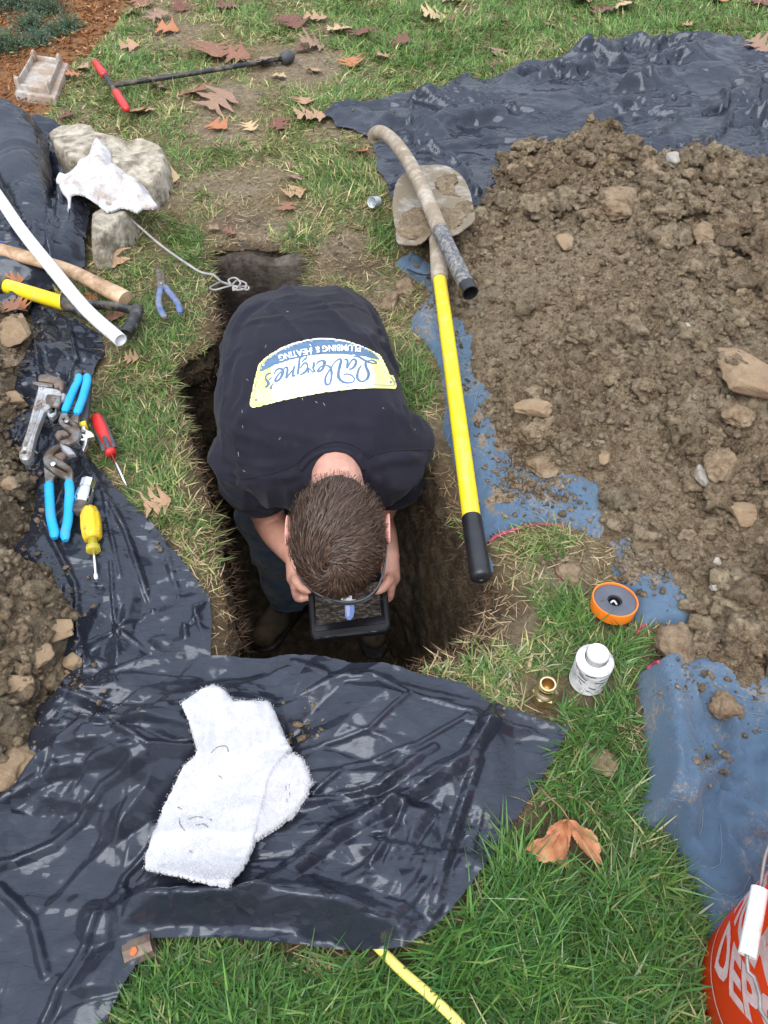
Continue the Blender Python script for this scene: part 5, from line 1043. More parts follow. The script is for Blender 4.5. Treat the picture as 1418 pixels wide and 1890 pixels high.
for l, tg in (([(902,1002),(915,992),(935,984),(960,976),(985,970),(1015,970),(1045,972)], b1), ([(1194,1236),(1205,1228),(1216,1224)], b2), ([(1176,1172),(1182,1160),(1195,1155)], b1)):
    q_ = np.array([hit(a, b)[0]+[0, 0, .003] for a, b in l]); v, f = tube(spl(q_, .006), .0035, 8, flat=.7); v += .0015*np.c_[noise(v[:, 0]*150, v[:, 1]*150, 0, 4), noise(v[:, 0]*150, v[:, 1]*150, 9, 4), v[:, 0]*0]
    obj('red_binding', v-np.array([*tg.location]), f, M_BIND, tg, loc=np.zeros(3))
# ------------------------------------------------------------------ white towel in the foreground
BV = bvh_of(SURF)
t = thing('white_towel', 'thick white terry towel folded on the foreground black plastic', 'towel', P(420, 1480, .04))
def towel(nm, px, lift, sd_, folds=()):
    poly = resample(PP(px, .05), .006); poly = poly+.0010*np.stack([fbm(poly[:, 0]*160, poly[:, 1]*160, 0, sd_, 2), fbm(poly[:, 0]*160, poly[:, 1]*160, 4, sd_, 2)], 1)
    q, f, d = outline_grid(poly, .0032); x, y = q.T
    k = np.sqrt(np.clip(d/.006, 0, 1)*(2-np.clip(d/.006, 0, 1)))
    h = seg_ridges(q, folds)+.005*fbm(x*9, y*9, 0, sd_, 3)+.0012*fbm(x*190, y*190, 0, sd_+1, 2)
    gx_ = np.arange(x.min()-.03, x.max()+.03, .02); gy_ = np.arange(y.min()-.03, y.max()+.03, .02)
    H = np.array([[drop(a, b) for a in gx_] for b in gy_])
    for _ in range(2): Hp = np.pad(H, 1, 'edge'); H = np.maximum(H, (Hp[1:-1, :-2]+Hp[1:-1, 2:]+Hp[:-2, 1:-1]+Hp[2:, 1:-1])/4)
    H = np.maximum(H, 0); u = (x-gx_[0])/.02; w_ = (y-gy_[0])/.02; i, j = u.astype(int), w_.astype(int); a, b = u-i, w_-j
    b0 = H[j, i]*(1-a)*(1-b)+H[j, i+1]*a*(1-b)+H[j+1, i]*(1-a)*b+H[j+1, i+1]*a*b
    z = b0+.003+lift*.6+(.005+lift*.4)*k+h*k+.008*(1-np.abs(noise(x*9+2*y, y*6, 0, sd_+5)))**5*k; v = np.c_[q, z]; v2 = v.copy(); v2[:, 2] = b0+.002+lift*.4
    obj(nm, *join((v, f), (v2, f[:, ::-1])), M_TERRY, t)
    # terry loops standing up from the pile
    n = 8000; r1 = np.random.default_rng(sd_); c_ = v[r1.integers(0, len(v), n)]+r1.normal(0, .0015, (n, 3))*[1, 1, .2]
    o = blades('terry_loops', c_, r1.uniform(.0008, .0020, n), np.full(n, .0009), r1.random(n)*6.28, r1.uniform(.1, 1.2, n), r1.uniform(0, 1.5, n), np.tile([.60, .60, .615], (n, 1)), M_TLOOP); o.parent = t; o.matrix_parent_inverse = Matrix.Translation(-Vector(t['_o']))
M_TLOOP = grassmat('terry_loop', .95)
towel('under_fold', [(440,1400),(500,1385),(540,1385),(565,1410),(576,1445),(570,1470),(545,1505),(510,1535),(475,1558),(440,1560),(430,1480)], .006, 3, [([(555,1400),(562,1450),(530,1505)],.02,.008)])
towel('upper_layer', [(346,1326),(375,1300),(402,1282),(424,1294),(440,1312),(470,1306),(500,1300),(516,1330),(538,1374),(520,1400),(498,1440),(488,1500),(474,1560),(455,1620),(434,1664),(385,1650),(330,1628),(264,1600),(262,1575),(280,1530),(300,1480),(340,1420),(368,1395),(358,1355)], .014, 5, [([(380,1400),(440,1390),(500,1370)],.03,.01),([(290,1520),(330,1440),(400,1400)],.04,.008),([(420,1300),(430,1360)],.02,.006)])
marks = []
for l in ([(331,1510),(333,1522),(342,1534)], [(348,1512),(362,1508),(374,1509)], [(362,1523),(376,1521),(384,1527)], [(390,1390),(402,1379),(418,1378),(422,1388)], [(404,1432),(410,1436)], [(328,1490),(336,1494)], [(388,1512),(391,1514)], [(350,1570),(356,1574)], [(466,1590),(470,1592)], [(528,1450),(530,1480)], [(534,1448),(535,1470)]):
    Bt = bvh_of([(np.array([w_.co[:] for w_ in c_.data.vertices])+np.array(t.location), [tuple(p_.vertices) for p_ in c_.data.polygons]) for c_ in t.children if c_.name.startswith(('upper', 'under'))]) if not marks else Bt
    pp = []
    for a, b in l:
        h_ = Bt.ray_cast(Vector(CC), Vector(ray(a, b)).normalized())[0]
        if h_ is not None: pp.append(np.array(h_)+[0, 0, .0008])
    if len(pp) > 1: marks.append(tube(spl(pp, .003), .0008, 4))
if marks: obj('dirt_marks', *join(*marks), simple('dry_dirt', (.22, .18, .15), b=None), t)
# ------------------------------------------------------------------ tool head under the sheet, yellow tube
t = thing('tool_head', 'rusty steel tool end with an orange paint spot poking from under the front sheet', 'tool', P(240, 1755, .02))
a, b = P(284, 1741, .030), P(232, 1763, .026); obj('steel_head', *lathe(a, b-a, [(0, .0165), (np.linalg.norm(b-a)*.90, .0175), (np.linalg.norm(b-a)*.97, .0185), (np.linalg.norm(b-a), .0155)], 8), M_RUST, t, sharp=30)
m_ = (a*.36+b*.64)+np.array([0.002, -.004, .0185]); obj('paint_spot', *rock(m_, (.005, .007, .0010), 3, 3, .5), simple('orange_paint', (.60, .13, .03), b=None), t)
solo('yellow_tube', 'yellow plastic tube running out from under the front of the black sheet', 'tube', *tube(spl([P(675, 1725, .024), P(708, 1758, .036), P(745, 1795, .046), P(795, 1838, .048), P(850, 1893, .046), P(880, 1945, .04), P(900, 2010, .03)], .01), .0070, 14), M_HOSE)
# ------------------------------------------------------------------ bucket, bottom right
bc = P(1470, 1862, 0); t = thing('bucket', 'orange-red plastic bucket with pale printed letters and white-gripped wire handle', 'bucket', [bc[0], bc[1], 0])
o_ = np.array([bc[0], bc[1], .004]); BR = lambda h: .1300+(.1500-.1300)*h/.35
obj('body', *lathe(o_, (0, 0, 1), [(0, .120), (.001, .127), (.005, .1300), (.33, BR(.33)), (.332, .1535), (.340, .1540), (.342, .149), (.355, .150), (.357, .1550), (.365, .1555), (.367, .1505), (.382, .1520), (.385, .1560), (.392, .1560), (.393, .1500), (.38, .1475), (.070, .1310), (.070, 0)], 96, cap=False), M_BUCKET, t, sharp=40)
def onwall(s, h, off=.0006):                    # s runs round the wall (metres), h up the wall
    a = math.pi+.15+s/.14; r = BR(h)+off; return [bc[0]+r*math.cos(a), bc[1]+r*math.sin(a), .004+h]
n_ = 80; V = []; F = []
for i in range(n_):
    for h in (.063, .0665): V.append(onwall(-.42+.8*i/(n_-1), h))
F = [(2*i, 2*i+1, 2*i+3, 2*i+2) for i in range(n_-1)]; obj('wall_print', V, F, M_LOGO, t)
def text_mesh(s, bold=0.0, shear=0.0):
    cu = bpy.data.curves.new('txt', 'FONT'); cu.body = s; cu.offset = bold; cu.shear = shear; cu.resolution_u = 3; o = bpy.data.objects.new('txt', cu); COL.objects.link(o)
    dg = bpy.context.evaluated_depsgraph_get(); me = bpy.data.meshes.new_from_object(o.evaluated_get(dg)); v = np.array([q.co[:] for q in me.vertices]); f = [tuple(p.vertices) for p in me.polygons]
    bpy.data.objects.remove(o); bpy.data.curves.remove(cu); bpy.data.meshes.remove(me); return v, f
def subdiv(v, f, k=2):
    bm = bmesh.new(); vs_ = [bm.verts.new((a[0], a[1], 0)) for a in v]
    for q in f:
        try: bm.faces.new([vs_[i] for i in q])
        except ValueError: pass
    bmesh.ops.triangulate(bm, faces=bm.faces)
    for _ in range(k): bmesh.ops.subdivide_edges(bm, edges=[e for e in bm.edges if e.calc_length() > .12], cuts=1, use_grid_fill=False); bmesh.ops.triangulate(bm, faces=bm.faces)
    bm.verts.index_update(); r = np.array([x.co[:2] for x in bm.verts]), [tuple(x.index for x in q.verts) for q in bm.faces]; bm.free(); return r
ct, st_ = math.cos(R(48)), math.sin(R(48))
for s, along, up_, hgt, wid in (('DEPOT', .0, -.008, .070, .255), ('HOME', -.010, .072, .070, .24), ('THE', -.03, .152, .054, .15)):
    v, f = text_mesh(s, .035); v, f = subdiv(v[:, :2], f, 3); lo, hi = v.min(0), v.max(0); v = (v-lo)/(hi-lo)
    V = [onwall(-.062+(along+a*wid)*ct-(up_+b*hgt)*st_, .088+(along+a*wid)*st_+(up_+b*hgt)*ct) for a, b in v]
    obj('wall_print', V, f, M_LOGO, t)
g0, g1_ = P(1403, 1640, .335), P(1379, 1764, .325)
obj('handle_grip', *lathe(g0, g1_-g0, [(0, .0060), (0, .0092), (np.linalg.norm(g1_-g0), .0092), (np.linalg.norm(g1_-g0), .0060), (np.linalg.norm(g1_-g0)-.01, .005)], 18, cap=False), M_PVC, t, sharp=40)
ea, eb = onwall(-.21, .345, .003), onwall(.235, .345, .003)
obj('bail_wire', *tube(spl([ea, onwall(-.16, .345, .016), onwall(-.115, .342, .020), g0, g1_, P(1379, 1775, .324), P(1381, 1793, .322), P(1392, 1803, .322), P(1403, 1840, .322), P(1420, 1890, .322), onwall(.10, .33, .036), onwall(.18, .34, .018), eb], .006), .0022, 8), M_WIRE, t)
# ------------------------------------------------------------------ single stones and clods on the heaps
M_TANROCK = simple('tan_clay_rock', (.22, .15, .085), (.36, .26, .16), 20, .95, b=(90, .8, .006), dirt=(.19, .12, .07), dirt_scale=9, dirt_amt=.35)
M_PEBBLE = simple('pale_pebble', (.27, .245, .21), (.38, .35, .30), 30, .7, b=(120, .4, .002), dirt=(.22, .16, .11), dirt_scale=18, dirt_amt=.3)
M_CLOD = simple('soil_lump', (.11, .068, .036), (.23, .155, .09), 50, .95, b=(110, 1, .008), dirt=(.30, .22, .14), dirt_scale=12, dirt_amt=.4)
for i, (px, py, w_, h_, mt, fl_, nm, lab, ct) in enumerate([
 (1382,700,104,100,M_TANROCK,.35,'clay_rock','large pale tan slab of clay at the right edge of the heap','rock'),(1270,617,38,24,M_PEBBLE,.5,'pebble','smooth pale pebble above the large tan slab','pebble'),
 (984,757,68,38,M_TANROCK,.5,'clay_rock','oblong tan rock near the blanket side of the heap','rock'),(1240,300,32,26,M_PEBBLE,.7,'pebble','cream stone at the far crest of the heap','pebble'),
 (1376,950,60,46,M_TANROCK,.6,'clay_rock','angular brown rock right of centre of the heap','rock'),(1140,388,92,52,M_CLOD,.5,'soil_clod','long wedge-shaped clod high on the heap','clod'),
 (1247,1197,80,80,M_CLOD,.6,'soil_clod','big rough clod at the top of the bunched blanket','clod'),(1114,1407,62,56,M_CLOD,.4,'soil_clod','flat soil clod lying alone in the foreground grass','clod'),
 (1048,1062,56,46,M_CLOD,.6,'soil_clod','soil clod on straw-covered ground left of the heap','clod'),(25,1412,112,120,M_TANROCK,.5,'clay_rock','large tan clay lump at the left edge above the front sheet','rock'),
 (108,1166,70,52,M_TANROCK,.6,'clay_rock','tan clay lump at the edge of the dark left heap','rock'),(135,1224,34,34,M_TANROCK,.7,'clay_rock','small tan lump on black plastic by the left heap','rock'),
 (118,1246,36,20,M_TANROCK,.6,'clay_rock','flat sliver of clay on black plastic below the small tan lump','rock'),(80,1212,42,50,M_TANROCK,.7,'clay_rock','upright tan lump inside the lower left heap','rock'),
 (30,1265,70,46,M_TANROCK,.6,'clay_rock','broad tan lump at the left edge of the lower heap','rock'),(1320,1085,24,20,M_PEBBLE,.8,'pebble','round light pebble above the bunched blanket','pebble'),
 (1323,1040,18,14,M_PEBBLE,.8,'pebble','small grey pebble, upper of the two near the bunched blanket','pebble'),(1200,312,34,30,M_CLOD,.7,'soil_clod','clod on the plastic at the far edge of the heap','clod'),
 (1360,770,60,46,M_CLOD,.6,'soil_clod','dark clod just below the large tan slab','clod'),(1330,860,66,60,M_CLOD,.7,'soil_clod','reddish brown clod in the hollow on the right','clod'),(1300,880,34,50,M_PEBBLE,.7,'clay_rock','pale broken rock beside the reddish clod','rock'),
 (1115,850,28,24,M_TANROCK,.7,'clay_rock','little grey-tan rock in the middle of the heap','rock'),(1000,862,60,44,M_CLOD,.5,'soil_clod','rounded clod near the blanket below the oblong tan rock','clod'),
 (895,590,0,0,None,0,'','',''),(720,560,36,30,M_CLOD,.6,'soil_clod','brown clod in the grass beside the torn blanket','clod'),(745,535,44,24,M_CLOD,.5,'soil_clod','flat clod below the blue blanket tip','clod'),
 (1300,440,52,36,M_CLOD,.6,'soil_clod','broken clod on the upper right of the heap','clod'),(1040,450,34,28,M_TANROCK,.6,'clay_rock','tan chip of rock on the fine upper slope','rock'),(948,318,30,20,M_CLOD,.6,'soil_clod','small clod on the plastic at the far left of the heap','clod'),
 (1335,1310,56,56,M_CLOD,.7,'soil_clod','crumbly clod hanging over the bunched blanket','clod'),(30,615,66,50,M_TANROCK,.6,'clay_rock','tan lump on the small upper left heap','rock'),(25,745,60,36,M_TANROCK,.6,'clay_rock','flat tan lump at the foot of the small upper left heap','rock'),
 (22,900,40,30,M_TANROCK,.6,'clay_rock','pale lump at the left edge above the nut driver','rock'),(60,890,24,18,M_CLOD,.6,'soil_clod','little clod at the top of the dark heap by the blue handles','clod'),
 (1320,1080,0,0,None,0,'','',''),(1160,1090,0,0,None,0,'','',''),(820,1000,18,22,M_PEBBLE,.8,'','','')]):
    if not mt or not nm: continue
    p, nn = hit(px, py); k = ((p-CC)@FW)/FOC; a_ = w_*k/2; b__ = h_*k/2/max(.5, math.sin(math.atan2(CAM_H-p[2], p[1])))*.92
    v, f = rock((0, 0, 0), (a_, b__, min(a_, b__)*fl_), 300+i, 5 if w_ > 55 else 4, .30, 8 if mt is not M_CLOD else 3); v += p+[0, 0, min(a_, b__)*fl_*.30+.002]
    solo(nm, lab, ct, v, f, mt, {'pebble': 'pale pebbles in the heap', 'rock': 'clay rocks in the heaps', 'clod': 'big soil clods'}[ct])
# concrete footing exposed at the far end of the trench
v, f = hf = None, None
a, b = P(404, 470, -.05), P(560, 478, -.05); yy = max(TRC[:, 1])-.055
V = []; nx_, nz_ = 46, 40; xa, xb = a[0]-.03, b[0]+.03
for i in range(nz_):
    for j in range(nx_):
        x = xa+(xb-xa)*j/(nx_-1); zz = -.030-.5*i/(nz_-1)+(.014*float(fbm(x*14, 0, 0, 9, 3)) if i < 2 else 0); V.append((x, yy+.004*float(fbm(x*9, zz*9, 0, 5, 3))+(.02 if i == 0 else 0), zz))
V = np.array(V); F = [(i*nx_+j, i*nx_+j+1, (i+1)*nx_+j+1, (i+1)*nx_+j) for i in range(nz_-1) for j in range(nx_-1)]
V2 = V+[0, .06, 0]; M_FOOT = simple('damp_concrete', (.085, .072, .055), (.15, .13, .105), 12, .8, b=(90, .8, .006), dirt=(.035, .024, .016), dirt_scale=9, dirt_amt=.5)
solo('footing_block', 'smooth grey buried footing with dark mud stains at the far end of the trench', 'footing', *join((V, F), (V2, [q[::-1] for q in F])), M_FOOT)
# ------------------------------------------------------------------ the person
def cloth(name, c1, c2, sc_, b=(700, .5, .0012), dirt=None, da=.2, ds=10, sheen=.3):
    m = simple(name, c1, c2, sc_, .9, b=b, spec=.15, dirt=dirt, dirt_scale=ds, dirt_amt=da); m.node_tree.nodes['Principled BSDF'].inputs['Sheen Weight'].default_value = sheen; return m
M_SHIRT = cloth('navy_black_cotton', (.0115, .0108, .0175), (.0165, .0155, .025), 8, dirt=(.03, .027, .028), da=.0, ds=14, sheen=.06)
M_JEANS = cloth('blue_denim', (.022, .045, .085), (.055, .095, .155), 30, (420, .7, .0015), dirt=(.09, .085, .075), da=.3)
M_BOOT = simple('dark_boot_leather', (.02, .014, .010), (.045, .032, .022), 14, .6, b=(120, .4, .002), dirt=(.12, .085, .05), dirt_scale=14, dirt_amt=.4)
def skinmat():
    m, t, p = nodemat('skin'); n = tex(t, 26, 6, .6); c = ramp(t, n, [(.3, (.50, .24, .17)), (.6, (.62, .33, .25)), (.8, (.68, .40, .32))])
    c = mixc(t, ramp(t, tex(t, 210, 3, .6), [(.66, (0, 0, 0)), (.72, (.35, .35, .35))]), c, (.30, .13, .08)); c = mixc(t, ramp(t, tex(t, 17, 8, .8), [(.54, (0, 0, 0)), (.70, (.55, .55, .55))]), c, (.27, .16, .10))
    t.links.new(c, p.inputs['Base Color']); p.inputs['Roughness'].default_value = .5; p.inputs['Subsurface Weight'].default_value = .12; p.inputs['Subsurface Radius'].default_value = (.012, .004, .002)
    t.links.new(bump(t, tex(t, 420, 4, .6), .35, .0008), p.inputs['Normal']); return m
M_SKIN = skinmat()
def hairmat():
    m, t, p = nodemat('brown_hair'); at = NN(t, 'ShaderNodeAttribute', attribute_name='tint'); t.links.new(at.outputs['Color'], p.inputs['Base Color']); p.inputs['Roughness'].default_value = .42; p.inputs['Specular IOR Level'].default_value = .5; return m
M_HAIR = hairmat()
def chain(pts, rad, step=.02):
    q = spl(np.c_[np.array(pts, float), np.array(rad)], step); v, f = tube(q[:, :3], q[:, 3], 16); s, sf = ico(3)
    return join((v, f), (s*q[0, 3]+q[0, :3], sf), (s*q[-1, 3]+q[-1, :3], sf))
def ell(c, s, Rm=None, k=4):
    v, f = ico(k); v = v*np.array(s)
    if Rm is not None: v = v@np.array(Rm)
    return v+np.array(c), f
def remesh(parts, vox, sm=4, disp=None):
    v, f = join(*parts); me = mesh_data('tmp', v, f, False); o = bpy.data.objects.new('tmp', me); COL.objects.link(o)
    md = o.modifiers.new('r', 'REMESH'); md.mode = 'VOXEL'; md.voxel_size = vox; md.use_smooth_shade = True
    if sm: s = o.modifiers.new('s', 'SMOOTH'); s.iterations = sm; s.factor = .5
    dg = bpy.context.evaluated_depsgraph_get(); m2 = bpy.data.meshes.new_from_object(o.evaluated_get(dg)); V = np.empty(len(m2.vertices)*3, np.float32); m2.vertices.foreach_get('co', V); V = V.reshape(-1, 3).astype(float)
    N = np.empty(len(m2.vertices)*3, np.float32); m2.vertices.foreach_get('normal', N); N = N.reshape(-1, 3); F = np.array([p.vertices[:] for p in m2.polygons])
    bpy.data.objects.remove(o); bpy.data.meshes.remove(m2)
    if disp is not None: V = V+N*disp(V, N)[:, None]
    return V, F
HC = P(624, 985, .10); EX = np.array([1., .0, .0]); EZ = np.array([.02, -.995, -.06]); EZ /= np.linalg.norm(EZ); EX = EX-EZ*(EX@EZ); EX /= np.linalg.norm(EX); EY = np.cross(EZ, EX); EY = EY if EY[2] < 0 else -EY
HM = np.stack([EX, EY, EZ]); HA, HB, HCz = .080, .098, .114     # head frame: side, face direction, crown direction
def hl(x, y, z): return HC+EX*x+EY*y+EZ*z
SHL, SHR = P(464, 838, .035), P(736, 822, .045)
ELL, ELR = P(498, 962, -.22), P(693, 958, -.22)
WRL, WRR = P(546, 1030, -.165), P(718, 1028, -.165)
NB = P(617, 838, .058)
person = thing('person', 'man in a dark navy T-shirt bending over a tablet inside the trench', 'person', P(600, 1000, FLOOR))
def finger(p, r): return chain(p, r, .006)
def hand(w_, palm, side, tips, thumb):
    parts = [ell(palm, (.020, .040, .016), np.eye(3))]
    for t_ in tips: parts.append(finger(t_, [.0095, .0090, .0082, .0072][:len(t_)]))
    parts.append(finger(thumb, [.0125, .0110, .0095, .0082][:len(thumb)])); return parts
TZ = -.190                                     # plane of the tablet
hL, hR = P(546, 1066, TZ+.01), P(722, 1066, TZ+.012)
body = [ell(HC, (HA, HB, HCz), HM), ell(hl(0, .045, -.045), (.062, .06, .075), HM), ell(hl(0, .10, -.02), (.012, .018, .026), HM), ell(hl(0, .075, -.095), (.035, .03, .03), HM), ell(hl(0, .082, .03), (.05, .018, .02), HM),
        ell(hl(.030, .088, .0), (.013, .008, .008), HM), ell(hl(-.030, .088, .0), (.013, .008, .008), HM), ell(hl(0, .098, -.058), (.024, .008, .008), HM),
        chain([HC-EZ*.02, HC-EZ*.09+[0, 0, .005], NB, P(612, 800, .05)], [.056, .053, .056, .07]),
        chain([SHL, (SHL+ELL)/2, ELL], [.058, .050, .040]), chain([ELL, ELL*.6+WRL*.4, WRL], [.041, .040, .0255]),
        chain([SHR, (SHR+ELR)/2, ELR], [.058, .050, .040]), chain([ELR, ELR*.6+WRR*.4, WRR], [.041, .040, .0255]),
        chain([SHL+[.03, .03, -.03], P(600, 830, .02), SHR+[-.03, .03, -.03]], [.07, .085, .07]), chain([P(600, 820, .0), [-.17, 1.45, .0], [-.19, 1.66, -.05]], [.12, .14, .13]),
        chain([WRL, hL], [.024, .022]), chain([WRR, hR], [.024, .022])]
for s, h in ((1, hL), (-1, hR)):
    body.append(ell(h, (.014, .042, .026)))
    for k in range(4):
        y0 = h[1]+.030-.021*k; body.append(finger([(h[0], y0, h[2]-.010), (h[0]+s*.006, y0-.004, h[2]-.032), (h[0]+s*.030, y0-.006, TZ-.012), (h[0]+s*(.052-.005*(k == 3)), y0-.006, TZ-.011)], [.0098, .0092, .0085, .0072]))
    body.append(finger([(h[0], h[1]-.005, h[2]+.010), (h[0]+s*.006, h[1]-.026, h[2]+.022), (h[0]+s*.020, h[1]-.040, TZ+.023), (h[0]+s*.034, h[1]-.044, TZ+.020)], [.0125, .0115, .0100, .0085]))
V, F = remesh(body, .0046, 3); obj('skin_body', V, F, M_SKIN, person)
for s in (1, -1):
    e0 = hl(s*.085, .0, -.010); v, f = ico(4); r_e = np.stack([EX*s, EY, EZ]); v = v.copy()
    rim = np.sqrt(v[:, 1]**2+v[:, 2]**2); x = v[:, 0]*.007+(rim**2)*.008-.010*np.exp(-(rim/.45)**2)*(v[:, 0] > 0); v = np.c_[x+.006, v[:, 1]*.019, v[:, 2]*.034]
    obj('ear', v@r_e+e0, f, simple('ear_skin', (.66, .30, .24), (.74, .38, .31), 40, .5, b=None), person)
# hair ------------------------------------------------------------
def on_head(u, off=0.0):
    u = u/np.linalg.norm(u, axis=-1, keepdims=True); return u*np.array([HA+off, HB+off, HCz+off]) if np.isscalar(off) else u*(np.array([HA, HB, HCz])+off[:, None])
r_h = np.random.default_rng(4); n = 62000; u = r_h.normal(size=(n, 3)); u /= np.linalg.norm(u, axis=1)[:, None]
def hairy(u):
    x, y, z = u.T; back = y < .12; wob = .06*noise(x*7, y*7, z*7, 3)
    nape = z > (-.72+.30*np.abs(x)**2+.10*wob-.5*np.clip(y+.1, 0, 1)); front = (y < .55+wob) | (z > .50+wob); side = (np.abs(x) < .90) | (z > .08+wob) | (y < -.12)
    lower = (y < .1) | (z > .12+.9*(y-.1)+wob)
    return nape & front & side & lower & ((np.random.default_rng(12).random(len(u)) < .55+2.2*(z+.72-.30*np.abs(x)**2)) | (z > -.3) | (len(u) < 20000))
u = u[hairy(u)]; n = len(u); wh = np.array([-.16, -.40, .90]); wh /= np.linalg.norm(wh)
cl = np.stack([noise(u[:, 0]*9, u[:, 1]*9, u[:, 2]*9, s) for s in (5, 6, 7)], 1); cl2 = np.stack([noise(u[:, 0]*28, u[:, 1]*28, u[:, 2]*28, s) for s in (8, 9, 10)], 1)
p = u.copy(); K = 6; Ls = r_h.uniform(.30, .52, n)*np.where(np.linalg.norm(u-wh, axis=1) < .35, .7, 1)*np.where(u[:, 2] < -.15, .45, 1); pts = []
lift = r_h.uniform(.003, .0125, n)+.004*cl[:, 0]; lift *= np.where(u[:, 2] < -.2, .35, 1)*np.where(np.abs(u[:, 0]) > .85, .6, 1); fly = r_h.random(n) < .05; lift = np.where(fly, r_h.uniform(.010, .019, n), lift); lift = np.clip(lift, .0015, .02)
for k in range(K):
    s = k/(K-1); pts.append(on_head(p, lift*min(1, s*3+.05)+.002*(1-s)))
    rd = p-wh; d_ = rd-p*np.sum(rd*p, 1)[:, None]; d_ /= np.linalg.norm(d_, axis=1)[:, None]+1e-6; sw = np.cross(p, d_)
    dist = np.linalg.norm(p-wh, axis=1); d_ = d_+sw*(1.5*np.exp(-dist*1.7)+.12)[:, None]+.34*cl+.20*cl2+r_h.normal(0, .20, (n, 3)); d_ -= p*np.sum(d_*p, 1)[:, None]; d_ /= np.linalg.norm(d_, axis=1)[:, None]
    p = p+d_*(Ls/K)[:, None]; p /= np.linalg.norm(p, axis=1)[:, None]
pts = np.stack(pts, 1); nrm = pts/np.array([HA, HB, HCz])**2; nrm /= np.linalg.norm(nrm, axis=2)[..., None]
T = np.gradient(pts, axis=1); T /= np.linalg.norm(T, axis=2)[..., None]+1e-9; side = np.cross(T, nrm); wdt = .00062*np.array([1, 1, 1, .9, .65, .15])
tw = r_h.uniform(-.7, .7, (n, 1, 1)); side = side*np.cos(tw)+nrm*np.sin(tw)
a_, b_ = pts-side*wdt[None, :, None], pts+side*wdt[None, :, None]; V = np.stack([a_, b_], 2).reshape(-1, 3)@HM+HC
o = np.arange(n)[:, None]*(2*K); F = np.concatenate([o+np.array([[2*k, 2*k+1, 2*k+3, 2*k+2]]) for k in range(K-1)])
ho = obj('hair', V, F, M_HAIR, person); ho['kind'] = 'stuff'; um = r_h.random((n, 1)); hc_ = np.array([.026, .013, .008])*(1-um)+np.array([.112, .064, .040])*um; hc_ *= (1+.25*cl2[:, :1]); colattr(ho, np.repeat(hc_, 2*K, 0))
v, f = ico(5); m = hairy(v) & hairy(v*[1, 1, 1]+[0, .05, -.05]); fm = m[f].all(1); sv = on_head(v, .0012); sv = sv@HM+HC; used = np.unique(f[fm]); mp_ = np.full(len(v), -1); mp_[used] = np.arange(len(used))
obj('scalp', sv[used], mp_[f[fm]], simple('hair_root_shade', (.055, .030, .021), (.085, .05, .036), 60, .8, b=None), person)
# shirt -----------------------------------------------------------
secs = [(-.215, 1.86, -.20, .16, .10), (-.212, 1.80, -.09, .185, .12), (-.208, 1.72, -.01, .194, .128), (-.205, 1.63, .036, .198, .123), (-.192, 1.52, .066, .202, .120), (-.178, 1.41, .080, .205, .119), (-.158, 1.30, .080, .212, .115), (-.138, 1.21, .062, .215, .108), (-.125, 1.155, .046, .19, .090), (-.115, 1.115, .044, .150, .073), (-.108, 1.09, .045, .095, .05)]
sec = spl(np.array([(a, b, c, d, e) for a, b, c, d, e in secs]), .02); V = []; nn_ = 56
cen = sec[:, :3]; T = np.gradient(cen, axis=0); T /= np.linalg.norm(T, axis=1)[:, None]
for (x, y, z, hw, hd), tg in zip(sec, T):
    up_ = np.cross([1., 0, 0], tg); up_ = up_ if up_[2] > 0 else -up_; up_ /= np.linalg.norm(up_); rt = np.array([1., 0, 0])
    for j in range(nn_):
        a = j/nn_*2*math.pi; ca, sa = math.cos(a), math.sin(a); e_ = .80
        V.append(np.array([x, y, z])+rt*hw*abs(ca)**e_*np.sign(ca)+up_*hd*abs(sa)**(e_*1.05)*np.sign(sa))
V = np.array(V); m_ = len(sec); F = [(i*nn_+j, i*nn_+(j+1) % nn_, (i+1)*nn_+(j+1) % nn_, (i+1)*nn_+j) for i in range(m_-1) for j in range(nn_)]+[tuple(range(nn_))[::-1], tuple((m_-1)*nn_+j for j in range(nn_))]
def sleeve(S, E, inn): 
    d = E-S; d /= np.linalg.norm(d); return join(chain([S+np.array([inn, .04, .005]), S+d*.02, S+d*.06, S+d*.088], [.085, .079, .074, .071]), ell(S, (.079, .079, .077)))
def wrinkle(V, N):
    x, y, z = V.T; back = sstep(-.1, .8, N[:, 2]); sidew = 1-sstep(.12, .21, np.abs(x+.17)); 
    w1 = (1-np.abs(noise(x*9+y*5, y*3.0-x*4, z*9, 71)))**5*.018; w2 = fbm(x*7, y*7, z*7, 72, 3)*.004; w3 = (1-np.abs(noise(x*24+8*z, y*9, z*22, 73)))**5*.0045+(1-np.abs(noise((x+y*.5)*13, (y-x*.5)*4, z*5, 75)))**7*.006
    r = (w1+w3)*(1-.45*back*sstep(-.02, .08, z))+w2*.8; r += .004*np.exp(-((y-1.115-.25*np.abs(x+.12)**1.2)/.012)**2)*(z > .04)*0
    hem = .0
    return r-.001
V, F = remesh([(V, F), sleeve(SHL, ELL, .07), sleeve(SHR, ELR, -.07)], .0060, 8, wrinkle)
SH = BVHTree.FromPolygons([tuple(a) for a in V.tolist()], [tuple(a) for a in F.tolist()]); NV = np.zeros_like(V)
fn_ = np.cross(V[F[:, 2]]-V[F[:, 0]], V[F[:, 3]]-V[F[:, 1]])
for k in range(4): np.add.at(NV, F[:, k], fn_)
NV /= np.linalg.norm(NV, axis=1)[:, None]+1e-12; disp = np.zeros(len(V))
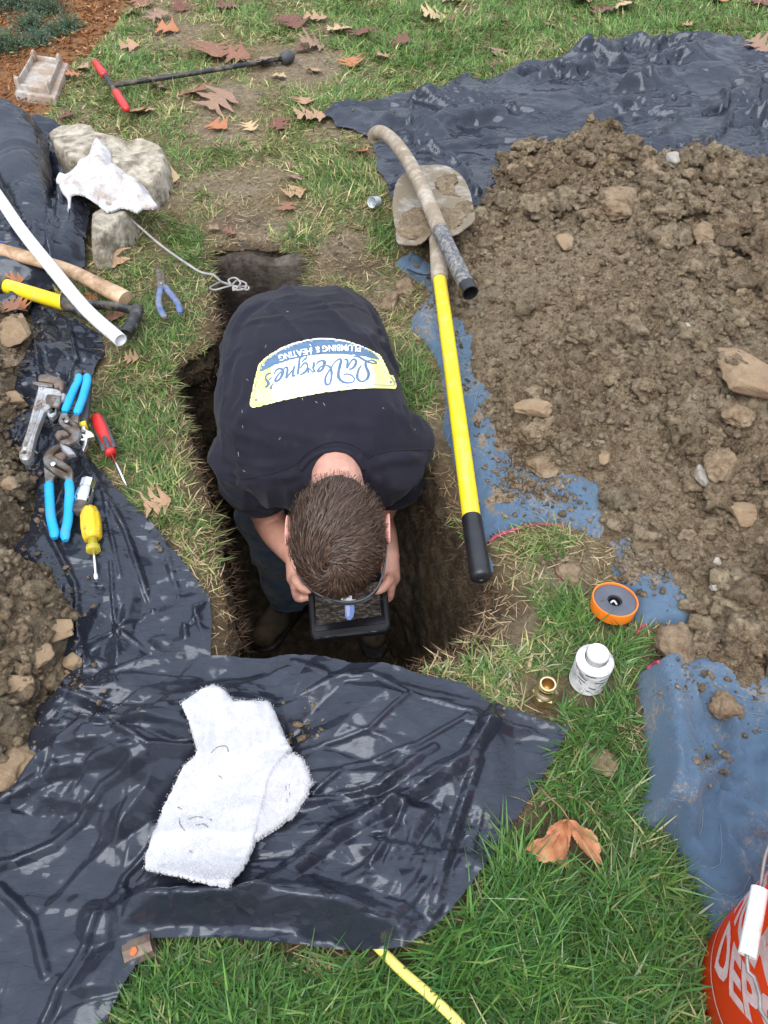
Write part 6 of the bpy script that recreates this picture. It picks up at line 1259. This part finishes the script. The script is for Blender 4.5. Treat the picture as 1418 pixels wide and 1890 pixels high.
for l, w_, h_ in (([(425,650),(432,610),(455,575),(500,552)],.012,.008),([(412,700),(425,660),(440,640)],.009,.006),([(700,575),(716,640),(740,700)],.012,.008),([(680,560),(700,600),(715,660)],.009,.006),([(660,600),(690,640),(720,700)],.008,.004),([(400,775),(440,800),(500,815)],.010,.005),
                  ([(395,830),(430,850),(480,862),(540,858)],.010,.006),([(410,870),(450,872),(500,885)],.009,.007),([(690,860),(720,850),(770,848),(796,850)],.010,.008),([(700,845),(740,838),(790,842)],.007,.004),([(676,855),(682,880),(700,890)],.010,.008),([(556,872),(535,880),(500,880)],.010,.008),
                  ([(760,800),(745,770),(735,740)],.010,.006),([(780,790),(760,750)],.008,.005),([(430,760),(450,730),(455,690)],.009,.005),([(445,600),(480,590),(540,585)],.010,.004),([(560,570),(640,562),(690,580)],.010,.004),([(420,620),(418,680),(412,740)],.008,.006),([(600,790),(640,780),(700,790)],.012,.003),([(480,790),(540,800),(590,815)],.010,.003)):
    q3 = []
    for a, b in spl(np.array([(x_, y_, 0) for x_, y_ in l], float), 12)[:, :2]:
        r_3 = SH.ray_cast(Vector(CC), Vector(ray(a, b)).normalized())[0]
        if r_3 is not None: q3.append(np.array(r_3))
    if len(q3) < 2: continue
    q3 = np.array(q3); best = np.full(len(V), 9.); tt_ = np.zeros(len(V))
    for i_ in range(len(q3)-1):
        a, b = q3[i_], q3[i_+1]; d_ = b-a; t_ = np.clip(((V-a)@d_)/(d_@d_+1e-12), 0, 1); e_ = np.linalg.norm(V-a-t_[:, None]*d_, axis=1); m_k = e_ < best; best[m_k] = e_[m_k]; tt_[m_k] = (i_+t_[m_k])/(len(q3)-1)
    disp += h_*(np.exp(-(best/w_)**2)-.5*np.exp(-((best-w_*1.6)/w_)**2))*np.sin(np.clip(tt_, .02, .98)*math.pi)**.6
V = V+NV*disp[:, None]
obj('t_shirt', V, F, M_SHIRT, person); SH = BVHTree.FromPolygons([tuple(a) for a in V.tolist()], [tuple(a) for a in F.tolist()])
def sh(px, py, off=.0012):
    d = Vector(ray(px, py)).normalized(); r = SH.ray_cast(Vector(CC), d)
    if r[0] is None: return None
    return np.array(r[0])+np.array(r[1])*off*(1 if r[1].dot(d) < 0 else -1)
# collar rib and sleeve hems follow the cloth
ca_ = [(556,880),(562,862),(577,847),(597,839),(620,836),(645,839),(662,848),(672,862),(676,878)]
def ribbon3(pts, r, n=8, flat=1.0, off=.0): 
    q = [sh(a, b, off) for a, b in spl(np.array([(x, y, 0) for x, y in pts]), 3)[:, :2]]; q = [a for a in q if a is not None]
    q = np.array(q); 
    for _ in range(4): q[1:-1] = (q[:-2]+2*q[1:-1]+q[2:])/4
    return tube(q, r, n, flat=flat)
C0 = np.array([-.100, 1.128, .060]); ax_ = np.array([.01, -.19, .05]); obj('collar', *lathe(C0, ax_, [(-.018, .072), (-.008, .0695), (.006, .0665), (.012, .0645), (.013, .0605), (.004, .058), (-.02, .06)], 40, cap=False), M_SHIRT, person)
for S, E in ((SHL, ELL), (SHR, ELR)):
    d = (E-S)/np.linalg.norm(E-S); obj('sleeve_hem', *lathe(S+d*.108, d, [(0, .074), (.004, .0775), (.032, .0755), (.036, .0725), (.030, .067), (.0, .062)], 32, cap=False), M_SHIRT, person)
v1_ = ribbon3([(552,853),(560,842),(579,828),(597,819),(616,815),(635,816),(653,821),(670,832),(683,846)], .0016, 6, off=.0012); v2_ = ribbon3([(556,868),(566,853),(582,841),(600,833),(617,831),(635,832),(652,840),(664,852),(672,868)], .0050, 8, off=.001)
obj('collar', *join(v1_, v2_), M_SHIRT, person)
obj('seam', *join(ribbon3([(678,843),(700,836),(722,832),(760,830),(796,829)], .0014, 6, off=.0008), ribbon3([(552,853),(520,868),(480,878),(440,884)], .0014, 6, off=.0008)), M_SHIRT, person)
lint = [ribbon3([(a, b), (a+dx, b+dy)], .0004, 4, off=.0008) for a, b, dx, dy in ((529,575,4,1),(558,735,1,4),(582,741,4,3),(597,744,3,5),(706,753,3,1),(440,834,1,9),(449,868,4,3),(515,812,3,-4),(765,793,2,0),(448,785,1,6),(447,757,1,5),(455,700,4,3),(492,637,-2,5)) ]
obj('lint', *join(*lint), M_RAG, person)
# print on the back: (points in the photograph are laid onto the cloth along the line of sight, then it is cloth like the rest)
M_PW = simple('print_white', (.78, .78, .74), (.82, .82, .79), 20, .7, b=None); M_PY = simple('print_yellow', (.80, .73, .22), (.84, .78, .34), 20, .7, b=None); M_PB = simple('print_blue', (.075, .14, .235), (.095, .17, .275), 90, .7, b=None)
def flatprint(nm, poly, mat, off, res=3.0):
    poly = resample(np.array(poly, float), 2.0); q, f, d = outline_grid(poly, res); V = []; ok = []
    for a, b in q: p_ = sh(a, b, off); ok.append(p_ is not None); V.append(p_ if p_ is not None else [0, 0, 0])
    ok = np.array(ok); f = f[ok[f].all(1)]; obj(nm, V, f, mat, SHP)
SHP = person
kk = 4.431; ZP = lambda l: [(440+a/kk, 610+b/kk) for a, b in l]
out_o = ZP([(95,605),(100,570),(130,430),(165,290),(185,260),(250,205),(350,145),(450,105),(560,78),(660,66),(760,68),(880,85),(1000,125),(1110,175),(1160,205),(1190,260),(1225,340),(1240,368),(1265,368),(1280,410),(1293,460),(1280,482),(1240,478),(1100,475),(900,487),(700,512),(500,548),(300,592),(180,625),(120,635),(100,625)])
out_w = ZP([(150,440),(178,350),(195,285),(240,245),(340,180),(450,130),(560,98),(660,86),(760,88),(880,106),(1000,145),(1090,188),(1135,222),(1165,285),(1195,360),(1225,385),(1250,400),(1262,455),(1100,458),(900,470),(700,495),(500,532),(300,575),(180,605),(125,608)])
out_b = ZP([(180,345),(195,285),(240,245),(340,180),(450,130),(560,96),(660,85),(760,87),(880,105),(1000,143),(1090,186),(1135,220),(1155,246),(1000,216),(850,200),(700,200),(560,214),(420,250),(300,290),(230,325)])
flatprint('printed_emblem', out_o, M_PY, .0016); 
cw = ZP([(330,110),(560,74),(660,62),(760,64),(900,86),(1000,122),(1050,180),(1100,300),(1130,470),(900,486),(700,511),(500,547),(340,585),(300,560),(290,400),(300,250),(280,195),(300,165)])
def clip_poly(a, b): return a
flatprint('printed_panel', ZP([(290,188),(350,147),(450,107),(560,80),(660,68),(760,70),(880,87),(1000,127),(1060,160),(1090,260),(1110,360),(1110,472),(900,484),(700,509),(500,545),(330,582),(290,590),(270,500),(265,400),(275,280)]), M_PW, .0022)
flatprint('printed_band', out_b, M_PB, .0028)
def stroke(nm, pts, w_, mat, off=.0040, taper=True, kz=None):
    q = spl(np.array([(*(kz(p_) if kz else p_)[:2], p_[2] if len(p_) > 2 else w_) for p_ in pts], float), 1.2); d = np.gradient(q[:, :2], axis=0); d /= np.linalg.norm(d, axis=1)[:, None]+1e-9; nn = np.stack([-d[:, 1], d[:, 0]], 1)
    V = []; 
    for p_, n_ in zip(q, nn):
        for s in (-1, 1): r = sh(p_[0]+n_[0]*s*p_[2]/2, p_[1]+n_[1]*s*p_[2]/2, off); V.append(r if r is not None else (V[-1] if V else HC))
    return np.array(V), [(2*i, 2*i+1, 2*i+3, 2*i+2) for i in range(len(q)-1)]
A1 = lambda p_: (590+p_[0]/11.82, 640+p_[1]/11.82); A2 = lambda p_: (480+p_[0]/11.82, 650+p_[1]/11.82)
sk = []
for pts, kz in (([(740,245,2),(790,235,2.5),(850,245,3.5),(920,285,4),(1000,330,3.5),(1070,360,2.5),(1150,382,2),(1230,375,2),(1190,335,2),(1120,312,2),(1060,325,2),(1010,350,3),(995,400,4),(1010,480,4.5),(1050,570,5),(1060,640,4.5),(1035,710,4),(980,765,3),(920,775,3),(860,755,4),(820,690,5),(825,600,4.5),(860,500,3.5),(910,420,2)], A1),
    ([(540,315,2),(575,295,3),(610,330,4),(605,420,4.5),(595,500,4)], A1), ([(600,480,3),(650,400,2.5),(700,320,3),(750,295,3.5),(795,340,4.5),(775,420,5),(730,480,4),(680,510,3),(630,515,2)], A1),
    ([(515,640,2),(570,615,2.5),(650,625,3),(720,660,3),(760,720,3),(740,780,2.5),(670,805,2.5),(590,810,3),(500,785,4),(430,720,5),(405,640,5.5),(415,540,5.5),(445,430,5.5),(470,340,5),(455,295,3.5),(410,300,2.5),(350,345,2),(300,400,2),(255,470,2.5),(200,560,3),(150,650,3.5),(125,740,4),(140,820,4.5),(175,845,3.5),(230,810,3),(260,720,4),(265,620,4),(250,520,4),(215,460,3),(150,430,2.5)], A1),
    ([(0,540,2.5),(40,545,2.5),(85,490,3.5),(120,400,4),(105,345,4),(60,325,2.5),(0,345,2)], A1), ([(1235,295,2),(1290,225,2.5),(1350,205,2.5),(1400,225,3.5),(1418,290,4),(1390,370,3.5),(1330,430,3.5),(1270,440,3.5),(1275,410,3),(1340,340,2.5),(1400,300,2)], A2),
    ([(1150,455,3),(1210,430,3),(1170,380,3.5),(1180,310,4.5),(1190,240,3.5)], A2), ([(1160,460,2.5),(1110,400,2.5),(1070,370,2.5),(1060,420,4),(1060,480,4)], A2),
    ([(870,520,2.5),(940,490,3),(1000,430,4),(1040,350,4.5),(1035,290,4),(990,255,3),(940,300,2.5),(890,370,2.5)], A2), ([(825,510,4),(840,420,4.5),(855,320,4.5),(865,230,4.5),(880,160,4),(930,110,3),(990,80,2.5),(1010,140,2.5),(970,190,2.5),(920,250,2)], A2),
    ([(780,515,2.5),(725,545,4),(720,500,4),(740,400,4),(755,320,3)], A2), ([(735,400,2.5),(660,480,2.5),(600,570,2.5),(575,585,4),(590,500,4.5),(605,420,4.5),(595,355,4),(550,360,2.5),(515,385,2)], A2),
    ([(315,510,2),(350,430,2.5),(410,385,3),(470,385,4),(505,430,4.5),(485,520,4.5),(430,610,4),(370,650,4),(335,645,4),(360,580,3),(420,500,2.5),(480,440,2)], A2),
    ([(250,490,4),(215,480,3),(160,510,3),(130,570,3),(150,630,5),(190,680,5),(180,740,4),(135,780,3),(120,770,2.5)], A2), ([(275,575,2),(230,605,2),(200,620,2)], A2), ([(300,690,1.5),(265,740,3),(245,800,5),(240,830,4)], A2)):
    sk.append(stroke('', [(a, b, c*.95) for a, b, c in pts], 3, M_PB, .0034, kz=kz))
obj('printed_lettering', *join(*sk), M_PB, person, smooth=False)
ln = ZP([(150,440),(178,350),(195,285),(240,245),(340,180),(450,130),(560,98),(660,86),(760,88),(880,106),(1000,145),(1090,188),(1135,222),(1165,285),(1195,360)]); ln2 = ZP([(1225,385),(1250,400),(1262,455),(1100,452),(900,466),(700,492),(500,528),(300,572),(180,602),(125,606),(150,440)])
obj('printed_outline', *join(stroke('', ln, .9, M_PB, .0036), stroke('', ln2, .9, M_PB, .0036)), M_PB, person, smooth=False)
rv = [stroke('', [(440+cx/kk+1.5*math.cos(t), 610+cy/kk+1.5*math.sin(t)) for t in np.linspace(0, 6.3, 10)], 1.5, M_PB, .0042) for cx, cy in ((150,575),(1240,432))]; obj('printed_rivet', *join(*rv), M_PB, person, smooth=False)
rv = [stroke('', [(440+cx/kk+1.8*math.cos(t), 610+cy/kk+1.8*math.sin(t)) for t in np.linspace(0, 6.3, 10)], .9, M_PW, .0042) for cx, cy in ((210,292),(1103,192))]; obj('printed_rivet', *join(*rv), M_PW, person, smooth=False)
base = spl(np.array([(666,641,0),(640,639.5,0),(612,640,0),(585,643,0),(555,648,0),(530,653.5,0),(514,659,0)], float), .5)[:, :2]; sl = np.r_[0, np.cumsum(np.linalg.norm(np.diff(base, axis=0), axis=1))]
v, f = text_mesh('PLUMBING & HEATING', .022); v = v[:, :2]; v[:, 0] -= v[:, 0].min(); v[:, 0] *= sl[-1]/v[:, 0].max(); hh = v[:, 1].max(); V = []
for a, b in v:
    x = np.interp(a, sl, base[:, 0]); y = np.interp(a, sl, base[:, 1]); i = min(len(base)-2, int(np.searchsorted(sl, a))); t_ = base[min(i+1, len(base)-1)]-base[max(i-1, 0)]; t_ /= np.linalg.norm(t_)
    nn = np.array([t_[1], -t_[0]]); nn = nn if nn[1] > 0 else -nn; V.append(sh(x+nn[0]*b/hh*11.5, y+nn[1]*b/hh*11.5, .0042))
obj('printed_lettering', V, f, M_PW, person, smooth=False)
# jeans and boots -------------------------------------------------
def jw(V, N): x, y, z = V.T; return .010*(1-np.abs(noise(x*14, y*14, z*26, 81)))**4+.003*fbm(x*12, y*12, z*12, 82, 3)
hipL, hipR = np.array([-.30, 1.72, -.10]), np.array([-.12, 1.72, -.10]); knL, knR = P(488, 945, -.30), np.array([-.02, 1.42, -.32]); anL, anR = P(532, 1092, -.66), np.array([-.04, 1.44, -.68])
V, F = remesh([ell([-.21, 1.72, -.08], (.175, .14, .15)), ell([-.20, 1.60, -.06], (.198, .10, .12)), chain([hipL, (hipL+knL)/2, knL], [.10, .088, .072]), chain([hipR, (hipR+knR)/2, knR], [.10, .088, .072]), chain([knL, (knL+anL)/2, anL], [.072, .066, .062]), chain([knR, (knR+anR)/2, anR], [.072, .066, .062])], .0075, 4, jw)
obj('jeans', V, F, M_JEANS, person)
for an, toe in ((anL, P(488, 1172, -.74)), (anR, np.array([-.03, 1.24, -.74]))):
    heel = an+[0, .02, -.08]; heel[2] = FLOOR+.045; toe = np.array([toe[0], toe[1], FLOOR+.04]); mid = (heel+toe)/2
    V, F = remesh([chain([an+[0, 0, .02], heel+[0, 0, .02]], [.050, .045]), chain([heel, mid, toe], [.042, .044, .040])], .006, 4); V[:, 2] = np.maximum(V[:, 2], FLOOR+.012)
    obj('boot', V, F, M_BOOT, person); d = toe-heel; L = np.linalg.norm(d[:2]); rz = math.atan2(d[1], d[0])
    ol = [mid[:2]+np.array([math.cos(rz)*a*L-math.sin(rz)*b, math.sin(rz)*a*L+math.cos(rz)*b]) for a, b in [(-.72,-.02),(-.6,-.04),(0,-.042),(.45,-.048),(.72,-.03),(.80,0),(.72,.03),(.45,.048),(0,.042),(-.6,.04),(-.72,.02)]]
    obj('sole', *prism(list(smooth_poly(np.array(ol), .01)), FLOOR+.002, FLOOR+.022, .003), M_BLK, person, sharp=40)
# glasses ---------------------------------------------------------
gp = spl([P(541, 985, .055), P(545, 1028, .035), P(553, 1062, .008), P(576, 1089, -.012), P(608, 1105, -.022), P(640, 1111, -.026), P(670, 1106, -.024), P(694, 1088, -.012), P(707, 1058, .008), P(712, 1022, .035), P(715, 985, .055)], .006)
g_o = thing('eyeglasses', 'thin black-framed glasses on the bending man, rim showing below his hair', 'glasses', gp[len(gp)//2]); obj('frame_rim', *tube(gp, .0024, 8), simple('glossy_frame', (.10, .10, .11), b=None, rough=.12), g_o)
gq = gp[8:-8]; vv = np.concatenate([gq, gq+[0, .012, -.03]]); n = len(gq); obj('lens', vv, [(i, i+1, n+i+1, n+i) for i in range(n-1)], trans_mat('lens', (.75, .78, .8), .9), g_o)
# ------------------------------------------------------------------ tablet
t = thing('tablet', 'black rugged tablet showing a soil inspection picture, held below the head', 'tablet', P(640, 1120, TZ))
cn = [P(a, b, TZ+.009)[:2] for a, b in ((566,1060),(574,1172),(582,1178),(712,1163),(721,1155),(712,1046),(704,1040),(574,1052))]
obj('case', *prism(cn, TZ-.008, TZ+.009, .004), M_BLKCLEAN, t, sharp=40)
obj('bezel', *prism([P(a, b, TZ+.0102)[:2] for a, b in ((576,1068),(582,1166),(712,1150),(702,1050))], TZ+.008, TZ+.0102, .0005), simple('glass_bezel', (.008, .008, .01), b=None, rough=.12), t, sharp=40)
for a, b in (((590,1177),(622,1173)), ((680,1167),(706,1163))): obj('case_tab', *tube([P(*a, TZ+.002), P(*b, TZ+.002)], .006, 10), M_BLKCLEAN, t)
m, tt, p = nodemat('screen_picture'); nz = tex(tt, 90, 9, .75, vec=None); mp = NN(tt, 'ShaderNodeMapping'); mp.inputs['Scale'].default_value = (1, 2.4, 1); mp.inputs['Rotation'].default_value = (0, 0, .3); tt.links.new(tt.nodes['TC'].outputs['Object'], mp.inputs[0])
nz = tex(tt, 70, 9, .8, vec=mp.outputs[0]); c = ramp(tt, nz, [(.40, (.003, .002, .002)), (.52, (.035, .028, .022)), (.66, (.20, .17, .145))]); tt.links.new(c, p.inputs['Emission Color']); p.inputs['Emission Strength'].default_value = .55; p.inputs['Base Color'].default_value = (.01, .01, .01, 1); p.inputs['Roughness'].default_value = .12
scn = [P(a, b, TZ+.0106) for a, b in ((581,1084),(584,1154),(704,1136),(699,1074))]; obj('screen', scn, [(0, 1, 2, 3)], m, t, smooth=False)
def emis(nm, c, s=.6): m_, t_, p_ = nodemat(nm); p_.inputs['Emission Color'].default_value = (*c, 1); p_.inputs['Emission Strength'].default_value = s; p_.inputs['Base Color'].default_value = (.01, .01, .01, 1); return m_
def scr(px, mat, lv=1): obj('screen_image', [P(a, b, TZ+.0106+.0003*lv) for a, b in px], [tuple(range(len(px)))], mat, t, smooth=False)
k6 = lambda l: [(520+a/5.908, 1020+b/5.908) for a, b in l]
scr(k6([(690,540),(790,540),(795,640),(780,700),(750,735),(715,730),(692,690)]), emis('screen_blue', (.16, .24, .55))); scr(k6([(705,470),(765,470),(770,545),(705,548)]), emis('screen_silver', (.55, .55, .60)), 2)
scr(k6([(642,500),(670,492),(705,505),(705,530),(665,522),(645,515)]), emis('screen_silver_dim', (.42, .42, .46)), 2); scr(k6([(765,508),(800,512),(826,515),(822,532),(790,538),(765,530)]), emis('screen_silver_dim', (.42, .42, .46)), 2); scr(k6([(700,600),(722,560),(745,600),(740,690),(715,700)]), emis('screen_pale', (.36, .42, .66)), 2)
for o in bpy.data.objects:
    if '_o' in o: del o['_o']
